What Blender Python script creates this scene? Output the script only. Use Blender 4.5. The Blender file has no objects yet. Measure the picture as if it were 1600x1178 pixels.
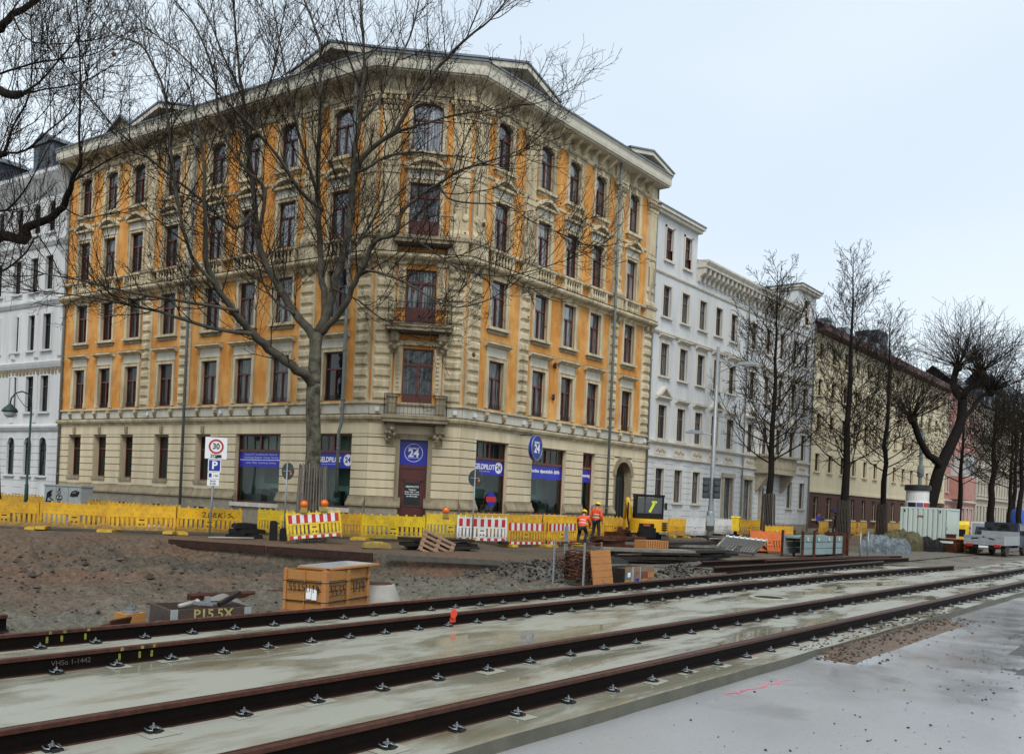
import bpy, math, random
from math import sin, cos, pi, radians, atan2, sqrt, hypot
from mathutils import Vector, Matrix, noise
random.seed(7)
C = bpy.context.scene.collection
S = bpy.context.scene
V = Vector
R = random.Random(11)

# ------------------------------------------------------------------ helpers
class MB:
    """collects faces of one mesh"""
    def __init__(s):
        s.v = []; s.f = []; s.m = []; s.X = None; s.mi = 0
    def add(s, vs, fs, mi=None):
        k = len(s.v)
        X = s.X
        flip = False
        if X is not None:
            if isinstance(X, Matrix):
                vs = [X @ V(p) for p in vs]; flip = X.to_3x3().determinant() < 0
            else:
                vs = [X(*p) for p in vs]; flip = getattr(X, 'flip', False)
        s.v += [tuple(p) for p in vs]
        mi = s.mi if mi is None else mi
        for f in fs:
            s.f.append(tuple(k + i for i in (reversed(f) if flip else f))); s.m.append(mi)
    def box(s, a, b, mi=None):
        x0, y0, z0 = a; x1, y1, z1 = b
        s.add([(x0,y0,z0),(x1,y0,z0),(x1,y1,z0),(x0,y1,z0),(x0,y0,z1),(x1,y0,z1),(x1,y1,z1),(x0,y1,z1)],
              [(0,3,2,1),(4,5,6,7),(0,1,5,4),(1,2,6,5),(2,3,7,6),(3,0,4,7)], mi)
    def cbox(s, c, d, mi=None, rz=0, rx=0, ry=0):
        M = Matrix.Translation(V(c)) @ Matrix.Rotation(rz,4,'Z') @ Matrix.Rotation(ry,4,'Y') @ Matrix.Rotation(rx,4,'X')
        h = [q/2 for q in d]
        vs = [M @ V((sx*h[0], sy*h[1], sz*h[2])) for sz in (-1,1) for sx, sy in ((-1,-1),(1,-1),(1,1),(-1,1))]
        s.add(vs, [(0,3,2,1),(4,5,6,7),(0,1,5,4),(1,2,6,5),(2,3,7,6),(3,0,4,7)], mi)
    def frustum(s, s0, s1, z0, z1, n0, n1, ins, mi=None):
        """block on a facade in (s,n,z): base rectangle at n0, inset top at n1"""
        a = [(s0,n0,z0),(s1,n0,z0),(s1,n0,z1),(s0,n0,z1)]
        b = [(s0+ins,n1,z0+ins),(s1-ins,n1,z0+ins),(s1-ins,n1,z1-ins),(s0+ins,n1,z1-ins)]
        s.add(a+b, [(4,7,6,5)]+[(i,(i+1)%4+4,i+4)[::-1] if 0 else (i,i+4,(i+1)%4+4,(i+1)%4) for i in range(4)], mi)
    def tube(s, pts, rad, n=6, mi=None, cap=True):
        pts = [V(p) for p in pts]
        if not hasattr(rad, '__len__'): rad = [rad]*len(pts)
        vs = []; fs = []
        u = None
        for i, p in enumerate(pts):
            d = (pts[min(i+1,len(pts)-1)] - pts[max(i-1,0)])
            if d.length < 1e-9: d = V((0,0,1))
            d.normalize()
            if u is None:
                u = d.cross(V((0,0,1)) if abs(d.z) < .9 else V((1,0,0)))
            else:
                u = u - d*u.dot(d)
                if u.length < 1e-6: u = d.cross(V((1,0.3,0)))
            u.normalize(); w = d.cross(u)
            for k in range(n):
                a = 2*pi*k/n
                vs.append(p + (u*cos(a) + w*sin(a))*rad[i])
        for i in range(len(pts)-1):
            for k in range(n):
                k2 = (k+1) % n
                fs.append((i*n+k, i*n+k2, (i+1)*n+k2, (i+1)*n+k))
        if cap:
            fs.append(tuple(reversed(range(n)))); fs.append(tuple((len(pts)-1)*n+k for k in range(n)))
        s.add(vs, fs, mi)
    def cyl(s, a, b, r, n=12, mi=None, r2=None):
        s.tube([a, b], [r, r if r2 is None else r2], n, mi)
    def lathe(s, c, prof, n=12, mi=None, axis='Z', ring=False):
        vs = []; fs = []
        for r, z in prof:
            for k in range(n):
                a = 2*pi*k/n
                q = (r*cos(a), r*sin(a), z)
                if axis == 'Y': q = (q[0], q[2], q[1])
                if axis == 'X': q = (q[2], q[0], q[1])
                vs.append((c[0]+q[0], c[1]+q[1], c[2]+q[2]))
        for i in range(len(prof)-1):
            for k in range(n):
                k2 = (k+1) % n
                fs.append((i*n+k, i*n+k2, (i+1)*n+k2, (i+1)*n+k))
        if not ring and prof[0][0] > 1e-4: fs.append(tuple(reversed(range(n))))
        if not ring and prof[-1][0] > 1e-4: fs.append(tuple((len(prof)-1)*n+k for k in range(n)))
        s.add(vs, fs, mi)
    def prism(s, poly, a, b, axis='Y', mi=None):
        """polygon in the plane across axis, extruded a..b"""
        def P(u, w, t):
            return {'Y':(u,t,w),'X':(t,u,w),'Z':(u,w,t)}[axis]
        n = len(poly)
        vs = [P(u,w,a) for u, w in poly] + [P(u,w,b) for u, w in poly]
        fs = [tuple(range(n)), tuple(reversed(range(n,2*n)))] + [(i, i+n, (i+1)%n+n, (i+1)%n) for i in range(n)]
        s.add(vs, fs, mi)
    def ball(s, c, r, mi=None, n=8, m=5, jit=0, rnd=None):
        if not hasattr(r,'__len__'): r = (r,r,r)
        vs = []; fs = []
        for i in range(m+1):
            t = pi*i/m
            for k in range(n):
                a = 2*pi*k/n
                j = 1 + (rnd.uniform(-jit,jit) if jit else 0)
                vs.append((c[0]+r[0]*sin(t)*cos(a)*j, c[1]+r[1]*sin(t)*sin(a)*j, c[2]+r[2]*cos(t)*j))
        for i in range(m):
            for k in range(n):
                k2 = (k+1) % n
                fs.append((i*n+k, (i+1)*n+k, (i+1)*n+k2, i*n+k2))
        s.add(vs, fs, mi)
    def build(s, name, mats, parent=None, smooth=False, loc=None, rz=0):
        me = bpy.data.meshes.new(name)
        me.from_pydata(s.v, [], s.f)
        for m in (mats if isinstance(mats, (list, tuple)) else [mats]): me.materials.append(m)
        if max(s.m, default=0) > 0: me.polygons.foreach_set('material_index', s.m)
        if smooth: me.polygons.foreach_set('use_smooth', [True]*len(s.f))
        me.update()
        o = bpy.data.objects.new(name, me); C.objects.link(o)
        if parent is not None: o.parent = parent
        if loc is not None: o.location = loc
        o.rotation_euler.z = rz
        return o

def tag(o, label=None, cat=None, group=None, kind=None):
    if label: o['label'] = label
    if cat: o['category'] = cat
    if group: o['group'] = group
    if kind: o['kind'] = kind
    return o
def thing(name, label, cat, loc=(0,0,0), rz=0, group=None):
    o = bpy.data.objects.new(name, None); C.objects.link(o)
    o.location = loc; o.rotation_euler.z = rz; o.empty_display_size = .2
    return tag(o, label, cat, group)
def dup(root, loc, rz=0, label=None, scale=None, group=None):
    r = root.copy(); C.objects.link(r); r.location = loc; r.rotation_euler = (0,0,rz)
    if scale: r.scale = scale
    if label: r['label'] = label
    if group: r['group'] = group
    for ch in list(root.children):
        c = ch.copy(); C.objects.link(c); c.parent = r
        for g in ch.children:
            d = g.copy(); C.objects.link(d); d.parent = c
    return r
def part(src, name, parent, M):
    """copy of a part (and its sub-parts) placed by a matrix relative to its thing"""
    c = src.copy(); C.objects.link(c); c.name = name; c.parent = parent; c.matrix_local = M
    for g in src.children:
        d = g.copy(); C.objects.link(d); d.parent = c
    return c

def text(s, size, M, mat, name='lettering', parent=None, align='CENTER', ext=.004, sx=1.0, bold=0.0):
    cu = bpy.data.curves.new(name, 'FONT'); cu.body = s; cu.size = size; cu.align_x = align; cu.align_y = 'CENTER'
    cu.extrude = ext; cu.resolution_u = 3; cu.offset = bold
    o = bpy.data.objects.new(name, cu); C.objects.link(o)
    bpy.context.view_layer.update()
    me = bpy.data.meshes.new_from_object(o.evaluated_get(bpy.context.evaluated_depsgraph_get()))
    bpy.data.objects.remove(o); bpy.data.curves.remove(cu)
    me.transform(Matrix.Diagonal((sx,1,1,1)))
    me.transform(M)
    me.name = name; me.materials.clear(); me.materials.append(mat)
    o = bpy.data.objects.new(name, me); C.objects.link(o)
    if parent: o.parent = parent
    return o

# ------------------------------------------------------------------ materials
def N(nt, t, **kw):
    n = nt.nodes.new(t)
    for k, v in kw.items():
        if k in n.inputs: n.inputs[k].default_value = v
        else: setattr(n, k, v)
    return n
def c4(c): return (*c, 1) if len(c) == 3 else c
MATS = {}
def mat(name, col, rough=.75, col2=None, sc=3.0, amt=.5, bump=0, bsc=30, metal=0, spec=.5, rough2=None, streak=False,
        col3=None, sc3=.6, amt3=.5, rnd=0.0, ior=1.5, stretch=None, bdist=.02, mud=0.0):
    m = bpy.data.materials.new(name); m.use_nodes = True
    nt = m.node_tree; b = nt.nodes['Principled BSDF']; L = nt.links.new
    b.inputs['Roughness'].default_value = rough; b.inputs['Metallic'].default_value = metal
    b.inputs['Specular IOR Level'].default_value = spec; b.inputs['IOR'].default_value = ior
    b.inputs['Base Color'].default_value = c4(col)
    geo = N(nt, 'ShaderNodeNewGeometry')
    mp = N(nt, 'ShaderNodeMapping')
    if streak: mp.inputs['Scale'].default_value = (1,1,.12)
    if stretch: mp.inputs['Scale'].default_value = stretch
    L(geo.outputs['Position'], mp.inputs['Vector'])
    out = None
    fac = None
    if col2 is not None:
        n = N(nt, 'ShaderNodeTexNoise', Scale=sc, Detail=6.0, Roughness=.65); L(mp.outputs[0], n.inputs['Vector'])
        r = N(nt, 'ShaderNodeMapRange'); r.inputs['From Min'].default_value = .35; r.inputs['From Max'].default_value = .68
        r.inputs['To Max'].default_value = amt*1.6 if amt < .6 else 1
        L(n.outputs['Fac'], r.inputs['Value'])
        fac = r.outputs[0]
        mx = N(nt, 'ShaderNodeMix', data_type='RGBA'); mx.inputs['A'].default_value = c4(col); mx.inputs['B'].default_value = c4(col2)
        L(fac, mx.inputs['Factor']); out = mx.outputs['Result']
    if col3 is not None:
        n3 = N(nt, 'ShaderNodeTexNoise', Scale=sc3, Detail=5.0, Roughness=.6); L(geo.outputs['Position'], n3.inputs['Vector'])
        r3 = N(nt, 'ShaderNodeMapRange'); r3.inputs['From Min'].default_value = .45; r3.inputs['From Max'].default_value = .65
        r3.inputs['To Max'].default_value = amt3; L(n3.outputs['Fac'], r3.inputs['Value'])
        mx3 = N(nt, 'ShaderNodeMix', data_type='RGBA'); mx3.inputs['B'].default_value = c4(col3)
        if out: L(out, mx3.inputs['A'])
        else: mx3.inputs['A'].default_value = c4(col)
        L(r3.outputs[0], mx3.inputs['Factor']); out = mx3.outputs['Result']
    if rnd:
        oi = N(nt, 'ShaderNodeObjectInfo'); h = N(nt, 'ShaderNodeHueSaturation')
        r4 = N(nt, 'ShaderNodeMapRange'); r4.inputs['To Min'].default_value = 1-rnd; r4.inputs['To Max'].default_value = 1+rnd
        L(oi.outputs['Random'], r4.inputs['Value']); L(r4.outputs[0], h.inputs['Value'])
        if out: L(out, h.inputs['Color'])
        else: h.inputs['Color'].default_value = c4(col)
        out = h.outputs['Color']
    if mud:      # dried splashes low down on the thing
        tcm = N(nt, 'ShaderNodeTexCoord'); sx = N(nt, 'ShaderNodeSeparateXYZ'); L(tcm.outputs['Object'], sx.inputs[0])
        nm = N(nt, 'ShaderNodeTexNoise', Scale=7.0, Detail=6.0, Roughness=.75); L(geo.outputs['Position'], nm.inputs['Vector'])
        mm = N(nt, 'ShaderNodeMath', operation='MULTIPLY_ADD'); mm.inputs[1].default_value = -1.1; mm.inputs[2].default_value = .05; L(sx.outputs['Z'], mm.inputs[0])
        ma = N(nt, 'ShaderNodeMath', operation='ADD'); L(mm.outputs[0], ma.inputs[0]); L(nm.outputs['Fac'], ma.inputs[1])
        rm = N(nt, 'ShaderNodeMapRange'); rm.inputs['From Min'].default_value = .08; rm.inputs['From Max'].default_value = .42; rm.inputs['To Max'].default_value = mud; L(ma.outputs[0], rm.inputs['Value'])
        mxm = N(nt, 'ShaderNodeMix', data_type='RGBA'); mxm.inputs['B'].default_value = (.13,.10,.07,1); L(rm.outputs[0], mxm.inputs['Factor']); L(out, mxm.inputs['A']); out = mxm.outputs['Result']
    if out: L(out, b.inputs['Base Color'])
    if rough2 is not None and fac is not None:
        r5 = N(nt, 'ShaderNodeMapRange'); r5.inputs['To Min'].default_value = rough; r5.inputs['To Max'].default_value = rough2
        L(fac, r5.inputs['Value']); L(r5.outputs[0], b.inputs['Roughness'])
    if bump:
        bn = N(nt, 'ShaderNodeTexNoise', Scale=bsc, Detail=5.0, Roughness=.7); L(geo.outputs['Position'], bn.inputs['Vector'])
        bp = N(nt, 'ShaderNodeBump', Strength=bump, Distance=bdist); L(bn.outputs['Fac'], bp.inputs['Height']); L(bp.outputs[0], b.inputs['Normal'])
    MATS[name] = m
    return m

M_orange = mat('orange_plaster', (.66,.30,.072), .9, (.43,.17,.042), 3.2, .5, .5, 14, streak=True, col3=(.74,.41,.14), sc3=.9, amt3=.75, spec=.25, bdist=.03)
M_cream = mat('cream_stone', (.66,.55,.36), .9, (.25,.205,.13), 2.6, .57, .3, 30, streak=True, spec=.25, col3=(.70,.61,.43), sc3=.9, amt3=.5)
M_creamd = mat('weathered_stone', (.36,.295,.19), .88, (.17,.135,.085), 3, .55, .4, 25, streak=True)
M_gf = mat('rendered_stone', (.74,.635,.44), .9, (.50,.41,.265), 1.6, .5, .2, 40, streak=True, spec=.25, col3=(.64,.545,.375), sc3=.5, amt3=.5)
M_frieze = mat('grey_frieze_render', (.60,.565,.465), .85, (.40,.375,.31), 2, .4, .15, 40, streak=True)
M_plinth = mat('plinth_stone', (.34,.30,.225), .9, (.20,.175,.13), 3, .55, .4, 18)
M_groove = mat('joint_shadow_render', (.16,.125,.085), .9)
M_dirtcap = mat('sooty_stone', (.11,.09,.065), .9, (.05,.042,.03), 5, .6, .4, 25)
M_wood = mat('red_brown_paint', (.115,.023,.016), .35, (.065,.014,.010), 6, .5, .1, 60)
M_woodl = mat('faded_red_brown_paint', (.21,.055,.034), .45, (.13,.03,.02), 4, .5)
M_slate = mat('slate_roof', (.055,.065,.085), .45, (.03,.035,.045), 8, .5, .3, 20)
M_zinc = mat('zinc_sheet', (.16,.19,.22), .4, (.10,.12,.14), 3, .5, metal=.3)
M_pipe = mat('grey_downpipe', (.17,.185,.175), .5, (.11,.12,.115), 4, .5)
M_iron = mat('black_ironwork', (.018,.018,.02), .5)
M_white = mat('white_paint', (.72,.72,.70), .5, (.55,.55,.53), 3, .4)
M_whiteb = mat('cool_white_render', (.64,.645,.64), .9, (.46,.46,.455), 1.2, .5, .15, 40, streak=True)
M_whitet = mat('warm_white_trim', (.66,.62,.53), .85, (.42,.38,.31), 3, .45, .2, 30, streak=True)
M_beiget = mat('beige_stone_trim', (.43,.37,.27), .85, (.26,.22,.16), 3, .5, .3, 25)
M_yellowb = mat('pale_yellow_render', (.74,.65,.45), .9, (.60,.53,.36), .9, .45, .15, 30, streak=True)
M_brickb = mat('dark_red_brick', (.12,.055,.04), .9, (.07,.035,.03), 6, .5, .3, 30)
M_pinkb = mat('pink_render', (.50,.25,.21), .9, (.38,.19,.16), 1, .5)
M_greyb = mat('grey_stone_facade', (.36,.34,.31), .9, (.24,.225,.2), 1.5, .5, streak=True)
M_beigeb = mat('beige_stone_facade', (.43,.385,.31), .9, (.30,.265,.21), 1.5, .5, streak=True)
M_tile = mat('brown_red_roof_tiles', (.13,.045,.035), .7, (.075,.03,.025), 6, .5, .4, 10)
M_eave = mat('dark_brown_eave_boards', (.065,.028,.022), .7)

def glassmat(name, a, b, rough=.04, curtain=.6, ior=1.9):
    m = bpy.data.materials.new(name); m.use_nodes = True; nt = m.node_tree; L = nt.links.new
    p = nt.nodes['Principled BSDF']; p.inputs['Roughness'].default_value = rough; p.inputs['IOR'].default_value = ior
    tc = N(nt, 'ShaderNodeTexCoord'); mp = N(nt, 'ShaderNodeMapping'); mp.inputs['Scale'].default_value = (22,1,.9)
    oi = N(nt, 'ShaderNodeObjectInfo')
    L(tc.outputs['Object'], mp.inputs['Vector'])
    ad = N(nt, 'ShaderNodeVectorMath', operation='ADD'); cb = N(nt, 'ShaderNodeCombineXYZ')
    ml = N(nt, 'ShaderNodeMath', operation='MULTIPLY'); ml.inputs[1].default_value = 57.0
    L(oi.outputs['Random'], ml.inputs[0]); L(ml.outputs[0], cb.inputs['X']); L(ml.outputs[0], cb.inputs['Y'])
    L(mp.outputs[0], ad.inputs[0]); L(cb.outputs[0], ad.inputs[1])
    n = N(nt, 'ShaderNodeTexNoise', Scale=1.0, Detail=2.0); L(ad.outputs[0], n.inputs['Vector'])
    r = N(nt, 'ShaderNodeMapRange'); r.inputs['From Min'].default_value = .42; r.inputs['From Max'].default_value = .62
    L(n.outputs['Fac'], r.inputs['Value'])
    k = N(nt, 'ShaderNodeMath', operation='MULTIPLY'); L(r.outputs[0], k.inputs[0])
    rr = N(nt, 'ShaderNodeMapRange'); rr.inputs['From Min'].default_value = .25; rr.inputs['From Max'].default_value = .95; rr.inputs['To Max'].default_value = curtain
    L(oi.outputs['Random'], rr.inputs['Value']); L(rr.outputs[0], k.inputs[1])
    mx = N(nt, 'ShaderNodeMix', data_type='RGBA'); mx.inputs['A'].default_value = c4(a); mx.inputs['B'].default_value = c4(b)
    L(k.outputs[0], mx.inputs['Factor']); L(mx.outputs['Result'], p.inputs['Base Color'])
    # old uneven glass
    bn = N(nt, 'ShaderNodeTexNoise', Scale=1.6, Detail=1.0); L(tc.outputs['Object'], bn.inputs['Vector'])
    bp = N(nt, 'ShaderNodeBump', Strength=.25, Distance=.02); L(bn.outputs['Fac'], bp.inputs['Height']); L(bp.outputs[0], p.inputs['Normal'])
    MATS[name] = m; return m
M_glass = glassmat('window_glass', (.006,.008,.009), (.30,.32,.31), ior=1.6, curtain=.9)
M_glassu = glassmat('upper_window_glass', (.010,.013,.016), (.36,.40,.44), ior=2.4, curtain=.9)
M_glassd = glassmat('dark_window_glass', (.008,.009,.008), (.09,.09,.08), ior=1.4, curtain=.7)
def shopglass():
    m = bpy.data.materials.new('shop_glass'); m.use_nodes = True; nt = m.node_tree; L = nt.links.new; nt.nodes.clear()
    o = N(nt, 'ShaderNodeOutputMaterial'); mx = N(nt, 'ShaderNodeMixShader'); t = N(nt, 'ShaderNodeBsdfTransparent'); g = N(nt, 'ShaderNodeBsdfGlossy')
    t.inputs[0].default_value = (.70,.88,.80,1); g.inputs['Roughness'].default_value = .03; fr = N(nt, 'ShaderNodeFresnel', IOR=1.55)
    geo = N(nt, 'ShaderNodeNewGeometry'); n = N(nt, 'ShaderNodeTexNoise', Scale=1.3, Detail=1.0); L(geo.outputs['Position'], n.inputs['Vector']); bp = N(nt, 'ShaderNodeBump', Strength=.15, Distance=.03); L(n.outputs['Fac'], bp.inputs['Height']); L(bp.outputs[0], g.inputs['Normal'])
    L(fr.outputs[0], mx.inputs[0]); L(t.outputs[0], mx.inputs[1]); L(g.outputs[0], mx.inputs[2]); L(mx.outputs[0], o.inputs[0])
    MATS['shop_glass'] = m; return m
M_shop = shopglass()
M_blue = mat('blue_window_film', (.012,.018,.42), .3, (.009,.013,.33), 1.5, .4)
M_bluel = mat('pale_blue_lettering', (.32,.34,.75), .5)
M_signw = mat('white_lettering', (.82,.83,.84), .5)
M_signblue = mat('traffic_sign_blue', (.012,.03,.30), .35)
M_signred = mat('traffic_sign_red', (.45,.02,.015), .35)
M_black = mat('black_paint', (.012,.012,.013), .5)
M_steel = mat('galvanised_steel', (.30,.32,.33), .45, (.20,.215,.22), 8, .5, metal=.4)
M_sgrey = mat('grey_sign_back', (.05,.065,.065), .5, (.035,.045,.045), 5, .5)
M_yel = mat('yellow_plastic', (.78,.45,.012), .45, (.52,.25,.012), 2.2, .5, .1, 40, rnd=.22, mud=.8, col3=(.40,.21,.035), sc3=3, amt3=.5)
M_yel2 = mat('bright_yellow_plastic', (.84,.60,.014), .45, (.60,.37,.012), 2.5, .5, mud=.7, rnd=.12, col3=(.42,.28,.05), sc3=4, amt3=.5)
M_org2 = mat('orange_plastic', (.60,.13,.012), .45, (.38,.08,.01), 3, .5)
M_whp = mat('white_plastic', (.74,.75,.74), .45, (.56,.56,.53), 2.5, .5, rnd=.05, mud=.6)
M_refr = mat('red_reflective_film', (.50,.018,.014), .35, (.36,.015,.012), 4, .4)
M_refw = mat('white_reflective_film', (.72,.72,.71), .35, (.52,.52,.5), 4, .4)
M_yfoot = mat('yellow_recycled_plastic', (.58,.36,.02), .6, (.30,.19,.03), 5, .5, .3, 20)
M_dark = mat('dark_recycled_rubber', (.010,.010,.010), .7, (.02,.019,.017), 6, .5, .4, 25, spec=.2)
M_lampor = mat('orange_lamp_lens', (.85,.16,.01), .25, spec=.6)
M_pine = mat('pine_boards', (.42,.19,.045), .75, (.32,.15,.04), 6, .55, .3, 30, stretch=(1,1,5))
M_ply = mat('orange_plywood', (.46,.20,.06), .75, (.33,.13,.035), 5, .5, .2, 30, stretch=(.6,.6,6))
M_oldwood = mat('weathered_grey_timber', (.105,.085,.068), .85, (.035,.028,.024), 8, .55, .4, 30, stretch=(4,4,.6))
M_palw = mat('pallet_timber', (.27,.165,.10), .85, (.16,.095,.06), 8, .55, .4, 30)
M_plank = mat('dark_wet_planks', (.032,.025,.02), .6, (.012,.01,.009), 5, .6, .4, 20, rough2=.3, spec=.22)
M_rust = mat('rusty_steel', (.075,.025,.014), .65, (.028,.011,.008), 9, .6, .4, 40, rough2=.5, col3=(.14,.05,.022), sc3=4, amt3=.5, spec=.2)
M_railweb = mat('blackened_rail_web', (.0045,.0035,.003), .6, (.009,.005,.004), 10, .5, .3, 30, spec=.08)
M_railtop = mat('rusted_rail_head', (.085,.030,.018), .38, (.035,.014,.010), 12, .6, .2, 60, spec=.25)
M_clip = mat('zinc_clip', (.36,.39,.41), .35, (.16,.17,.17), 30, .6, metal=.6)
M_plate = mat('black_rubber_pad', (.012,.012,.012), .4)
M_conc = mat('precast_concrete', (.36,.35,.31), .8, (.25,.24,.21), 4, .5, .3, 40)
M_hivis = mat('orange_hi_vis_fabric', (.86,.10,.02), .7, (.65,.06,.015), 8, .5, .3, 14)
M_reflex = mat('silver_reflective_tape', (.55,.56,.55), .4)
M_navy = mat('dark_work_trousers', (.016,.017,.022), .85, (.03,.03,.034), 6, .5)
M_helm = mat('yellow_helmet', (.82,.56,.02), .3)
M_skin = mat('skin', (.50,.27,.19), .6)
M_hair = mat('dark_hair', (.02,.014,.01), .7)
M_boot = mat('black_leather', (.015,.014,.013), .55)
M_purple = mat('dark_purple_fabric', (.045,.025,.10), .6)
M_redc = mat('red_jacket_fabric', (.42,.03,.035), .75)
M_bluec = mat('blue_jacket_fabric', (.05,.07,.35), .75)
M_exy = mat('excavator_yellow', (.78,.43,.012), .35, (.55,.29,.02), 3, .4)
M_exg = mat('dark_grey_machine', (.007,.007,.008), .5, (.014,.012,.011), 5, .5, spec=.2)
M_lime = mat('lime_yellow_plastic', (.62,.72,.05), .5)
M_track = mat('rubber_track', (.02,.018,.016), .8, (.05,.04,.03), 8, .6, .4, 20)
M_mint = mat('pale_mint_paint', (.52,.60,.545), .5, (.42,.49,.44), 1.6, .4, streak=True)
M_cablue = mat('dark_blue_car_paint', (.014,.022,.045), .35, spec=.3)
M_silver = mat('aluminium_dropside', (.36,.38,.39), .45, (.25,.26,.27), 3, .5, metal=.3)
M_tail = mat('red_tail_lamp', (.40,.015,.01), .25)
M_form = mat('grey_green_formwork', (.24,.32,.32), .55, (.15,.20,.20), 3, .5)
M_tarp = mat('translucent_grey_film', (.20,.24,.27), .25, (.05,.065,.08), 3.5, .6, .9, 9, bdist=.08)
M_planko = mat('orange_boards', (.60,.24,.06), .75, (.42,.15,.04), 6, .5)
M_olive = mat('olive_tarpaulin', (.09,.08,.03), .7, (.04,.035,.02), 4, .5, .4, 8)
M_greenp = mat('dark_green_lamp_paint', (.016,.05,.042), .45)
M_opal = mat('opal_lamp_glass', (.55,.58,.56), .3)
M_cab = mat('grey_cabinet_paint', (.33,.36,.36), .55, (.24,.265,.265), 4, .5)
M_mark_y = mat('yellow_spray_paint', (.34,.33,.04), .6, (.03,.03,.015), 30, .8)
M_mark_r = mat('red_spray_paint', (.75,.06,.02), .6)
M_chalk = mat('chalk_writing', (.085,.065,.05), .8)
M_barkp = mat('plane_tree_bark', (.155,.145,.105), .9, (.075,.07,.05), 4.0, .6, .8, 22, col3=(.025,.023,.018), sc3=3.5, amt3=.85, spec=.2, bdist=.04)
M_limb = mat('plane_limb_bark', (.085,.074,.052), .9, (.028,.024,.018), 3, .6, .4, 20)
M_twig = mat('dark_twigs', (.024,.018,.013), .9, spec=.1)
M_barkd = mat('dark_wet_bark', (.010,.008,.007), .8, (.022,.018,.015), 5, .5, .5, 15, spec=.12)
M_leafo = mat('dry_brown_leaf', (.10,.04,.012), .8)
M_stone = mat('gravel_stone', (.105,.088,.068), .85, (.055,.045,.036), 2.5, .5, rnd=0)
M_clod = mat('brown_clod', (.055,.038,.027), .9, (.025,.018,.014), 3, .5, .5, 25)
# ------------------------------------------------------------------ camera, world, sun
TH = radians(38.6)
cam = bpy.data.cameras.new('camera'); co = bpy.data.objects.new('camera', cam); C.objects.link(co)
f_ = V((cos(TH), sin(TH), 0)); r_ = V((sin(TH), -cos(TH), 0)); u_ = V((0,0,1))
a_ = radians(2.5)
# the photographer held the phone turned by 2.5 degrees
R2 = r_*cos(a_) + u_*sin(a_); U2 = u_*cos(a_) - r_*sin(a_)
M = Matrix.Identity(4)
for i in range(3):
    M[i][0] = R2[i]; M[i][1] = U2[i]; M[i][2] = -f_[i]
M.translation = V((0,0,1.94)); co.matrix_world = M
cam.sensor_width = 36; cam.sensor_fit = 'HORIZONTAL'; cam.lens = 1430/1600*36
cam.shift_y = 190/1600; cam.clip_end = 2000; cam.clip_start = .1
S.camera = co
S.view_settings.view_transform = 'Standard'; S.view_settings.look = 'None'
S.view_settings.exposure = 0.45; S.view_settings.gamma = 1
S.cycles.max_bounces = 6; S.cycles.diffuse_bounces = 2; S.cycles.glossy_bounces = 3; S.cycles.caustics_reflective = False; S.cycles.caustics_refractive = False
w = bpy.data.worlds.new('World'); S.world = w; w.use_nodes = True
nt = w.node_tree; nt.nodes.clear(); L = nt.links.new
wo = N(nt, 'ShaderNodeOutputWorld'); sky = N(nt, 'ShaderNodeTexSky'); sky.sky_type = 'NISHITA'; sky.sun_disc = False
SUN_EL = radians(48); SUN_AZ = radians(222)      # direction the light comes from, measured from +x towards +y
sky.sun_elevation = SUN_EL; sky.sun_rotation = pi/2 - SUN_AZ
bg1 = N(nt, 'ShaderNodeBackground', Strength=.10); L(sky.outputs[0], bg1.inputs['Color'])
tc = N(nt, 'ShaderNodeTexCoord'); nz = N(nt, 'ShaderNodeTexNoise', Scale=1.1, Detail=3.0, Roughness=.45)
mpw = N(nt, 'ShaderNodeMapping'); mpw.inputs['Scale'].default_value = (1,1,2.2)
L(tc.outputs['Generated'], mpw.inputs[0]); L(mpw.outputs[0], nz.inputs['Vector'])
cr = N(nt, 'ShaderNodeValToRGB'); cr.color_ramp.elements[0].position = .30; cr.color_ramp.elements[1].position = .72
cr.color_ramp.elements[0].color = (.62,.72,.82,1); cr.color_ramp.elements[1].color = (.84,.92,.96,1)
L(nz.outputs['Fac'], cr.inputs[0])
bg2 = N(nt, 'ShaderNodeBackground', Strength=.90); L(cr.outputs[0], bg2.inputs['Color'])
mxs = N(nt, 'ShaderNodeMixShader'); mxs.inputs[0].default_value = .88
L(bg1.outputs[0], mxs.inputs[1]); L(bg2.outputs[0], mxs.inputs[2]); L(mxs.outputs[0], wo.inputs[0])
sl = bpy.data.lights.new('sun', 'SUN'); sl.energy = 1.5; sl.angle = radians(24); sl.color = (1,.96,.9)
so = bpy.data.objects.new('sun', sl); C.objects.link(so)
sd = V((cos(SUN_AZ)*cos(SUN_EL), sin(SUN_AZ)*cos(SUN_EL), sin(SUN_EL)))
so.rotation_euler = (sd).to_track_quat('Z', 'Y').to_euler()

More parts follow.
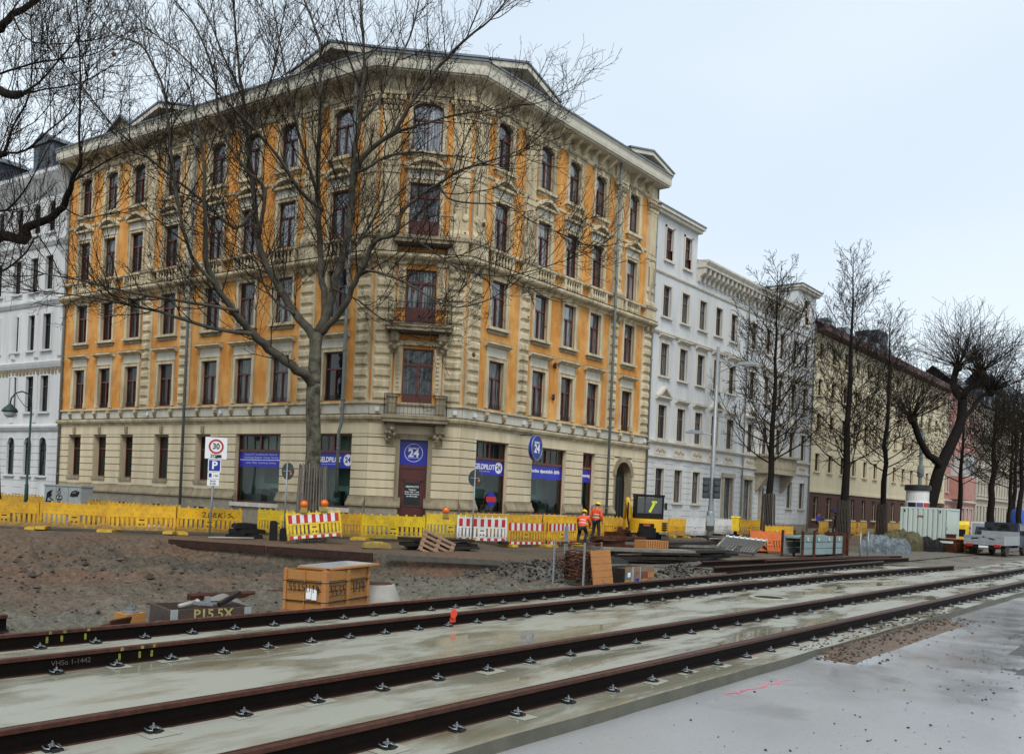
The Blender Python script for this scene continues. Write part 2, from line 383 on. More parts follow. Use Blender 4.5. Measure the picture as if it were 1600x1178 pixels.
# ------------------------------------------------------------------ ground
def sm(t): t = max(0., min(1., t)); return t*t*(3-2*t)
EDGE = [(11.0,27.5),(13.5,24.5),(16.2,22.6),(18.3,21.7),(21.3,19.8),(24.9,18.5),(28.4,17.2),(34,15)]
def edge_x(y):
    if y <= EDGE[0][0]: return EDGE[0][1]
    for (y0,x0),(y1,x1) in zip(EDGE, EDGE[1:]):
        if y <= y1: return x0 + (x1-x0)*(y-y0)/(y1-y0)
    return EDGE[-1][1]
def G(x, y, rough=True):
    d = x - edge_x(y)
    low = -.16 - .42*sm((d+7)/6.0)*sm((y-12.5)/3)
    low -= .30*math.exp(-((x-14.5)**2/9 + (y-23.6)**2/4.5))
    low *= 1 - sm((y-25.5)/4.5)
    low += .22*math.exp(-((x-20.3)**2/3.2 + (y-16.0)**2/1.6)) + .12*math.exp(-((x-6)**2/14 + (y-24)**2/10))
    t = sm(d/.35 + .5)
    z = low*(1-t)
    z += .2*sm((y-22.9)/1.0)*sm((x-25.5)/1.5)
    if rough and y < 36:
        p = V((x*.55, y*.55, 0))
        k = (.20*(1-t) + .03*t)*(1+.9*math.exp(-((x-14)**2/30 + (y-24)**2/16)))*sm((y-11.4)/1.2)
        if y > 22.9 and x > 26: k *= .3
        z += k*(noise.fractal(p*1.5, .9, 2.1, 5) + .5*noise.fractal(p*5.5, .7, 2.1, 3))
    if y > 60 or x > 75: z = min(z, .2)
    return z
def lines(*seg):
    o = []
    for a, b, st in seg:
        n = max(1, int(round((b-a)/st)))
        o += [a + (b-a)*i/n for i in range(n)]
    o.append(seg[-1][1]); return o
xs = lines((-120,-8,8),(-8,2,.5),(2,27,.11),(27,52,.3),(52,90,1),(90,420,15))
ys = lines((11.28,22,.11),(22,31,.15),(31,46,.5),(46,260,12))
vs = [(x,y,G(x,y)) for y in ys for x in xs]; nx = len(xs)
b = MB(); b.v = vs
b.f = [(j*nx+i, j*nx+i+1, (j+1)*nx+i+1, (j+1)*nx+i) for j in range(len(ys)-1) for i in range(nx-1)]; b.m = [0]*len(b.f)
def soil():
    m = bpy.data.materials.new('wet_soil'); m.use_nodes = True; nt = m.node_tree; L = nt.links.new; p = nt.nodes['Principled BSDF']
    geo = N(nt, 'ShaderNodeNewGeometry')
    n1 = N(nt, 'ShaderNodeTexNoise', Scale=.16, Detail=5.0, Roughness=.62); L(geo.outputs['Position'], n1.inputs['Vector'])
    n2 = N(nt, 'ShaderNodeTexNoise', Scale=7.0, Detail=6.0, Roughness=.75); L(geo.outputs['Position'], n2.inputs['Vector'])
    n3 = N(nt, 'ShaderNodeTexVoronoi', Scale=16.0); L(geo.outputs['Position'], n3.inputs['Vector'])
    sy = N(nt, 'ShaderNodeSeparateXYZ'); L(geo.outputs['Position'], sy.inputs[0])
    ng = N(nt, 'ShaderNodeTexNoise', Scale=.5, Detail=4.0); L(geo.outputs['Position'], ng.inputs['Vector'])
    yy = N(nt, 'ShaderNodeMath', operation='MULTIPLY_ADD'); yy.inputs[1].default_value = 6.0; L(ng.outputs['Fac'], yy.inputs[0]); L(sy.outputs['Y'], yy.inputs[2])
    yr = N(nt, 'ShaderNodeMapRange'); yr.inputs['From Min'].default_value = 17.2; yr.inputs['From Max'].default_value = 19.6; L(yy.outputs[0], yr.inputs['Value'])
    c1 = N(nt, 'ShaderNodeValToRGB'); e = c1.color_ramp.elements
    e[0].position = .40; e[0].color = (.085,.074,.055,1); e[1].position = .66; e[1].color = (.185,.105,.068,1)
    x = e.new(.50); x.color = (.138,.108,.078,1)
    L(n1.outputs['Fac'], c1.inputs[0])
    gm = N(nt, 'ShaderNodeMix', data_type='RGBA'); gm.inputs['A'].default_value = (.165,.155,.125,1); L(yr.outputs[0], gm.inputs['Factor']); L(c1.outputs[0], gm.inputs['B'])
    c2 = N(nt, 'ShaderNodeValToRGB'); e = c2.color_ramp.elements
    e[0].position = .30; e[0].color = (.28,.26,.24,1); e[1].position = .70; e[1].color = (1.35,1.32,1.25,1)
    L(n2.outputs['Fac'], c2.inputs[0])
    mx = N(nt, 'ShaderNodeMix', data_type='RGBA', blend_type='MULTIPLY'); mx.inputs['Factor'].default_value = 1
    L(gm.outputs['Result'], mx.inputs['A']); L(c2.outputs[0], mx.inputs['B'])
    # scattered pale pebbles
    vm = N(nt, 'ShaderNodeMath', operation='LESS_THAN'); vm.inputs[1].default_value = .16; L(n3.outputs['Distance'], vm.inputs[0])
    vc = N(nt, 'ShaderNodeMath', operation='MULTIPLY'); sp = N(nt, 'ShaderNodeSeparateColor'); L(n3.outputs['Color'], sp.inputs[0])
    gt = N(nt, 'ShaderNodeMath', operation='GREATER_THAN'); gt.inputs[1].default_value = .6; L(sp.outputs[0], gt.inputs[0])
    L(vm.outputs[0], vc.inputs[0]); L(gt.outputs[0], vc.inputs[1])
    m2 = N(nt, 'ShaderNodeMix', data_type='RGBA'); m2.inputs['B'].default_value = (.17,.155,.125,1)
    L(vc.outputs[0], m2.inputs['Factor']); L(mx.outputs['Result'], m2.inputs['A']); L(m2.outputs['Result'], p.inputs['Base Color'])
    rr = N(nt, 'ShaderNodeMapRange'); rr.inputs['To Min'].default_value = .45; rr.inputs['To Max'].default_value = 1.0; L(n2.outputs['Fac'], rr.inputs['Value']); L(rr.outputs[0], p.inputs['Roughness'])
    p.inputs['Specular IOR Level'].default_value = .35
    bp = N(nt, 'ShaderNodeBump', Strength=1.0, Distance=.07); L(n2.outputs['Fac'], bp.inputs['Height']); L(bp.outputs[0], p.inputs['Normal'])
    return m
M_soil = soil()
o = b.build('ground', M_soil, smooth=True); tag(o, kind='structure')

def wetstone(name, base, stain, wet, sc, r0, r1, lo, hi, speck=None, bump=.15, brown=None, stretch=None):
    m = bpy.data.materials.new(name); m.use_nodes = True; nt = m.node_tree; L = nt.links.new; p = nt.nodes['Principled BSDF']
    geo = N(nt, 'ShaderNodeNewGeometry'); pos = geo.outputs['Position']
    if stretch:
        mp = N(nt, 'ShaderNodeMapping'); mp.inputs['Scale'].default_value = stretch; L(pos, mp.inputs[0]); pos = mp.outputs[0]
    n1 = N(nt, 'ShaderNodeTexNoise', Scale=sc, Detail=6.0, Roughness=.6, Distortion=.4); L(pos, n1.inputs['Vector'])
    n2 = N(nt, 'ShaderNodeTexNoise', Scale=45.0, Detail=4.0, Roughness=.7); L(pos, n2.inputs['Vector'])
    r = N(nt, 'ShaderNodeMapRange'); r.inputs['From Min'].default_value = lo; r.inputs['From Max'].default_value = hi; L(n1.outputs['Fac'], r.inputs['Value'])
    a = N(nt, 'ShaderNodeMix', data_type='RGBA'); a.inputs['A'].default_value = c4(base); a.inputs['B'].default_value = c4(stain)
    L(n2.outputs['Fac'], a.inputs['Factor'])
    q = N(nt, 'ShaderNodeMix', data_type='RGBA'); q.inputs['B'].default_value = c4(wet); L(a.outputs['Result'], q.inputs['A']); L(r.outputs[0], q.inputs['Factor'])
    out = q.outputs['Result']
    if brown:
        n4 = N(nt, 'ShaderNodeTexNoise', Scale=brown[1], Detail=5.0, Roughness=.65); L(pos, n4.inputs['Vector'])
        r4 = N(nt, 'ShaderNodeMapRange'); r4.inputs['From Min'].default_value = .52; r4.inputs['From Max'].default_value = .68; r4.inputs['To Max'].default_value = .8; L(n4.outputs['Fac'], r4.inputs['Value'])
        q2 = N(nt, 'ShaderNodeMix', data_type='RGBA'); q2.inputs['B'].default_value = c4(brown[0]); L(out, q2.inputs['A']); L(r4.outputs[0], q2.inputs['Factor']); out = q2.outputs['Result']
    if speck:
        v = N(nt, 'ShaderNodeTexVoronoi', Scale=speck[0]); L(pos, v.inputs['Vector'])
        lt = N(nt, 'ShaderNodeMath', operation='LESS_THAN'); lt.inputs[1].default_value = speck[1]; L(v.outputs['Distance'], lt.inputs[0])
        q3 = N(nt, 'ShaderNodeMix', data_type='RGBA'); q3.inputs['B'].default_value = c4(speck[2]); L(out, q3.inputs['A']); L(lt.outputs[0], q3.inputs['Factor']); out = q3.outputs['Result']
    L(out, p.inputs['Base Color'])
    rr = N(nt, 'ShaderNodeMapRange'); rr.inputs['To Min'].default_value = r0; rr.inputs['To Max'].default_value = r1; L(r.outputs[0], rr.inputs['Value']); L(rr.outputs[0], p.inputs['Roughness'])
    bp = N(nt, 'ShaderNodeBump', Strength=bump, Distance=.01); L(n2.outputs['Fac'], bp.inputs['Height'])
    sb = N(nt, 'ShaderNodeMath', operation='SUBTRACT'); sb.inputs[0].default_value = 1; L(r.outputs[0], sb.inputs[1])
    sm_ = N(nt, 'ShaderNodeMath', operation='MULTIPLY'); sm_.inputs[1].default_value = bump; L(sb.outputs[0], sm_.inputs[0]); L(sm_.outputs[0], bp.inputs['Strength'])
    L(bp.outputs[0], p.inputs['Normal'])
    return m
M_slab = wetstone('wet_concrete', (.40,.40,.335), (.265,.265,.22), (.215,.205,.15), .75, .42, .045, .47, .58, speck=None, bump=.35, brown=((.175,.13,.07), 1.1), stretch=(.45,1.3,1))
M_slabedge = mat('slab_edge_concrete', (.115,.112,.088), .7, (.07,.068,.052), 4, .5, .3, 30)
M_pad = mat('pale_grout', (.40,.395,.32), .35, (.28,.275,.22), 6, .5, .2, 50, spec=.3)
M_road = wetstone('wet_asphalt', (.42,.42,.41), (.24,.24,.235), (.32,.325,.335), .28, .26, .03, .38, .60, speck=(9.0,.055,(.02,.02,.02)), bump=.5, brown=((.15,.13,.105), .23))

# road on the right, lower than the slab
b = MB()
xs = lines((-140,-4,8),(-4,30,.22),(30,420,13)); ys = lines((-160,-4,8),(-4,4.7,.22)); nx = len(xs)
def Z_road(x, y):
    z = -.118 + .008*noise.noise(V((x*.5,y*.5,3)))
    # mud ridge and broken edge against the slab
    k = math.exp(-((y-4.45-.05*noise.noise(V((x,0,0))))/.36)**2)*sm((x-12.3)/1.2)*(1-sm((x-17.5)/3))
    z += .10*k*(1+.5*noise.noise(V((x*2.5,y*2.5,1))))
    # broken-up patch
    k2 = math.exp(-((x-17)/4.5)**2 - ((y-2.2)/1.1)**2)
    z += .035*k2*(noise.fractal(V((x*1.7,y*1.7,7)), .8, 2.1, 4)+.6)
    return z
b.v = [(x,y,Z_road(x,y)) for y in ys for x in xs]
b.f = [(j*nx+i, j*nx+i+1, (j+1)*nx+i+1, (j+1)*nx+i) for j in range(len(ys)-1) for i in range(nx-1)]
def isrub(x, y):
    n = .5*noise.fractal(V((x*1.1,y*1.1,4)), .9, 2, 4)
    a = math.exp(-((y-4.4)/.42)**2)*sm((x-12.2)/1.0)*(1-sm((x-18)/3))
    c = math.exp(-((x-18)/5.2)**2 - ((y-2.1-.02*(x-17))/.95)**2)
    return 1 if a+n*.6 > .52 else (2 if c+n > .62 else 0)
b.m = [isrub((b.v[f[0]][0]+b.v[f[2]][0])/2, (b.v[f[0]][1]+b.v[f[2]][1])/2) for f in b.f]
M_mud = mat('brown_mud', (.17,.11,.065), .7, (.08,.055,.035), 6, .6, .9, 22, rough2=.3, bdist=.04)
M_brok = mat('broken_asphalt_gravel', (.115,.105,.095), .8, (.05,.046,.042), 9, .6, 1.0, 26, rough2=.35, bdist=.04)
o = b.build('road', [M_road, M_mud, M_brok], smooth=True); tag(o, kind='structure')

# track slab, two lanes of rail; the near lane runs on down the street
b = MB()
def edge_y(x): return 4.63 + .03*noise.noise(V((x*.9,0,0))) + .012*noise.noise(V((x*5,0,2)))
xs = lines((-25,-2,1),(-2,30,.2),(30,44,.7),(44,400,20))
for x0, x1 in zip(xs, xs[1:]):
    y0, y1 = edge_y(x0), edge_y(x1)
    f = 11.25 if x1 <= 38 else 8.3
    b.add([(x0,y0,0),(x1,y1,0),(x1,f,0),(x0,f,0)], [(0,1,2,3)], 0)
    b.add([(x0,y0-.012,-.5),(x1,y1-.012,-.5),(x1,y1,0),(x0,y0,0)], [(0,1,2,3)], 1)
b.add([(38,8.3,-.3),(38,11.25,-.3),(38,11.25,0),(38,8.3,0)], [(0,1,2,3)], 1)
b.add([(-25,11.25,-.4),(38,11.25,-.4),(38,11.25,0),(-25,11.25,0)], [(0,3,2,1)], 1)
RAILS = [
 ('grooved rail farthest from the camera, edging the dirt, with an orange tinted top', [(-25,10.80),(10,10.76),(24,10.74),(36.4,10.72)], .64, 4.2, 36),
 ('grooved rail with a red sprayed spot and chalk writing, second from the dirt', [(-25,9.37),(10,9.31),(20,9.27),(27,9.1),(33,8.75),(37,8.35)], .64, 3.7, 36),
 ('grooved rail second from the wet road, along the middle of the concrete', [(-25,6.86),(10,6.68),(39,6.37),(160,5.6)], .80, 1.5, 60),
 ('reddish grooved rail nearest the wet road', [(-25,5.40),(10,5.14),(30,4.98),(60,4.8)] if 0 else [(-25,5.32),(10,5.14),(30,5.0),(160,4.95)], .80, 2.5, 60),
]
def yat(path, x):
    for (x0,y0),(x1,y1) in zip(path, path[1:]):
        if x <= x1: return y0+(y1-y0)*(x-x0)/(x1-x0)
    return path[-1][1]
spots = []
for lab, path, st, xa, xb in RAILS:
    n = int((xb-xa)/st); spots.append([(xa+st*i, yat(path, xa+st*i)) for i in range(n)])
for i, sp in enumerate(spots):
    for x, y in sp:
        if x > 26 or R.random() < .35: continue
        wv = .10 + .10*R.random(); a = .09+.14*R.random()
        k = R.random()*.06
        b.add([(x-wv,y-.10-a,.004),(x+wv*.9,y-.12-a+k,.004),(x+wv,y-.095,.004),(x-wv*.95,y-.095,.004)], [(0,1,2,3)], 2)
for x in (2.9,15.3,27.5):
    for y0, y1 in ((4.75,4.98),(5.28,6.55),(6.86,9.2),(9.46,10.65)): b.add([(x+y0*.02,y0,.003),(x+.018+y0*.02,y0,.003),(x+.018+y1*.02,y1,.003),(x+y1*.02,y1,.003)], [(0,1,2,3)], 3)
o = b.build('track_slab', [M_slab, M_slabedge, M_pad, mat('joint_line', (.20,.195,.16), .6)]); tag(o, kind='structure')

PROF = [(-.09,0),(-.09,.014),(-.014,.034),(-.014,.128),(-.04,.140),(-.04,.174),(-.032,.18),(.016,.18),(.022,.142),(.046,.142),(.052,.172),(.070,.172),(.070,.138),(.014,.124),(.014,.034),(.09,.014),(.09,0)]
def railmesh(path, z0=.0, prof=PROF, name='rail_profile', parent=None, mats=None, sc=1.0):
    b = MB(); n = len(prof); P = [V((x,y,z0)) for x, y in path]
    # extra points so bends stay smooth
    Q = []
    for i in range(len(P)-1):
        k = max(1, int((P[i+1]-P[i]).length/3))
        for j in range(k): Q.append(P[i].lerp(P[i+1], j/k))
    Q.append(P[-1])
    for i, q in enumerate(Q):
        d = (Q[min(i+1,len(Q)-1)]-Q[max(i-1,0)]); d.normalize(); nn = V((-d.y,d.x,0))
        for o_, z in prof: b.v.append(tuple(q + nn*o_*sc + V((0,0,z*sc))))
    for i in range(len(Q)-1):
        for k in range(n-1):
            zc = (prof[k][1]+prof[k+1][1])/2
            b.f.append((i*n+k, (i+1)*n+k, (i+1)*n+k+1, i*n+k+1)); b.m.append(0 if .02 < zc < .136 else 1)
    b.f.append(tuple(range(n))); b.m.append(1); b.f.append(tuple(reversed([(len(Q)-1)*n+k for k in range(n)]))); b.m.append(1)
    return b.build(name, mats or [M_railweb, M_railtop], parent)
# one fastener with its pad, spring clip and bolt
fast = None
def fastener(parent):
    global fast
    b = MB(); b.box((-.085,-.075,.0),(.085,.045,.022)); b.box((-.035,-.10,.004),(.035,-.075,.03))
    p = b.build('rail_fastener', M_plate, parent)
    b = MB()
    b.tube([(-.07,.05,.045),(-.075,-.02,.036),(-.05,-.062,.034),(-.028,-.03,.046),(-.024,.03,.05)], .0085, 6)
    b.tube([(.07,.05,.045),(.075,-.02,.036),(.05,-.062,.034),(.028,-.03,.046),(.024,.03,.05)], .0085, 6)
    b.tube([(-.024,.03,.05),(0,.045,.052),(.024,.03,.05)], .0085, 6)
    b.build('spring_clip', M_clip, p, smooth=True)
    b = MB(); b.cyl((0,-.005,.045),(0,-.005,.056),.028,10); b.cyl((0,-.005,.056),(0,-.005,.078),.019,6); b.cyl((0,-.005,.078),(0,-.005,.10),.010,8)
    b.build('bolt', M_clip, p)
    return p
for i, (lab, path, st, xa, xb) in enumerate(RAILS):
    t = thing('tram_rail', lab, 'rail', (0,0,0))
    railmesh(path, parent=t)
    for x, y in spots[i]:
        Mx = Matrix.Translation((x+R.uniform(-.02,.02), y-.13, 0)) @ Matrix.Rotation(R.uniform(-.1,.1),4,'Z') @ Matrix.Scale(.74,4)
        if fast is None: fast = fastener(t); fast.matrix_local = Mx
        else: part(fast, 'rail_fastener', t, Mx)
    if i == 0:
        for x in (4.95,5.12,5.4):
            b = MB(); b.box((x,yat(path,x)-.0205,.04),(x+.028,yat(path,x)-.0175,.115)); b.build('yellow_paint_mark', M_mark_y, t)
            b = MB(); b.box((x+.02,yat(path,x)-.0455,.142),(x+.055,yat(path,x)-.042,.174)); b.build('yellow_paint_mark', M_mark_y, t)
        b = MB(); b.box((8.2,yat(path,9)-.03,.1805),(11.6,yat(path,9)+.012,.1825)); b.build('orange_paint_stripe', mat('faded_orange_paint', (.42,.12,.06), .6, (.12,.04,.025), 9, .8), t)
    if i == 1:
        for x in (5.05,5.28,5.42):
            b = MB(); b.box((x,yat(path,x)-.0205,.04),(x+.026,yat(path,x)-.0175,.11)); b.build('yellow_paint_mark', M_mark_y, t)
            b = MB(); b.box((x+.01,yat(path,x)-.0455,.142),(x+.045,yat(path,x)-.042,.174)); b.build('yellow_paint_mark', M_mark_y, t)
        x = 10.32; b = MB(); b.lathe((x,yat(path,x)-.045,.165), [(.075,0),(.075,.003)], 12, axis='Y'); b.box((x-.06,yat(path,x)-.0225,.03),(x+.07,yat(path,x)-.0175,.13))
        b.build('red_paint_spot', M_mark_r, t)
        x = 4.55
        text('VHSo 1-1442', .075, Matrix.Translation((x,yat(path,x)-.018,.078)) @ Matrix.Rotation(pi/2,4,'X'), M_chalk, parent=t, ext=.002)
# switch rails lying beyond the far lane
for lab, path, z in [('dark switch rail lying behind the far track, nearer one', [(24.8,12.1),(31,11.85),(36,11.55),(40.5,10.9)], .02),
                     ('dark switch rail lying behind the far track, farther one', [(27.0,13.6),(33,13.1),(38,12.5),(42,11.6)], .02),
                     ('short rail of the switch beside the mud', [(30.5,12.9),(36.5,12.2),(39.5,11.4)], .02)]:
    t = thing('switch_rail', lab, 'rail'); railmesh(path, z, parent=t)
for k in range(8):
    x = 26+k*1.7; b = MB(); b.box((0,0,-.1),(.22,2.4-k*.12,.016)); o = b.build('rail_sleeper', M_dark, loc=(x,11.5,0)); tag(o, 'dark sleeper lying under the switch rails beyond the far track', 'sleeper', 'sleepers under the switch rails')
# manhole lid on the slab
t = thing('manhole_cover', 'round pale concrete manhole ring standing proud of the slab between the tracks', 'manhole', (19.0,7.95,0))
b = MB(); b.lathe((0,0,0), [(.42,0),(.42,.05),(.40,.06),(.33,.06),(.325,.045),(0,.045)], 28); b.build('concrete_ring', M_pad, t)
b = MB(); b.lathe((0,0,.046), [(.30,0),(.30,.01),(0,.012)], 24); b.build('iron_lid', M_dark, t)

# loose stones: far too many to count
def stones(name, spotsf, n, mats, smin, smax, seed):
    rr = random.Random(seed); b = MB()
    for _ in range(n):
        x, y, z = spotsf(rr); r = smin*(smax/smin)**(rr.random()**2.2)
        k = len(b.v); q = rr.random()*pi
        M = Matrix.Translation((x,y,z+r*.25)) @ Matrix.Rotation(q,4,'Z')
        a = [M @ V((r*rr.uniform(.7,1.2)*u[0], r*rr.uniform(.6,1)*u[1], r*rr.uniform(.45,.75)*u[2])) for u in ((1,0,0),(0,1,0),(-1,0,0),(0,-1,0),(0,0,1),(0,0,-1))]
        b.v += [tuple(p) for p in a]
        b.f += [(k+0,k+1,k+4),(k+1,k+2,k+4),(k+2,k+3,k+4),(k+3,k+0,k+4),(k+1,k+0,k+5),(k+2,k+1,k+5),(k+3,k+2,k+5),(k+0,k+3,k+5)]
        mi = rr.randrange(len(mats)) if len(mats) > 1 else 0
        b.m += [mi]*8
    o = b.build(name, mats); tag(o, kind='stuff'); return o
def f1(rr):
    while True:
        x = rr.uniform(2.5,27); y = 11.45 + (rr.random()**1.5)*18
        if x < edge_x(y)+.4: return x, y, G(x,y)
def f1b(rr):
    while True:
        x = rr.gauss(13,3.5); y = rr.gauss(22.5,2.6)
        if x < edge_x(y)-.1 and y > 16: return x, y, G(x,y)-.02
o = stones('earth_clods', f1b, 1100, [M_clod, M_stone, M_clod], .03, .17, 31); tag(o, 'dark clods of dug earth in the pit behind the crate', 'clods')
o = stones('gravel', f1, 9000, [M_stone, M_clod, M_clod, M_stone], .010, .060, 5); tag(o, 'loose wet gravel and clods strewn over the excavated ground', 'gravel')
def f2(rr):
    x = 12.6+8*rr.random()**1.3; y = 4.45 + rr.gauss(0,.25)
    return (x, y, 0 if y > 4.66 else Z_road(x,y))
M_clodl = mat('reddish_rubble', (.15,.095,.062), .8, (.07,.047,.035), 5, .5)
o = stones('mud_crumbs', f2, 1300, [M_clodl, M_clod], .008, .04, 6); tag(o, 'crumbs of brown mud spilled over the slab edge beside the wet road', 'mud crumbs')
def f3(rr):
    if rr.random() < .55:
        x = rr.gauss(18,3.2); y = rr.gauss(2.2,.6)
    else: x = 4 + 20*rr.random(); y = rr.uniform(-1.5,4.4)
    y = min(y, 4.5)
    return x, y, Z_road(x,y)
o = stones('road_grit', f3, 2600, [M_clod, M_dark], .004, .022, 8); tag(o, 'dark grit scattered over the wet road', 'grit')
b = MB()
for k in range(9):
    x = 9.5+k*.16+R.random()*.1; b.cbox((x, 4.40-.02*k+R.uniform(-.05,.05), -.112), (.12+.1*R.random(), .018, .004), rz=R.uniform(-.3,.3))
o = b.build('pink_paint_mark', mat('pink_spray_paint', (.75,.16,.22), .5)); tag(o, 'pink spray marks on the wet road by the slab edge', 'paint mark')
# ------------------------------------------------------------------ facades
def frame(o, sdir, root):
    s = V((sdir[0], sdir[1], 0)).normalized()
    n = V((s.y, -s.x, 0))                     # outward, towards the street
    if n.dot(V(o) if 0 else -V((o[0], o[1], 0))) < 0: n = -n
    M = Matrix.Identity(4)
    for i in range(3): M[i][0] = s[i]; M[i][1] = n[i]; M[i][2] = (0,0,1)[i]
    M.translation = V((o[0]-root[0], o[1]-root[1], o[2]-root[2]))
    return M
TX = Matrix(((-1,0,0,0),(0,0,1,0),(0,1,0,0),(0,0,0,1)))     # lettering plane -> window frame
def wf(F, s, z):
    """right-handed window frame: x to the viewer's left, y outwards, z up"""
    M = F @ Matrix.Translation((s,0,z))
    return M @ Matrix.Diagonal((-1,1,1,1)) if M.to_3x3().determinant() < 0 else M
def sheet(b, s0, s1, z0, z1, ops, n=0., depth=.24, mi=0, mr=None):
    """wall sheet with openings (sa,sb,za,zb) and their reveals"""
    ss = sorted({s0,s1} | {q for o in ops for q in o[:2] if s0 < q < s1}); zs = sorted({z0,z1} | {q for o in ops for q in o[2:4] if z0 < q < z1})
    for a, c in zip(ss, ss[1:]):
        run = None
        for d, e in zip(zs, zs[1:]):
            hole = any(o[0]-1e-6 <= (a+c)/2 <= o[1]+1e-6 and o[2]-1e-6 <= (d+e)/2 <= o[3]+1e-6 for o in ops)
            if not hole: b.add([(a,n,d),(c,n,d),(c,n,e),(a,n,e)], [(3,2,1,0)], mi)
    for o in ops:
        a, c, d, e = o[:4]; m = n-depth; k = mi if mr is None else mr
        d = max(d, z0); e2 = min(e, z1)
        if e2 <= d: continue
        b.add([(a,n,d),(a,m,d),(a,m,e2),(a,n,e2)], [(3,2,1,0)], k)
        b.add([(c,n,d),(c,m,d),(c,m,e2),(c,n,e2)], [(0,1,2,3)], k)
        b.add([(a,n,e2),(a,m,e2),(c,m,e2),(c,n,e2)], [(3,2,1,0)], k)
        b.add([(a,n,d),(a,m,d),(c,m,d),(c,n,d)], [(0,1,2,3)], k)
WCACHE = {}
def window(parent, F, s, z, w, h, kind='std', glass=None, wood=None, n=-.14, name='window'):
    key = (round(w,2), round(h,2), kind, (glass or M_glass).name, (wood or M_wood).name)
    M = wf(F, s, z) @ Matrix.Translation((0,n,0))
    if key in WCACHE: return part(WCACHE[key], name, parent, M)
    b = MB(); W = w/2
    def bx(a, c, d, e, t=.07, back=.05): b.box((a,-back,d),(c,t-back,e))
    t = .06
    bx(-W,-W+t,0,h); bx(W-t,W,0,h); bx(-W+t,W-t,0,.08); bx(-W+t,W-t,h-t,h)
    if kind in ('std','arch'):
        k = .66*h; bx(-W+t,W-t,k-.04,k+.04,.09); bx(-.036,.036,.08,k-.04,.09)
    elif kind == 'cross':
        k = .68*h; bx(-W+t,W-t,k-.04,k+.04,.08); bx(-.035,.035,.10,k-.04,.08); bx(-.03,.03,k+.04,h-t,.07)
    elif kind == 'narrow':
        k = .70*h; bx(-W+t,W-t,k-.04,k+.04,.08)
    elif kind == 'door':
        k = .76*h; bx(-W+t,W-t,k-.06,k+.06,.1); bx(-.055,.055,0,k-.06,.09); bx(-W+t,W-t,.1,.32*h,.055)
        for sg in (-1,1): bx(min(sg*.12,sg*(W-.16)),max(sg*.12,sg*(W-.16)),.2,.29*h,.075)
    elif kind == 'shop':
        k = h-.78; bx(-W+t,W-t,k-.06,k+.06,.12); bx(-.06,.06,k+.06,h-t,.1)
        for sg in (-1,1):
            for q in (.3,.66): bx(sg*W*q-.012,sg*W*q+.012,k+.06,h-t,.05)
    elif kind == 'shop1':
        k = h-.78; bx(-W+t,W-t,k-.06,k+.06,.12); bx(-.02,.02,k+.06,h-t,.1)
    o = b.build(name, wood or M_wood, parent); o.matrix_local = M
    b = MB(); b.add([(-W+.02,-.03,.02),(W-.02,-.03,.02),(W-.02,-.03,h-.02),(-W+.02,-.03,h-.02)], [(3,2,1,0)])
    b.build('pane', glass or M_glass, o)
    WCACHE[key] = o
    return o
def architrave(b, s0, s1, z0, z1, t=.16, n=.07, mi=0, bottom=False):
    b.box((s0-t,-.02,z0),(s0,n,z1+t),mi); b.box((s1,-.02,z0),(s1+t,n,z1+t),mi); b.box((s0,-.02,z1),(s1,n,z1+t),mi)
    # raised outer fillet
    b.box((s0-t-.035,-.02,z0),(s0-t,n+.035,z1+t+.035),mi); b.box((s1+t,-.02,z0),(s1+t+.035,n+.035,z1+t+.035),mi); b.box((s0-t,-.02,z1+t),(s1+t,n+.035,z1+t+.035),mi)
    if bottom: b.box((s0-t,-.02,z0-t),(s1+t,n,z0),mi)
def hood(b, s0, s1, z, d=.30, mi=0, mc=None):
    b.prism([(-.02,z-.12),(.09,z-.12),(d*.75,z-.02),(d,z),(d,z+.09),(-.02,z+.15)], s0, s1, 'X', mi)
    if mc is not None: b.add([(s0-.01,-.02,z+.153),(s1+.01,-.02,z+.153),(s1+.01,d+.012,z+.094),(s0-.01,d+.012,z+.094)], [(0,1,2,3)], mc)
def seg_pediment(b, s0, s1, z, rise=.5, d=.28, mi=0, mc=None):
    c = (s0+s1)/2; W = (s1-s0)/2; Rr = (W*W+rise*rise)/(2*rise); zc = z+.10+rise-Rr
    def arc(r, k=10, m=0.):
        a = math.asin(min(1,(W-m)/Rr)); return [(c+r*sin(-a+2*a*i/k), zc+r*cos(-a+2*a*i/k)) for i in range(k+1)]
    o = arc(Rr); i = arc(Rr-.15, m=.06)
    for (p, q), (u, v) in zip(zip(o, o[1:]), zip(i, i[1:])):
        b.prism([u, v, q, p], -.02, d, 'Y', mi)
    b.box((s0,-.02,z),(s1,d*.8,z+.11),mi)
    b.prism([(s0+.1,z+.11)] + [p for p in i if p[1] > z+.11] + [(s1-.1,z+.11)], -.02, .06, 'Y', mi if mc is None else mc)
def plansoff(P, nrm, n):
    out = []
    for i, p in enumerate(P):
        ns = nrm[max(i-1,0):i+1] if 0 < i < len(P)-1 else [nrm[0] if i == 0 else nrm[-1]]
        if len(ns) == 1: out.append(p + ns[0]*n)
        else: out.append(p + (ns[0]+ns[1])*(n/(1+ns[0].dot(ns[1]))))
    return out
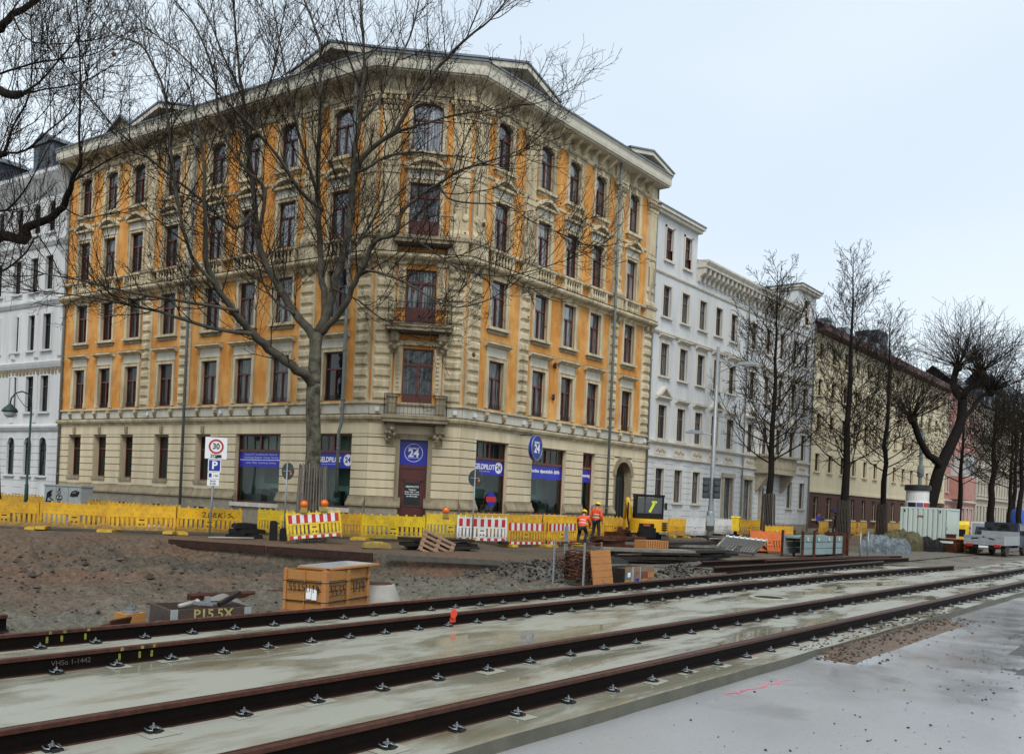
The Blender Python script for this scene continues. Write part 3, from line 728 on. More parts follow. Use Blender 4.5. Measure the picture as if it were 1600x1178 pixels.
def band(b, P, nrm, prof, mi=0):
    """moulding of closed profile (n,z) along the plan line P"""
    k = len(prof); rows = []
    L_ = [plansoff(P, nrm, n) for n, z in prof]
    base = len(b.v)
    for i in range(len(P)):
        for j in range(k): b.v.append((L_[j][i].x, L_[j][i].y, prof[j][1]))
    for i in range(len(P)-1):
        for j in range(k):
            j2 = (j+1) % k
            b.f.append((base+i*k+j, base+i*k+j2, base+(i+1)*k+j2, base+(i+1)*k+j)); b.m.append(mi)
    b.f.append(tuple(base+j for j in range(k))); b.m.append(mi)
    b.f.append(tuple(base+(len(P)-1)*k+j for j in reversed(range(k)))); b.m.append(mi)

# ------------------------------------------------------------------ the orange corner house
root = (29.0, 29.0, 0.)
OB = thing('corner_building', 'orange and cream ornate corner house of five storeys with pediments and blue shop windows', 'building', root)
phi = radians(5)
C0 = (27.67, 30.41, 0); CR = (30.58, 27.5, 0)
FL = frame(C0, (-sin(phi), cos(phi)), root); FC = frame(C0, (1,-1), root); FR = frame(CR, (1,0), root)
LL, LC, LR = 24.5, 4.115, 16.3
P0 = [V((C0[0]-sin(phi)*LL, C0[1]+cos(phi)*LL, 0)), V(C0), V(CR), V((CR[0]+LR, CR[1], 0))]
PLN = [p - V(root) for p in P0]
NRM = [V((-cos(phi),-sin(phi),0)), V((-1,-1,0)).normalized(), V((0,-1,0))]
rows = {1:(6.05,8.28), 2:(9.85,12.02), 3:(13.48,15.65), 4:(17.2,19.4)}
BL = [(2.27,1.24,'A'),(5.80,1.24,'B'),(8.42,1.2,'C'),(11.02,1.2,'D'),(14.62,1.2,'E'),(17.65,1.14,'F'),(20.17,1.1,'G'),(22.65,1.08,'H')]
BR = [(2.2,1.08,'A'),(5.5,1.08,'B'),(7.92,1.06,'C'),(10.33,1.05,'D'),(13.78,1.05,'E')]
BC = [(2.06,1.34,'K')]
QL = [(.06,.98),(3.62,4.6),(12.6,13.5),(15.93,16.75)]
QR = [(.06,.98),(3.75,4.6),(11.72,12.62),(15.25,16.2)]
QC = [(.04,.93),(3.18,4.075)]
GFL = [('shop',.95,3.55,1.2,4.52),('shop',5.57,8.78,1.2,4.52),('win',10.73,11.9,2.2,4.45),('win',14.13,15.34,2.2,4.45),('win',17.27,18.4,2.2,4.45),('win',19.76,20.98,2.2,4.45),('win',22.26,23.5,2.2,4.45)]
GFR = [('shop',1.06,3.42,1.2,4.52),('shop',5.3,8.2,1.2,4.52),('shop1',9.74,10.92,1.2,4.52),('arch',12.86,14.75,.2,4.45)]
GFC = [('door',1.43,2.66,.25,4.36)]
wall = MB(); trim = MB(); gf = MB()
def ops_for(B, ch=False):
    o = []
    for c, w_, k in B:
        for r, (z0, z1) in rows.items():
            if k == 'K' and r in (1,2,3): z0 = {1:5.5,2:9.5,3:13.4}[r]; z1 = {1:8.42,2:11.95,3:15.8}[r]
            o.append((c-w_/2, c+w_/2, z0, z1))
    return o
for F, Ln, B, Q, GF in ((FL,LL,BL,QL,GFL),(FC,LC,BC,QC,GFC),(FR,LR,BR,QR,GFR)):
    for q in (wall, trim, gf): q.X = F
    ops = ops_for(B)
    sheet(wall, 0, Ln, 5.0, 19.7, ops, 0, .24, 0, 1)
    sheet(wall, 0, Ln, 19.7, 20.5, [], 0, .24, 1)
    # ground floor: joints, then coursed blocks on the piers
    gops = [o[1:] for o in GF]
    sheet(gf, 0, Ln, 0, 5.1, gops, -.03, .42, 1, 0)
    piers = []; x = 0
    for o in sorted(gops): piers.append((x, o[0])); x = o[1]
    piers.append((x, Ln))
    for a, c in piers:
        if c-a < .05: continue
        k = 0; z = 1.78
        while z < 4.5:
            h = min(.375, 4.56-z)
            gf.frustum(a+.0, c-.0, z+.012, z+h-.012, -.03, .03, .012, 0)
            z += .375
        # sloped plinth cap and plinth
        ad = .12 if (c-a) > 1 else .06
        gf.prism([(-.03,1.28),(.10,1.28),(.19,1.34),(.19,1.42),(.05,1.66),(.03,1.78),(-.03,1.78)], a-(.10 if a > 0 else 0), c+(.10 if c < Ln else 0), 'X', 3)
        gf.box((a,-.03,-.3),(c,.09,1.28),2)
    for kind, a, c, z0, z1 in GF:
        if kind == 'win':
            gf.box((a,-.03,-.3),(c,.085,1.28),2); gf.prism([(-.03,1.28),(.10,1.28),(.19,1.34),(.19,1.42),(.05,1.66),(.03,1.78),(-.03,1.78)], a+.1, c-.1, 'X', 3)
            gf.box((a,-.03,1.78),(c,.02,2.08),0); gf.box((a+.003,-.42,2.0),(c-.003,.09,2.2),3)
            gf.box(((a+c)/2-.1,.0,4.62),((a+c)/2+.1,.12,4.98),3)
            gf.box((a+.2,.086,.35),(c-.2,.092,.85),4)
        elif kind.startswith('shop'):
            gf.box((a,-.03,-.3),(c,.03,1.0),2); gf.box((a-.12,-.3,1.0),(c+.12,.16,1.2),5)
    gf.box((0,-.03,4.56),(Ln,.032,5.06),0)
    # grey frieze between ground and first floor
    trim.box((0,-.02,5.42),(Ln,.05,5.86),2)
    k = 0
    for c, w_, n_ in B:
        if n_ == 'K': continue
        for s in (c-w_/2-.1, c+w_/2+.1):
            trim.box((s-.09,.05,5.72),(s+.09,.22,5.86),0); trim.prism([(.05,5.45),(.10,5.48),(.20,5.62),(.20,5.72),(.05,5.72)], s-.065, s+.065, 'X', 3)
    for c, w_, n_ in B:
        a, d = c-w_/2, c+w_/2
        if n_ != 'K':
            z0, z1 = rows[1]; architrave(trim, a, d, z0, z1, .17, .08, 0)
            trim.box((a-.17,-.02,z1+.17+.036),(d+.17,.05,z1+.62),2)
            hood(trim, a-.36, d+.36, z1+.74, .34, 0, 1)
            trim.box((a-.21,-.02,8.28-2.23),(a-.02,.12,8.28-1.95),0); trim.box((d+.02,-.02,6.05),(d+.21,.12,6.33),0)
            z0, z1 = rows[2]; architrave(trim, a, d, z0, z1, .15, .07, 0)
            trim.box((a-.26,-.02,z0-.14),(d+.26,.20,z0-.01),0); trim.box((a-.17,-.02,z0-.30),(d+.17,.07,z0-.14),3)
        z0, z1 = rows[3]
        if n_ == 'K': z0, z1 = 13.4, 15.8
        architrave(trim, a, d, z0, z1, .15, .07, 0)
        trim.box((a-.15,-.02,z1+.19),(d+.15,.045,z1+.56),2)
        seg_pediment(trim, a-.30, d+.30, z1+.58, .42, .30, 0, 3)
        # fourth floor: segmental head, sill
        z0, z1 = rows[4]
        architrave(trim, a, d, z0, z1-.0, .16, .09, 0)
        W = w_/2; rise = .24; Rr = (W*W+rise*rise)/(2*rise)
        for k in range(8):
            u0 = -W+2*W*k/8; u1 = -W+2*W*(k+1)/8
            y0 = z1-Rr+sqrt(max(0,Rr*Rr-u0*u0)); y1 = z1-Rr+sqrt(max(0,Rr*Rr-u1*u1))
            trim.prism([(c+u0,y0),(c+u1,y1),(c+u1,z1+.001),(c+u0,z1+.001)], -.22, .05, 'Y', 3)
        hood(trim, a-.30, d+.30, z1+.26, .20, 3, 1)
        trim.prism([(c-.09,z1-.05),(c+.09,z1-.05),(c+.13,z1+.26),(c-.13,z1+.26)], -.02, .16, 'Y', 0)
        trim.box((a-.28,-.02,z0-.16),(d+.28,.20,z0-.012),0); trim.box((a-.2,-.02,z0-.30),(d+.2,.05,z0-.16),0)
        for s in (a-.14, d+.14): trim.box((s-.07,-.02,z0-.34),(s+.07,.13,z0-.16),3)
    # string course between third and fourth floor on the orange strips
    for q0, q1 in Q:
        # rusticated strips on first and second floor
        trim.box((q0,-.02,6.0),(q1,.06,12.2),0)
        z = 6.02
        while z < 12.0:
            h = .50
            if int((z-6.02)/.5+.5) % 2 == 0 or True:
                trim.frustum(q0+.06, q1-.06, z+.055, z+h-.055, .06, .17, .085, 0)
            z += .5
        # pedestal, fluted shaft, capital on third and fourth floor
        m = (q0+q1)/2; hw = (q1-q0)/2
        trim.box((q0-.02,-.02,12.62),(q1+.02,.30,13.25),0); trim.box((q0-.08,-.02,13.25),(q1+.08,.36,13.42),3)
        trim.box((q0-.02,-.02,13.42),(q1+.02,.22,13.62),0); trim.prism([(-.02,13.62),(.22,13.62),(.13,13.8),(-.02,13.8)], q0, q1, 'X', 0)
        trim.box((q0+.03,-.02,13.8),(q1-.03,.12,18.85),0)
        for u in (-.27,.27) if hw > .42 else (0,):      # volute drops on the lower half
            trim.lathe((m+u,.12,14.35), [(.15,0),(.15,.05),(.09,.08),(.0,.08)], 12, 0, 'Y')
            trim.box((m+u-.10,.12,14.4),(m+u+.10,.17,15.9),0); trim.box((m+u-.05,.17,14.6),(m+u+.05,.20,15.7),3)
        trim.box((q0,-.02,16.15),(q1,.17,16.33),0)
        kf = 6
        for i in range(kf):
            u = q0+.07+(q1-q0-.14)*(i+.5)/kf; trim.box((u-.042,.12,16.45),(u+.042,.165,18.75),0)
        trim.box((q0,-.02,18.75),(q1,.17,18.85),0)
        trim.prism([(q0+.03,18.85),(q1-.03,18.85),(q1+.10,19.55),(q0-.10,19.55)], -.02, .15, 'Y', 3)
        rr = random.Random(int(q0*100)+int(Ln))
        for row, zz in ((0,18.98),(1,19.2),(2,19.42)):
            for i in range(4+row % 2):
                u = q0-.02*row+(q1-q0+.04*row)*(i+.5)/(4+row % 2)
                trim.ball((u,.17+.03*row,zz), (.10,.09,.13), 0 if row != 1 else 3, 6, 4, .2, rr)
        for u in (q0-.03, q1+.03): trim.lathe((u,.10,19.45), [(.12,0),(.12,.16),(0,.16)], 8, 0, 'Y')
        trim.box((q0-.10,-.02,19.55),(q1+.10,.30,19.70),0)
        trim.box((q0-.02,-.02,19.70),(q1+.02,.12,20.4),0)
        # consoles under the middle cornice
        for u in (m-.24, m+.24):
            trim.prism([(.06,11.75),(.14,11.78),(.28,12.0),(.30,12.22),(.06,12.22)], u-.12, u+.12, 'X', 3)
    # balusters in front of the third floor windows
    for c, w_, n_ in B:
        if n_ == 'K': continue
        a, d = c-w_/2-.12, c+w_/2+.12
        trim.box((a-.14,-.02,12.62),(a,.24,13.22),0); trim.box((d,-.02,12.62),(d+.14,.24,13.22),0)
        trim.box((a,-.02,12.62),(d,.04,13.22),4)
        for i in range(6):
            u = a+(d-a)*(i+.5)/6; trim.lathe((u,.15,12.62), [(.06,0),(.06,.06),(.035,.1),(.075,.24),(.03,.45),(.06,.54),(.06,.60)], 6, 0)
    # brackets under the eaves
    s = .3
    while s < Ln-.2:
        if not any(q0-.15 < s < q1+.15 for q0, q1 in Q):
            trim.prism([(-.02,19.95),(.10,19.98),(.34,20.2),(.55,20.32),(.55,20.42),(-.02,20.42)], s-.10, s+.10, 'X', 0)
        s += .82
# orange wall strips between hood bands keep a pale string course
for q in (wall, trim, gf): q.X = None
for prof, mi in (([(-.05,5.06),(.06,5.06),(.10,5.14),(.22,5.2),(.27,5.3),(.27,5.38),(.05,5.44),(-.05,5.44)],0),
                 ([(-.05,5.86),(.10,5.86),(.16,5.9),(.16,5.98),(-.05,6.02)],0),
                 ([(-.05,12.16),(.10,12.18),(.18,12.28),(.40,12.36),(.46,12.44),(.46,12.56),(.30,12.62),(-.05,12.64)],0),
                 ([(-.05,13.22),(.22,13.22),(.27,13.27),(.27,13.36),(-.05,13.40)],0),
                 ([(-.05,16.55),(.05,16.55),(.07,16.6),(.07,16.68),(-.05,16.7)],0),
                 ([(-.05,19.66),(.06,19.68),(.10,19.74),(.10,19.82),(-.05,19.86)],0),
                 ([(-.05,20.40),(.80,20.40),(.80,20.46),(.90,20.46),(.93,20.62),(.93,20.86),(1.02,20.98),(.9,21.02),(-.05,21.02)],6)):
    band(trim, PLN, NRM, prof, mi)
# sooty upper faces of cornices
for n_, z in ((.275,5.445),(.465,12.628)):
    band(trim, PLN, NRM, [(-.05,z),(n_,z-.03),(n_,z-.02),(-.05,z+.012)], 1)
TM = [M_cream, M_dirtcap, M_frieze, M_creamd, M_groove, M_whitet, mat('pale_painted_cornice', (.62,.58,.48), .8, (.42,.39,.31), 2, .4)]
wall.X = None
wall.build('wall', [M_orange, M_cream], OB)
gf.build('ground_floor_wall', [M_gf, M_groove, M_plinth, M_creamd, M_black, M_whitet], OB)
trim.build('stone_trim', TM, OB)
# roof: shallow slates behind the cornice
b = MB()
inn = plansoff(PLN, NRM, -7.5); out = plansoff(PLN, NRM, .99)
for i in range(3):
    b.add([out[i]+V((0,0,21.03)), out[i+1]+V((0,0,21.03)), inn[i+1]+V((0,0,23.3)), inn[i]+V((0,0,23.3))], [(0,1,2,3)], 0)
b.add([inn[0]+V((0,0,23.3)), inn[1]+V((0,0,23.3)), inn[2]+V((0,0,23.3)), inn[3]+V((0,0,23.3)), V((18,15,23.3)), V((10,30,23.3))], [(0,1,2,3,4,5)], 0)
# gable ends
for i, j in ((0,0),(3,3)):
    p = PLN[i]; q = inn[j]; b.add([p+V((0,0,0)), q+V((0,0,0)), q+V((0,0,23.28)), p+V((0,0,21.0))], [(0,1,2,3)], 1)
edge = plansoff(PLN, NRM, 1.03)
band(b, PLN, NRM, [(.86,21.02),(1.05,21.0),(1.06,21.08),(.86,21.13)], 2)
rf = b.build('roof', [M_slate, M_cream, M_zinc], OB)
# pediments
def pediment(F, s0, s1, ap=.95):
    b = MB(); b.X = F; c = (s0+s1)/2; z0 = 21.02; n1 = 1.08
    sl = ap/(c-s0)
    for a, e, sg in ((s0,c,1),(s1,c,-1)):
        b.prism([(a,z0),(a+sg*.35,z0),(e,z0+ap-.35*sl-.10),(e,z0+ap),(a-sg*.15,z0-.02+.1)], -1.0, n1, 'Y', 0)
        b.prism([(a-sg*.2,z0+.1),(e,z0+ap+.02),(e,z0+ap+.12),(a-sg*.26,z0+.17)], -6.5, n1+.05, 'Y', 2)
    b.prism([(s0+.3,z0),(s1-.3,z0),(c,z0+ap-.25)], -.9, .62, 'Y', 1)
    b.prism([(s0+.95,z0+.1),(s1-.95,z0+.1),(c,z0+ap-.42)], .62, .64, 'Y', 3)
    b.build('pediment', [TM[6], M_creamd, M_zinc, M_groove], OB)
pediment(FR, -.15, 4.75); pediment(FR, 11.6, 16.1, .62); pediment(FL, -.15, 4.7); pediment(FL, 12.4, 16.95, .75)
b = MB(); b.X = FC; b.box((-.42,-1,21.02),(LC+.42,.85,21.20),0); b.box((-.45,-1,21.20),(LC+.45,.95,21.29),1); b.build('chamfer_parapet', [TM[6], M_zinc], OB)
b = MB(); b.X = FL; b.prism([(18.6,21.1),(21.2,21.1),(21.2,21.7),(19.9,22.5),(18.6,21.7)], -2.2, -.2, 'Y', 0); b.prism([(18.45,21.72),(19.9,22.62),(21.35,21.72),(21.35,21.62),(19.9,22.5),(18.45,21.62)], -2.6, 0, 'Y', 1)
b.build('dormer', [M_creamd, M_zinc], OB)
# windows
for F, B in ((FL,BL),(FR,BR),(FC,BC)):
    for c, w_, n_ in B:
        for r, (z0, z1) in rows.items():
            kind = 'std'
            if n_ == 'K' and r in (1,2,3): kind = 'door'; z0 = {1:5.5,2:9.5,3:13.4}[r]; z1 = {1:8.42,2:11.95,3:15.8}[r]
            g = M_glassu if (r >= 3 or (F is FR and r == 2)) else M_glass
            if F is FL and n_ in 'EFGH': g = M_glassd if r < 3 else M_glass
            window(OB, F, c, z0, w_, z1-z0, kind, g)
            if r == 2 and n_ != 'K' or r == 4: pass
# little railings on the window sills
    for c, w_, n_ in B:
        for r in (1,4):
            if n_ == 'K': continue
            b = MB(); b.X = F
            z0 = rows[r][0]; a, d = c-w_/2+.02, c+w_/2-.02
            for zz in (.12,.24): b.box((a,-.06,z0+zz),(d,-.045,z0+zz+.014))
            for i in range(9): u = a+(d-a)*i/8; b.box((u-.006,-.06,z0),(u+.006,-.048,z0+.24))
            b.build('window_railing', M_iron, OB)
for F, GF in ((FL,GFL),(FR,GFR)):
    for kind, a, c, z0, z1 in GF:
        if kind == 'win': window(OB, F, (a+c)/2, z0, c-a, z1-z0, 'narrow', M_glassd, n=-.36)
        elif kind.startswith('shop'):
            window(OB, F, (a+c)/2, z0, c-a, z1-z0, kind, M_shop, M_woodl if kind == 'shop1' else M_wood, n=-.22, name='shop_window')
# rooms behind the shop windows
M_room = mat('shop_room_walls', (.66,.78,.72), .8, (.40,.50,.46), 1.2, .5)
M_shelf = mat('shop_furniture', (.06,.055,.05), .6, (.12,.11,.10), 3, .5)
for F, GF in ((FL,GFL),(FR,GFR)):
    for kind, a, c, z0, z1 in GF:
        if not kind.startswith('shop'): continue
        b = MB(); b.X = F; q = -1.7; rr = random.Random(int(a*10))
        b.add([(a-.4,q,.9),(c+.4,q,.9),(c+.4,q,4.7),(a-.4,q,4.7)], [(0,1,2,3)], 0); b.add([(a-.4,q,.9),(a-.4,-.5,.9),(a-.4,-.5,4.7),(a-.4,q,4.7)], [(0,1,2,3)], 0); b.add([(c+.4,q,.9),(c+.4,-.5,.9),(c+.4,-.5,4.7),(c+.4,q,4.7)], [(0,1,2,3)], 0)
        b.add([(a-.4,q,.9),(c+.4,q,.9),(c+.4,-.5,.9),(a-.4,-.5,.9)], [(0,1,2,3)], 1); b.add([(a-.4,q,4.6),(c+.4,q,4.6),(c+.4,-.5,4.6),(a-.4,-.5,4.6)], [(0,1,2,3)], 0)
        for k in range(5):
            u = rr.uniform(a,c-.3); w_ = rr.uniform(.25,.8); h_ = rr.uniform(.4,1.3); d = rr.uniform(-1.5,-.8); b.box((u,d,.9),(u+w_,d+.3,.9+h_),1)
            b.box((u+.05,d+.31,1.0),(u+w_-.05,d+.33,.9+h_*.7),2)
        b.box((a+.2,q+.02,2.2),(c-.3,q+.06,3.0),2); b.build('shop_interior', [M_room, M_shelf, mat('shop_grey_panel', (.22,.24,.24), .5) if 'shop_grey_panel' not in MATS else MATS['shop_grey_panel']], OB)
# shop banners with lettering
M_whl = M_signw
def banner(F, s, z, w_, h, lines_, kind):
    W = wf(F, s, z) @ Matrix.Translation((0,-.222,0))
    b = MB(); b.add([(-w_/2,.0,0),(w_/2,0,0),(w_/2,0,h),(-w_/2,0,h)], [(3,2,1,0)])
    o = b.build('window_banner', M_blue, OB); o.matrix_local = W
    def put(s_, size, u, zz, m=M_whl, sx=1., al='CENTER', bold=.004):
        return text(s_, size, Matrix.Translation((u,.006,zz)) @ TX, m, 'lettering', o, al, .002, sx, bold)
    if kind == 'logo':
        put('GELDPiLOT', .33, .26, h*.52, sx=.86, bold=.010)
        b = MB(); b.lathe((-w_/2+.33,.004,h*.52), [(.27,0),(.27,.004),(0,.004)], 24, 0, 'Y'); b.build('emblem_disc', M_signw, o)
        put('24', .36, -w_/2+.33, h*.52, M_blue, .95, bold=.012).location.y = .006
        put('immer der bessere Kredit', .085, .32, h*.24, M_bluel, .98)
    elif kind == 'lines':
        put('Finanzen 24/7  Immobilienkredit  Ratenkredit', .135, 0, h*.82, M_bluel, .95); put('Versicherung  Bausparen  Vorsorge  Beratung', .135, 0, h*.62, M_bluel, .98)
        b = MB(); b.box((-w_/2+.02,.002,h*.44),(w_/2-.02,.006,h*.48)); b.build('white_line', M_signw, o)
        put('unsere  Filialen  Finanzierung  Beratung', .135, 0, h*.28, M_bluel, 1.0)
    elif kind == 'hash':
        put('#online  #persönlich  #24h', .24, 0, h*.55, M_signw, .92, bold=.008)
    elif kind == 'hash1':
        put('#sponsoring', .22, 0, h*.5, M_signw, .80, bold=.008)
banner(FR, 2.24, 3.00, 2.2, .70, None, 'logo'); banner(FR, 6.75, 3.00, 2.74, .70, None, 'hash'); banner(FR, 10.33, 3.00, 1.02, .70, None, 'hash1')
banner(FL, 2.25, 3.00, 2.44, .70, None, 'logo'); banner(FL, 7.17, 2.95, 3.05, .75, None, 'lines')
# narrow poster in a ground floor window
W = wf(FL, 14.5, 2.35) @ Matrix.Translation((0,-.36,0))
b = MB(); b.lathe((0,.0,1.55), [(.11,0),(.11,.006),(0,.006)], 16, 0, 'Y')
o = b.build('window_lettering', M_signw, OB); o.matrix_local = W
text('GELDPiLOT', .24, Matrix.Translation((0,.004,.75)) @ Matrix.Rotation(pi/2,4,'Y') @ TX, M_signw, 'lettering', o, sx=.95, bold=.006)
# things seen in the shop window: a red and blue sticker
W = wf(FR, 2.55, 1.75) @ Matrix.Translation((0,-.222,0))
b = MB(); b.box((-.36,0,.0),(.36,.006,.24),0); b.lathe((0,0,.12), [(.33,0),(.33,.004),(0,.004)], 20, 1, 'Y'); b.build('window_sticker', [mat('red_sticker', (.55,.02,.015), .4), M_blue], OB).matrix_local = W
# corner door
W = wf(FC, 2.045, .25) @ Matrix.Translation((0,-.30,0))
b = MB(); w2 = .615; H_ = 4.11
b.box((-w2,-.06,0),(w2,0,2.85)); b.box((-w2,-.04,2.85),(w2,.05,3.0)); b.box((-w2,-.02,0),(-w2+.1,.04,2.85)); b.box((w2-.1,-.02,0),(w2,.04,2.85))
b.box((-.40,0,.15),(.40,.03,.62)); b.box((-.34,.03,.2),(.34,.045,.57)); b.box((-.40,0,.72),(.40,.03,1.08)); b.box((-.45,0,1.12),(.45,.05,1.2))
b.prism([(-.5,2.32),(.5,2.32),(.5,2.40),(0,2.66),(-.5,2.40)], -.02, .05, 'Y'); b.box((-.42,-.01,1.2),(-.36,.03,2.3)); b.box((.36,-.01,1.2),(.42,.03,2.3)); b.box((-.42,-.01,2.22),(.42,.03,2.32))
d = b.build('entrance_door', M_wood, OB); d.matrix_local = W
b = MB(); b.add([(-.36,.004,1.2),(.36,.004,1.2),(.36,.004,2.22),(-.36,.004,2.22)], [(3,2,1,0)]); b.build('pane', M_glassd, d)
for k, (s_, z) in enumerate((('GELDPiLOT24', 2.03),('Öffnungszeiten', 1.90),('Montag - Freitag 9 - 18 Uhr', 1.80),('Termine nach Vereinbarung', 1.70),('persönlich und online', 1.60))):
    text(s_, .10 if k == 0 else .06, Matrix.Translation((.0,.008,z)) @ TX, M_signw, 'lettering', d, sx=.95, bold=.004)
b = MB(); b.tube([(-.52,.04,1.15),(-.52,.10,1.17),(-.52,.10,1.38),(-.52,.04,1.40)], .014, 6); b.build('handle', M_steel, d)
b = MB(); b.add([(-w2,.0,3.0),(w2,.0,3.0),(w2,.0,4.11),(-w2,.0,4.11)], [(3,2,1,0)])
o = b.build('transom_sign', M_blue, OB); o.matrix_local = W
b = MB(); b.tube([(.40*cos(2*pi*i/28),.012,3.55+.40*sin(2*pi*i/28)) for i in range(29)], .016, 5, cap=False); b.build('white_ring', M_signw, o)
text('24', .46, Matrix.Translation((0,.008,3.52)) @ TX, M_signw, 'lettering', o, sx=1.05, bold=.016); text('GELDPiLOT', .10, Matrix.Translation((0,.008,3.75)) @ TX, M_signw, 'lettering', o, bold=.004)
b = MB(); b.box((-.26,.004,3.32),(.26,.008,3.335)); b.build('white_line', M_signw, o)
b = MB(); b.X = FC
for a, c in ((1.23,1.43),(2.66,2.86)): b.box((a,-.1,.2),(c,.10,4.5))
b.box((1.23,-.1,4.36),(2.86,.10,4.62)); b.box((1.2,-.4,.05),(2.9,.4,.25)); b.build('door_surround', M_creamd, OB)
# arched gateway
b = MB(); b.X = FR; c = 13.8; rad = .945; zc = 3.5
b.box((12.86,-.40,.2),(14.75,-.36,3.5),0)
for k in range(6): b.box((12.98+k*.29,-.36,.4),(13.18+k*.29,-.33,3.2),0)
gt = b.build('gate', M_black, OB)
b = MB(); b.X = FR
for k in range(12):
    a0 = pi*k/12; a1 = pi*(k+1)/12
    p = lambda r, a: (c+r*cos(a), zc+r*sin(a))
    b.prism([p(rad-.16,a0),p(rad-.16,a1),p(rad+.14,a1),p(rad+.14,a0)], -.4, .09, 'Y', 0)
    if k in (0,3,6,9): pass
for k in range(8):            # spandrels above the arch inside the square opening
    u0 = -rad+2*rad*k/8; u1 = -rad+2*rad*(k+1)/8
    y0 = zc+sqrt(max(0,rad*rad-u0*u0)); y1 = zc+sqrt(max(0,rad*rad-u1*u1))
    b.prism([(c+u0,y0),(c+u1,y1),(c+u1,4.47),(c+u0,4.47)], -.38, .028, 'Y', 1)
b.box((12.86,-.38,.2),(13.02,.05,3.5),0); b.box((14.58,-.38,.2),(14.75,.05,3.5),0)
b.build('gate_surround', [M_creamd, M_gf], OB)
# balconies on the chamfer
def balcony(z, n1, s0, s1, cons, posts):
    b = MB(); b.X = FC
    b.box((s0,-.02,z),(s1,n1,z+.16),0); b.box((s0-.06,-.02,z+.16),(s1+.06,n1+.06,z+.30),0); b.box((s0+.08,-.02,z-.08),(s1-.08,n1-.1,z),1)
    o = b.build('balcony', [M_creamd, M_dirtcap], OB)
    rr = random.Random(int(z))
    for s in cons:
        b = MB(); b.X = FC
        b.prism([(-.02,z-.95),(.14,z-.95),(.22,z-.7),(.45,z-.45),(n1-.25,z-.28),(n1-.2,z-.08),(-.02,z-.08)], s-.17, s+.17, 'X')
        for k in range(14): b.ball((s+rr.uniform(-.2,.2), .2+.5*rr.random(), z-.85+.7*rr.random()), .085, 0, 6, 4, .25, rr)
        b.build('console', M_creamd, o)
    b = MB(); b.X = FC; zb = z+.30; H_ = .92; e = n1-.05
    L_ = [(s0+.05,.05),(s0+.05,e),(s1-.05,e),(s1-.05,.05)]
    for (a0,b0),(a1,b1) in zip(L_, L_[1:]):
        for zz in (.08,.5,H_): b.tube([(a0,b0,zb+zz),(a1,b1,zb+zz)], .010 if zz < H_ else .018, 5)
        k = int(hypot(a1-a0,b1-b0)/.17)
        for i in range(k+1): t = i/k; b.tube([(a0+(a1-a0)*t,b0+(b1-b0)*t,zb),(a0+(a1-a0)*t,b0+(b1-b0)*t,zb+H_)], .007, 4)
    b.build('railing', M_iron, o)
    if posts:
        for s in posts: b = MB(); b.X = FC; b.box((s-.21,-.02,zb),(s+.21,.55,zb+.82)); b.box((s-.25,-.02,zb+.82),(s+.25,.6,zb+.92)); b.box((s-.15,.55,zb+.12),(s+.15,.58,zb+.7)); b.build('stone_post', M_creamd, o)
    return o
balcony(5.08, .78, .62, 3.46, (.98,3.12), (.98,3.12))
b2 = balcony(9.12, .76, .62, 3.50, (1.0,3.1), None)
balcony(13.0, .66, .8, 3.4, (), None)
b = MB(); b.X = FC; rr = random.Random(3)
for k in range(420):
    s = rr.choice((rr.uniform(.7,3.4),rr.uniform(2.9,3.4),rr.uniform(.7,1.2))); z = 9.45+rr.random()**1.3*(1.0 if (s > 2.8 or s < 1.3) else .4)
    p = V((s,.62+rr.uniform(-.25,.2),z)); d = V((rr.uniform(-1,1),rr.uniform(-1,1),rr.uniform(-.6,1)))*.11; e = V((rr.uniform(-1,1),rr.uniform(-1,1),rr.uniform(-1,1)))*.05
    b.add([p-e,p+d*.5+e,p+d], [(0,1,2)])
b.build('balcony_plants', mat('dark_balcony_plants', (.02,.032,.015), .8, (.05,.03,.015), 8, .5), b2)
# cream panels beside the balcony doors
for z0, z1 in ((6.35,8.55),(10.2,12.1)):
    for a, c in ((1.02,1.36),(2.78,3.12)):
        b = MB(); b.X = FC
        b.box((a,-.02,z0),(c,.10,z1)); b.box((a+.08,.10,z0+.2),(c-.08,.13,z1-.25)); b.box((a-.04,-.02,z1),(c+.04,.18,z1+.14))
        for k in range(9): b.box((a+.10,.13,z0+.28+k*.19*(z1-z0)/2.2),(c-.10,.145,z0+.36+k*.19*(z1-z0)/2.2),1)
        b.build('door_pilaster', [M_cream, M_creamd], OB)
b = MB(); b.X = FC; b.box((1.0,-.02,8.56),(3.14,.16,8.74)); b.build('door_lintel', M_cream, OB)
# downpipes
def pipe(F, pts, n=.16, r=.075, name='downpipe'):
    b = MB(); b.X = F; b.tube([(s,n,z) for s, z in pts], r, 8)
    for i in range(int((pts[0][1]-pts[-1][1])/2.2)):
        z = pts[0][1]-1.2-i*2.2; s = pts[0][0]
        for (s0,z0),(s1,z1) in zip(pts, pts[1:]):
            if z1 <= z <= z0: s = s0+(s1-s0)*(z-z0)/(z1-z0) if z1 != z0 else s0
        b.tube([(s,n,z),(s,n,z+.06)], r+.02, 8)
    b.build(name, M_pipe, OB, smooth=True)
pipe(FR, [(11.5,20.4),(11.5,13.0),(11.5,12.7),(11.5,.2)], .50); pipe(FL, [(12.3,20.4),(12.3,.9)], .50); pipe(FL, [(1.15,20.4),(1.15,5.6),(1.15,5.0),(1.3,4.6),(1.3,1.9)], .50)
pipe(FL, [(24.35,21.0),(24.35,1.0)], .12); pipe(FR, [(16.22,20.4),(16.22,1.0)], .12, .06)
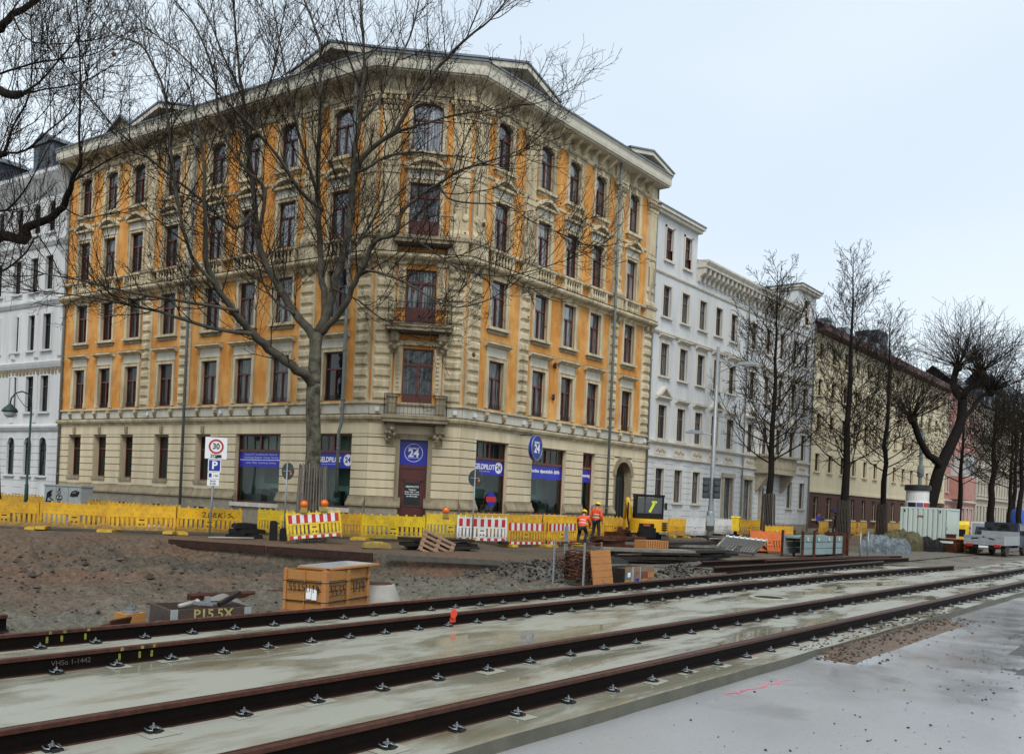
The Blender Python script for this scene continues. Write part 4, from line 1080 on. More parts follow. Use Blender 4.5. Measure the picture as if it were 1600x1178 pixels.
# small floodlights and boxes on the grey frieze
for F, ss in ((FL,(3.2,9.9,15.9,19.6)),(FR,(.75,4.4,11.0,15.9)),(FC,(.35,3.8))):
    for s in ss: b = MB(); b.X = F; b.box((s-.09,.05,5.55),(s+.09,.16,5.74)); b.tube([(s+.09,.12,5.62),(s+.5,.3,5.66)] if F is not FC else [(s,.1,5.6),(s,.2,5.6)], .012, 5); b.build('wall_floodlight', M_white, OB)
for s, z in ((6.75,8.75),(6.72,7.15)): b = MB(); b.X = FR; b.ball((s,.12,z), (.10,.09,.15), 0, 8, 5, .25, R); b.build('wall_lantern', M_iron, OB)
# round hanging sign, bracketed off the pier between two shop windows
sg = thing('shop_sign', 'round blue hanging sign with white 24 between the shop windows', 'sign', (CR[0]+4.3, CR[1]-.95, 4.42))
rz = radians(12)
b = MB(); b.lathe((0,0,0), [(.0,-.09),(.56,-.09),(.60,-.06),(.60,.06),(.56,.09),(0,.09)], 32, 0, 'Y'); b.build('disc', [M_signblue], sg, rz=rz)
b = MB(); b.tube([(.585*cos(2*pi*i/32),-.085,.585*sin(2*pi*i/32)) for i in range(33)], .028, 5, cap=False); b.tube([(.585*cos(2*pi*i/32),.085,.585*sin(2*pi*i/32)) for i in range(33)], .028, 5, cap=False); b.build('rim', M_steel, sg, rz=rz)
b = MB(); b.tube([(0,0,.55),(0,.3,.62),(0,.95,.62)], .025, 6); b.build('bracket', M_iron, sg)
TY = Matrix.Rotation(rz,4,'Z') @ Matrix.Translation((0,-.094,0)) @ Matrix.Rotation(pi/2,4,'X')
text('24', .56, TY @ Matrix.Translation((0,-.06,0)), M_signw, 'lettering', sg, sx=1.1, bold=.018); text('GELDPiLOT', .12, TY @ Matrix.Translation((0,.24,0)), M_signw, 'lettering', sg, bold=.004)
# ------------------------------------------------------------------ the other houses
def house(name, label, o, sdir, Ln, zt, cols, rws, mats, glass, wood, trimf=None, gfz=None, base=None, depth=12., kind='cross', cat='building', roofm=None, rise=2.5, ov=.5, rs=None, extra=()):
    """rws: (z0,z1,width,style); cols: centres along the wall"""
    t = thing(name, label, cat, (o[0],o[1],0)); F = frame((o[0],o[1],0), sdir, (o[0],o[1],0))
    wl = MB(); tr = MB(); wl.X = F; tr.X = F
    ops = list(extra)
    for i, (z0,z1,w_,st) in enumerate(rws):
        cc = st.get('cols', cols)
        for c in cc: ops.append((c-w_/2,c+w_/2,z0,z1)); 
    sheet(wl, 0, Ln, -.3, zt, ops, 0, .22, 0)
    for s in (0, Ln): wl.add([(s,0,-.3),(s,-depth,-.3),(s,-depth,zt),(s,0,zt)], [(0,1,2,3) if s == 0 else (3,2,1,0)], 0)
    for z0,z1,w_,st in rws:
        for c in st.get('cols', cols):
            a, d = c-w_/2, c+w_/2; k = st.get('frame', .13)
            if k:
                tr.box((a-k,-.02,z0),(a,.06,z1+k),0); tr.box((d,-.02,z0),(d+k,.06,z1+k),0); tr.box((a,-.02,z1),(d,.06,z1+k),0)
            if st.get('sill', True): tr.box((a-.2,-.02,z0-.12),(d+.2,.16,z0-.01),0)
            if st.get('hood') and c not in st.get('ped', ()): hood(tr, a-.3, d+.3, z1+.42, .26, 0, 1); tr.box((a-.13,-.02,z1+.135),(d+.13,.04,z1+.3),0)
            if c in st.get('ped', ()):
                hood(tr, a-.34, d+.34, z1+.42, .26, 0); q0, q1 = a-.34, d+.34
                for e0, e1 in ((q0,c),(q1,c)): tr.prism([(e0,z1+.52),(e0+(c-e0)*.3,z1+.52),(c,z1+.98),(c,z1+1.14)], -.02, .28, 'Y', 0)
                tr.prism([(q0+.3,z1+.52),(q1-.3,z1+.52),(c,z1+1.0)], -.02, .06, 'Y', 1)
            if st.get('arch'):
                rad = w_/2
                for q in range(8):
                    u0 = -rad+2*rad*q/8; u1 = -rad+2*rad*(q+1)/8
                    y0 = z1-rad+sqrt(max(0,rad*rad-u0*u0)); y1 = z1-rad+sqrt(max(0,rad*rad-u1*u1))
                    tr.prism([(c+u0,y0),(c+u1,y1),(c+u1,z1+.005),(c+u0,z1+.005)], -.2, .012, 'Y', 2)
            window(t, F, c, z0, w_, z1-z0, st.get('kind', kind), glass, st.get('wood', wood), n=-.14)
    if trimf: trimf(tr, F, t)
    wl.build('wall', mats[0:1], t); tr.build('facade_trim', mats[1:], t)
    if roofm:
        b = MB(); b.X = F; r0, r1 = rs or (-.05, Ln+.05)
        b.add([(r0,ov,zt+.05),(r1,ov,zt+.05),(r1,-depth*.5,zt+rise),(r0,-depth*.5,zt+rise),(r0,-depth,zt),(r1,-depth,zt)], [(0,1,2,3),(3,2,5,4)])
        b.add([(r0,ov,zt-.02),(r1,ov,zt-.02),(r1,ov,zt+.05),(r0,ov,zt+.05)], [(3,2,1,0)])
        b.build('roof', roofm, t)
    return t, F
# pale house adjoining on the left street
pL = P0[0]; dL = (-sin(phi), cos(phi))
def trimA(b, F, t):
    Ln = 24
    b.prism([(-.02,4.75),(.1,4.8),(.22,5.0),(.22,5.1),(-.02,5.2)], 0, Ln, 'X', 0)
    b.prism([(-.02,8.55),(.08,8.6),(.16,8.8),(.2,8.95),(-.02,9.05)], 0, Ln, 'X', 0)
    b.prism([(-.02,12.35),(.08,12.4),(.2,12.6),(.2,12.72),(-.02,12.8)], 0, Ln, 'X', 0)
    b.prism([(-.02,15.9),(.08,15.95),(.2,16.15),(.2,16.25),(-.02,16.35)], 0, Ln, 'X', 0)
    b.prism([(-.02,19.2),(.15,19.3),(.6,19.9),(.72,20.1),(.72,20.3),(-.02,20.4)], 0, Ln, 'X', 0)
    for k in range(60): s = .2+k*.4; b.prism([(-.02,8.2),(.06,8.22),(.12,8.5),(-.02,8.55)], s-.1, s+.1, 'X', 1); b.prism([(-.02,19.0),(.1,19.05),(.35,19.5),(-.02,19.6)], s-.1, s+.1, 'X', 0)
    z = .9
    while z < 4.6:
        for a, c in ((0,1.25),(2.15,3.0),(3.9,4.95),(5.85,7.2),(8.1,9.1),(10,11),(12,24)): b.frustum(a, c, z+.015, z+.40, -.01, .035, .015, 2)
        z += .42
    for a in (0,2.55,5.2): b.frustum(a+.05, a+.55, 9.2, 12.2, 0, .12, .05, 2); b.box((a+.05,-.02,5.3),(a+.5,.05,8.4),2)
    for s in (2.0, 9.0):
        bb = MB(); bb.X = F
        bb.box((s,-2.4,20.5),(s+2.2,.0,22.3),0); bb.prism([(s-.2,22.3),(s+2.4,22.3),(s+1.1,23.0)], -2.6, .15, 'Y', 0); bb.box((s+.5,-.01,20.9),(s+1.7,.02,22.1),1)
        bb.build('dormer', [M_slate, M_glassd], t)
A_cols = (1.8,3.45,5.4,7.65,9.6,11.5,13.8,15.7,18,20,22)
AL, AF = house('pale_townhouse', 'pale white townhouse with arched ground floor windows beyond the orange house on the left', (pL.x, pL.y), dL, 24, 20.3, A_cols,
      [(2.1,4.4,.88,{'arch':1,'frame':0}),(5.95,8.12,.86,{'frame':.08}),(9.7,11.85,.84,{'frame':.12}),(13.3,15.35,.84,{'frame':.1}),(16.8,18.65,.86,{'arch':1,'frame':.08})],
      [M_whiteb, M_whiteb, M_creamd, M_whiteb], M_glassd, M_iron, trimA, kind='narrow', roofm=M_slate, rise=4.5, ov=.7)
# the white house to the right of the orange one
def trimB(b, F, t):
    Ln = 25.7
    b.prism([(-.02,4.72),(.06,4.74),(.16,4.82),(.16,4.9),(-.02,4.95)], 0, Ln, 'X', 0)
    b.prism([(-.02,5.55),(.08,5.6),(.2,5.72),(.2,5.8),(-.02,5.86)], 0, Ln, 'X', 0)
    for c in (1.6,3.9,6.3,8.6,10.9,14.3,21.9,24.2):
        b.box((c-.75,-.02,4.98),(c+.75,.04,5.5),0)
        for k in range(7): b.ball((c-.5+k*.17,.05,5.24+.06*sin(k*2)), (.09,.05,.1), 1, 6, 4)
    b.prism([(-.02,12.1),(.08,12.15),(.14,12.25),(.14,12.32),(-.02,12.36)], 0, Ln, 'X', 0)
    b.prism([(-.02,15.7),(.06,15.72),(.1,15.8),(.1,15.86),(-.02,15.9)], 0, Ln, 'X', 0)
    # bracketed cornice between the two attic towers
    b.box((5.3,-.02,17.05),(21.9,.62,17.18),0); b.prism([(-.02,17.18),(.62,17.18),(.78,17.38),(.78,17.5),(-.02,17.55)], 5.3, 21.9, 'X', 0)
    k = 0; s = 5.5
    while s < 21.8:
        b.prism([(-.02,16.2),(.14,16.22),(.20,16.5),(.50,16.7),(.56,17.05),(-.02,17.05)], s-.13, s+.13, 'X', 0); b.box((s+.18,-.02,16.35),(s+.46,.05,16.9),1); s += .64
    z = .95
    while z < 4.5:
        for a, c in ((0,1.05),(2.15,3.35),(4.45,5.7),(6.8,9.9),(11.7,13.2),(14.9,16),(17,21.2),(22.4,23.7),(24.9,25.7)): b.frustum(a, c, z+.012, z+.33, -.01, .03, .012, 2)
        z += .35
    b.box((0,-.02,-.3),(9.9,.06,.9),3); b.box((11.7,-.02,-.3),(25.7,.06,.9),3)
    # stone bay with balcony and arched porch
    m = MB(); m.X = F
    m.box((15.2,-.02,4.55),(20.4,1.15,4.75)); m.box((15.2,0,4.75),(20.4,1.1,5.75)); m.box((15.05,-.02,5.75),(20.55,1.3,5.92))
    for k in range(6): m.box((15.5+k*.82,1.1,4.95),(16.05+k*.82,1.14,5.55))
    for s in (15.4,19.9): m.prism([(-.02,3.2),(.2,3.3),(.9,4.3),(.95,4.55),(-.02,4.55)], s, s+.3, 'X')
    m.build('stone_balcony', M_beiget, t)
    m = MB(); m.X = F
    for q in range(10):
        a0 = pi*q/10; a1 = pi*(q+1)/10; p = lambda r, a: (17.2+r*cos(a), 3.2+r*sin(a)*.9)
        m.prism([p(.75,a0),p(.75,a1),p(1.05,a1),p(1.05,a0)], -.02, .16, 'Y')
    m.box((16.15,-.02,.2),(16.45,.16,3.2)); m.box((17.95,-.02,.2),(18.25,.16,3.2)); m.build('porch_arch', M_beiget, t)
    for c, w_ in ((10.9,1.25),(14.0,1.3)):
        d = MB(); d.X = F; d.box((c-w_/2,-.3,.25),(c+w_/2,-.22,4.0)); d.box((c-w_/2+.1,-.22,.4),(c-.05,-.19,2.7)); d.box((c+.05,-.22,.4),(c+w_/2-.1,-.19,2.7)); d.build('house_door', mat('dark_brown_door', (.05,.03,.02), .5) if 'dark_brown_door' not in MATS else MATS['dark_brown_door'], t)
        for e in (c-w_/2-.2, c+w_/2): b.box((e,-.02,.2),(e+.2,.14,4.15),4)
        b.box((c-w_/2-.3,-.02,4.0),(c+w_/2+.3,.2,4.3),4)
    # attic towers
    for s0, s1, cs in ((-.05,5.2,(1.6,3.95)),(21.9,25.75,(23.8,))):
        a = MB(); a.X = F
        ops = [(c-.42,c+.42,16.65,18.55) for c in cs]
        sheet(a, s0, s1, 15.9, 19.2, ops, .02, .2, 0)
        for q in (s0, s1): a.add([(q,.02,15.9),(q,-5,15.9),(q,-5,19.2),(q,.02,19.2)], [(0,1,2,3) if q == s0 else (3,2,1,0)], 0)
        a.box((s0-.1,-5,19.12),(s1+.1,.3,19.3),1); a.box((s0-.2,-5.1,19.3),(s1+.2,.45,19.48),1); a.box((s0-.25,-5.1,19.48),(s1+.25,.5,19.56),2)
        for c in cs:
            for x0, x1 in ((c-.55,c-.42),(c+.42,c+.55)): a.box((x0,.0,16.65),(x1,.08,18.68),1)
            a.box((c-.55,.0,18.55),(c+.55,.08,18.68),1); a.box((c-.62,.0,16.5),(c+.62,.16,16.64),1)
            window(t, F, c, 16.65, .84, 1.9, 'cross', M_glass, M_wood, n=-.1)
        a.build('attic_tower', [M_whiteb, M_whitet, M_zinc], t)
    for s in (6.8,9.6,12.4): a = MB(); a.X = F; a.box((s,-2.2,17.6),(s+.5,-1.7,18.4)); a.tube([(s+.25,-1.9,18.4),(s+.25,-1.9,18.7)], .12, 6); a.build('chimney', M_brickb, t)
    for s in (13.0,25.6):
        a = MB(); a.X = F; a.tube([(s,.14,16 if s < 20 else 17),(s,.14,.4)], .055, 6); a.build('downpipe', M_pipe, t)
B_cols = (1.6,3.95,6.3,8.6,10.9,14.25,16.8,19.3,21.9,24.25)
BH, BF = house('white_townhouse', 'white townhouse with bracketed cornice and two attic towers right of the orange house', (46.92,27.5), (1,0), 25.75, 17.3, B_cols,
      [(2.15,4.15,1.0,{'cols':(1.6,3.9,6.3,17.0,21.8,24.3)}),(.25,4.0,1.3,{'cols':(10.9,14.0),'frame':0,'sill':False,'kind':'narrow'}),(5.95,7.95,1.0,{'hood':1,'ped':(1.6,8.6,14.25,21.9)}),(9.7,11.65,.98,{'hood':1}),(13.25,15.1,.94,{'frame':.12})],
      [M_whiteb, M_whitet, M_beiget, M_whiteb, M_plinth, M_beiget], M_glass, mat('grey_brown_window_frames', (.10,.075,.06), .5), trimB, roofm=M_slate, rise=2.2, ov=.7, rs=(5.28,21.8), extra=[(c-.42,c+.42,16.65,17.3) for c in (1.6,3.95,23.8)])
# yellow house with brick base
def trimC(b, F, t):
    Ln = 43
    b.box((0,-.02,3.55),(Ln,.12,3.75),0); b.box((0,-.02,-.3),(Ln,.05,.6),1)
    a = MB(); a.X = F; a.box((-.2,-.3,16.55),(Ln+.2,.95,16.75)); a.box((-.2,.8,16.75),(Ln+.2,.95,17.1)); a.build('eave', M_eave, t)
    for s in (3.4,7.2,12,17,21): a = MB(); a.X = F; a.box((s,-3.4,17.9),(s+1.0,-1.6,19.1)); a.build('roof_window', M_zinc, t)
    a = MB(); a.X = F; a.box((26,-5.5,17.5),(29.2,-3,21.4),0); a.box((28.5,-4.6,21.4),(28.9,-4.2,21.8),0); a.build('roof_box', [mat('dark_slate_box', (.04,.05,.07), .6), M_zinc], t)
    for s in (7.9,20.1,31.8):
        a = MB(); a.X = F; a.tube([(s,.14,16.5),(s,.14,.3)], .07, 6); a.build('downpipe', M_pipe, t)
C_cols = tuple(1.6+3.05*k for k in range(14))
C2 = tuple(1.6+3.05*k for k in range(14))
# brick base facing set just proud of the render
CH, CF = house('yellow_house', 'pale yellow plain house with brick ground floor and brown overhanging eave', (72.75,27.5), (1,0), 43, 16.9, C_cols,
      [(1.35,3.2,1.1,{'frame':.0}),(5.3,6.75,1.05,{'frame':.10}),(8.6,10.0,1.0,{'frame':.10}),(11.5,12.85,1.0,{'frame':.10}),(14.4,15.8,.95,{'frame':.10})],
      [M_yellowb, M_yellowb, M_plinth], M_glassd, mat('brown_window_frames', (.11,.07,.045), .5), trimC, roofm=M_tile, rise=4.2, ov=.9)
b = MB(); b.X = CF; sheet(b, 0, 43, -.3, 3.56, [(c-.55,c+.55,1.35,3.2) for c in C_cols], .03, .1, 0); b.build('brick_base', M_brickb, CH)
# pink house and the ones farther down the street
def trimD(b, F, t):
    for z in (3.7,16.8): b.prism([(-.02,z),(.1,z+.05),(.3,z+.25),(.3,z+.4),(-.02,z+.45)], 0, 16, 'X', 0)
    a = MB(); a.X = F; a.box((3,0,4.2),(8,1.6,7.0),0); a.box((3,0,7.0),(8,1.6,9.4),1); a.box((3.4,1.6,7.4),(7.6,1.63,9.0),2); a.build('oriel', [M_pinkb, M_whiteb, M_glassd], t)
house('pink_house', 'faded pink house with an oriel, behind the dark pollarded tree', (115.8,27.6), (1,0), 16, 17.2, (1.5,10,12.2,14.4), [(1,3.2,1.1,{}),(5,6.9,1.05,{}),(8.3,10.2,1.05,{}),(11.5,13.2,1.05,{}),(14.4,15.9,1.0,{})],
      [M_pinkb, M_whitet, M_creamd], M_glassd, M_white, trimD, roofm=M_tile, rise=4, ov=.6)
def trimE(b, F, t):
    for z in (4.4,8.6,12.6,16.4): b.prism([(-.02,z),(.1,z+.05),(.3,z+.2),(.3,z+.3),(-.02,z+.35)], 0, 26, 'X', 0)
    for k in range(7): a = MB(); a.X = F; a.box((1.2+k*3.6,-2,17.4),(2.8+k*3.6,.1,19.4),0); a.box((1.5+k*3.6,.1,17.7),(2.5+k*3.6,.13,19.0),1); a.build('dormer', [M_slate, M_glassd], t)
house('beige_townhouse', 'beige stone townhouse with dormers far down the street', (132,27.5), (1,0), 26, 17, tuple(1.3+1.9*k for k in range(13)), [(1,3.7,1.0,{}),(5.2,7.7,.95,{}),(9.2,11.6,.95,{}),(13.2,15.4,.9,{})],
      [M_beigeb, M_whitet, M_creamd], M_glassd, M_iron, trimE, roofm=M_slate, rise=5.5, ov=.5)
house('grey_townhouse', 'grey townhouse with a tall dark roof, farthest down the street', (158.2,27.3), (1,0), 40, 19, tuple(1.6+2.3*k for k in range(17)), [(1,3.7,1.1,{}),(5.2,7.7,1.05,{}),(9.2,11.6,1.05,{}),(13.2,15.4,1.0,{}),(16.4,18,1.0,{})],
      [M_greyb, M_whitet, M_creamd], M_glassd, M_iron, None, roofm=M_slate, rise=7, ov=.5)
MAIN_T = [["T",[[22.2,27.33,0.1,0.304],[22.19,27.34,1.11,0.294],[22.18,27.35,2.55,0.285],[22.18,27.36,3.75,0.276],[22.13,27.42,4.95,0.267],[22.12,27.43,5.92,0.257]]],["T",[[22.12,27.43,5.92,0.257],[22.13,27.42,6.64,0.238],[22.13,27.42,7.24,0.218],[22.17,27.36,7.85,0.198]]],["A",[[22.12,27.43,5.77,0.196],[21.67,27.38,6.17,0.183],[21.11,27.46,6.45,0.169],[20.33,27.83,7.01,0.156],[19.72,27.97,7.43,0.143],[19.18,28.03,7.89,0.13],[18.69,28.03,8.3,0.117],[18.15,28.09,8.91,0.104],[17.71,28.02,9.75,0.091],[17.49,27.69,10.55,0.078],[17.21,27.42,11.29,0.065],[16.95,27.12,12.48,0.052],[16.59,26.96,13.54,0.038],[16.16,26.88,14.61,0.025]]],["B",[[19.32,27.41,7.32,0.085],[18.65,27.76,7.35,0.074],[17.83,28.32,7.45,0.062],[16.77,29.16,7.8,0.051],[15.81,29.89,7.97,0.04],[15.0,30.41,8.06,0.028],[13.77,31.48,8.14,0.017]]],["B",[[18.89,27.63,8.05,0.068],[17.83,28.12,8.14,0.058],[16.58,28.86,8.21,0.048],[15.35,29.57,8.34,0.037],[14.29,30.05,8.47,0.027],[13.43,30.31,8.49,0.017]]],["A",[[22.13,27.42,7.17,0.187],[22.18,27.72,7.9,0.173],[21.88,28.46,8.62,0.157],[21.66,29.1,9.59,0.143],[21.34,29.87,10.84,0.128],[21.36,30.2,11.59,0.114],[21.29,30.66,13.74,0.099],[21.26,31.05,15.62,0.084],[21.24,31.44,17.32,0.07],[21.25,31.79,18.45,0.055],[21.22,32.2,20.54,0.04],[21.23,32.56,22.3,0.025]]],["A",[[22.17,27.36,7.85,0.187],[22.45,27.16,8.6,0.173],[22.59,27.13,9.57,0.157],[22.84,26.96,10.82,0.143],[23.02,26.89,12.21,0.128],[23.11,26.92,13.41,0.114],[23.18,26.98,14.71,0.099],[23.34,26.92,16.05,0.084],[23.43,26.96,17.37,0.07],[23.54,26.96,18.28,0.055],[23.42,27.25,20.9,0.04],[23.37,27.47,22.43,0.025]]],["A",[[22.22,27.31,7.8,0.128],[22.28,26.68,8.29,0.119],[22.33,26.06,8.83,0.11],[22.29,25.55,9.59,0.101],[22.26,25.03,10.15,0.093],[22.21,24.55,10.88,0.083],[22.46,23.68,11.13,0.075],[22.31,23.31,11.76,0.066],[22.48,22.54,12.28,0.058],[22.6,21.83,12.58,0.048],[22.73,21.11,12.9,0.04],[22.85,20.42,13.02,0.031],[23.12,19.52,13.19,0.022],[23.32,18.72,13.38,0.014]]],["A",[[23.2,27.03,13.46,0.111],[23.13,26.51,14.43,0.099],[23.25,25.73,14.97,0.088],[23.4,24.92,15.37,0.077],[23.42,24.28,16.15,0.065],[23.81,23.17,17.49,0.054],[24.11,22.18,18.31,0.043],[24.3,21.32,18.78,0.032],[24.45,20.5,19.52,0.021]]],["B",[[23.23,27.0,14.12,0.068],[23.04,26.28,14.02,0.059],[23.2,25.12,14.35,0.049],[23.29,24.04,14.33,0.04],[23.27,23.11,14.08,0.031],[23.53,21.82,13.8,0.021],[23.47,20.93,13.54,0.012]]],["B",[[23.35,27.01,14.53,0.068],[23.29,26.46,14.74,0.06],[23.69,25.35,15.39,0.052],[23.86,24.52,15.53,0.044],[24.02,23.7,15.62,0.036],[24.34,22.67,15.78,0.028],[24.96,21.29,15.85,0.02],[25.11,20.48,15.85,0.012]]],["B",[[22.67,25.94,9.81,0.06],[22.46,25.06,9.94,0.053],[22.4,23.99,9.66,0.046],[22.42,22.82,9.17,0.039],[22.48,21.6,8.53,0.032],[22.41,20.55,8.2,0.025],[22.45,19.34,8.3,0.019],[22.28,18.41,8.53,0.012]]],["B",[[22.81,23.36,11.09,0.043],[22.85,22.11,10.32,0.037],[22.81,20.96,9.61,0.031],[22.7,19.89,9.29,0.026],[22.63,18.78,9.06,0.021],[22.72,17.46,9.16,0.015],[22.64,16.36,9.28,0.01]]],["B",[[22.69,21.91,12.62,0.043],[22.45,21.24,11.94,0.036],[22.55,20.16,11.61,0.03],[22.75,18.95,11.42,0.023],[22.8,17.92,10.76,0.017],[22.84,16.92,10.27,0.01]]],["A",[[22.29,27.22,7.95,0.15],[22.47,27.39,8.82,0.13999999999999999],[22.55,27.7,9.89,0.13],[22.62,28.0,10.93,0.12],[22.66,28.36,13.31,0.099],[22.95,28.79,16.03,0.084],[23.23,29.24,17.78,0.069],[23.5,29.71,19.93,0.054],[23.38,30.66,21.92,0.04],[23.41,31.42,23.23,0.025]]],["B",[[22.81,28.17,12.73,0.076],[21.89,28.4,13.24,0.068],[21.09,28.5,14.11,0.06],[20.3,28.56,14.68,0.051],[19.5,28.65,15.22,0.043],[18.52,28.97,15.88,0.034],[17.45,29.39,16.79,0.025],[16.58,29.56,17.19,0.017]]],["B",[[20.86,29.49,11.36,0.076],[20.83,29.17,13.1,0.069],[20.33,29.43,13.64,0.061],[19.71,29.85,14.51,0.054],[19.3,30.0,15.45,0.047],[18.98,30.04,17.11,0.039],[18.42,30.39,18.56,0.032],[17.77,30.83,19.43,0.025],[17.32,31.04,19.98,0.017]]],["B",[[20.82,29.86,12.46,0.068],[19.99,29.75,11.57,0.06],[18.91,29.97,12.21,0.053],[17.75,30.27,12.86,0.045],[16.57,30.61,13.57,0.038],[15.63,30.64,14.08,0.031],[14.6,30.78,15.07,0.023],[13.86,30.57,15.49,0.015]]],["B",[[17.98,27.81,8.84,0.068],[17.26,28.11,9.68,0.062],[16.74,28.15,11.07,0.055],[16.33,28.07,12.85,0.049],[15.95,27.95,14.58,0.043],[15.46,27.96,15.46,0.037],[14.98,27.96,15.9,0.03],[14.28,28.24,15.97,0.024],[13.6,28.49,16.68,0.017]]],["B",[[22.86,26.98,10.82,0.068],[23.76,27.14,11.58,0.055],[24.74,27.2,13.09,0.042],[25.5,27.53,14.39,0.029],[26.26,27.86,16.0,0.015]]],["B",[[23.38,26.97,16.08,0.068],[24.12,26.79,17.09,0.058],[24.74,26.74,18.57,0.048],[25.47,26.57,20.09,0.037],[25.99,26.66,21.88,0.027],[26.36,26.92,23.18,0.017]]],["B",[[23.61,27.17,17.49,0.051],[22.72,26.95,18.31,0.039],[21.92,26.61,19.08,0.027],[21.2,26.18,20.02,0.015]]],["B",[[20.91,30.54,15.39,0.06],[21.68,30.78,17.14,0.049],[22.41,31.07,19.03,0.038],[22.99,31.55,20.96,0.028],[23.6,31.98,22.97,0.017]]],["B",[[21.06,31.17,17.18,0.051],[20.35,31.51,18.57,0.039],[19.82,31.64,19.63,0.027],[19.14,31.97,20.89,0.015]]],["B",[[22.53,28.2,13.25,0.068],[21.63,28.2,15.07,0.055],[20.93,27.95,16.2,0.043],[20.23,27.71,17.74,0.03],[19.55,27.45,19.2,0.017]]],["B",[[22.47,26.99,9.53,0.043],[23.42,26.6,9.22,0.035],[24.39,26.19,8.62,0.026],[25.37,25.77,8.64,0.018],[26.16,25.58,8.94,0.01]]],["B",[[21.72,28.25,8.57,0.06],[21.66,29.38,9.15,0.05],[21.73,30.35,10.02,0.041],[21.95,31.13,10.92,0.032],[21.68,32.53,11.82,0.023],[21.06,34.37,12.46,0.014]]]]
LEFT_T = [["T",[[16.31,41.28,0.41,0.5],[16.3,41.29,2.03,0.475],[16.16,41.47,4.71,0.45],[15.95,41.73,7.39,0.425],[15.76,41.97,9.53,0.4]]],["A",[[15.86,41.85,8.46,0.26],[15.91,41.24,11.09,0.239],[16.08,40.5,11.83,0.218],[16.55,39.38,11.68,0.197],[16.5,38.91,12.14,0.176],[16.89,37.88,12.35,0.154],[17.04,37.16,12.79,0.133],[17.03,36.64,13.33,0.112],[16.96,36.18,13.71,0.091],[16.96,35.66,14.21,0.07]]],["B",[[16.96,35.66,14.21,0.05],[16.89,35.74,15.57,0.043],[16.87,35.77,17.55,0.035],[16.75,35.91,19.53,0.028],[16.65,36.04,21.02,0.02]]],["B",[[16.76,35.9,13.45,0.04],[17.17,34.85,13.94,0.031],[17.6,33.78,14.41,0.021],[17.96,32.8,14.52,0.012]]],["A",[[15.76,41.97,9.53,0.3],[15.2,42.14,12.91,0.272],[15.13,41.68,16.26,0.243],[15.29,40.95,17.47,0.215],[15.64,39.99,17.55,0.187],[15.82,39.22,17.28,0.158],[15.88,38.61,17.18,0.13]]],["A",[[15.36,42.47,14.9,0.24],[15.37,41.92,18.8,0.213],[15.61,41.09,20.0,0.187],[15.71,40.43,20.28,0.16],[15.88,39.68,20.66,0.133],[16.33,38.59,21.15,0.107],[16.68,37.62,21.52,0.08]]],["A",[[15.62,42.15,11.68,0.2],[15.46,40.74,14.33,0.173],[15.27,39.38,14.58,0.147],[15.09,37.99,14.45,0.12]]],["B",[[15.88,38.61,17.18,0.05],[16.19,37.82,17.56,0.041],[16.6,36.91,18.49,0.033],[16.85,36.19,19.16,0.024],[16.94,35.68,20.04,0.015]]],["B",[[15.88,38.61,17.18,0.04],[16.17,37.18,17.14,0.031],[16.7,35.44,17.16,0.021],[17.05,33.95,17.52,0.012]]],["B",[[15.09,37.99,14.45,0.05],[15.28,37.76,15.46,0.041],[15.64,37.31,16.72,0.033],[15.68,37.26,17.97,0.024],[15.6,37.36,19.7,0.015]]],["B",[[15.09,37.99,14.45,0.05],[15.51,37.08,14.52,0.041],[15.91,36.17,15.2,0.031],[16.31,35.27,15.87,0.021],[16.53,34.59,17.12,0.012]]],["B",[[15.34,39.29,17.96,0.045],[15.9,37.78,18.19,0.037],[16.45,36.3,18.22,0.028],[16.97,34.84,18.24,0.02],[17.24,33.7,18.62,0.012]]],["B",[[15.59,38.97,20.32,0.04],[15.64,37.84,19.11,0.031],[15.97,36.36,18.59,0.021],[16.27,34.92,18.41,0.012]]],["B",[[15.66,40.5,10.15,0.05],[15.97,39.47,10.35,0.042],[16.26,38.46,10.93,0.035],[16.38,37.67,11.49,0.027],[16.7,36.62,10.17,0.02],[16.86,35.78,8.86,0.012]]],["B",[[15.4,40.82,13.54,0.06],[15.59,39.37,12.57,0.048],[15.73,38.0,12.89,0.036],[15.83,36.67,13.93,0.024],[15.84,35.46,14.78,0.012]]],["B",[[16.57,36.14,12.49,0.03],[16.84,35.01,11.96,0.021],[17.2,33.76,11.98,0.012]]]]
POL_T = [["T",[[74.61,18.74,0.83,0.515],[74.65,18.69,2.6,0.484],[74.87,18.41,4.53,0.452],[75.08,18.15,5.86,0.421],[75.61,17.49,7.86,0.39],[75.96,17.05,9.5,0.359],[75.97,17.04,11.37,0.328]]],["A",[[75.03,18.21,5.52,0.281],[74.35,18.26,6.21,0.265],[73.22,18.87,6.91,0.25],[72.33,19.19,8.15,0.234],[71.51,19.42,9.13,0.218]]],["A",[[75.98,17.02,10.97,0.265],[75.92,17.63,11.92,0.255],[76.25,17.75,12.91,0.244],[76.78,17.62,13.67,0.234]]],["A",[[75.98,17.02,10.97,0.265],[75.73,16.81,11.48,0.255],[75.91,16.04,12.39,0.244],[75.68,15.79,12.98,0.234]]],["A",[[75.96,17.05,9.5,0.203],[76.97,16.58,10.33,0.182],[77.87,16.26,11.31,0.161],[78.96,15.69,11.91,0.14]]]]
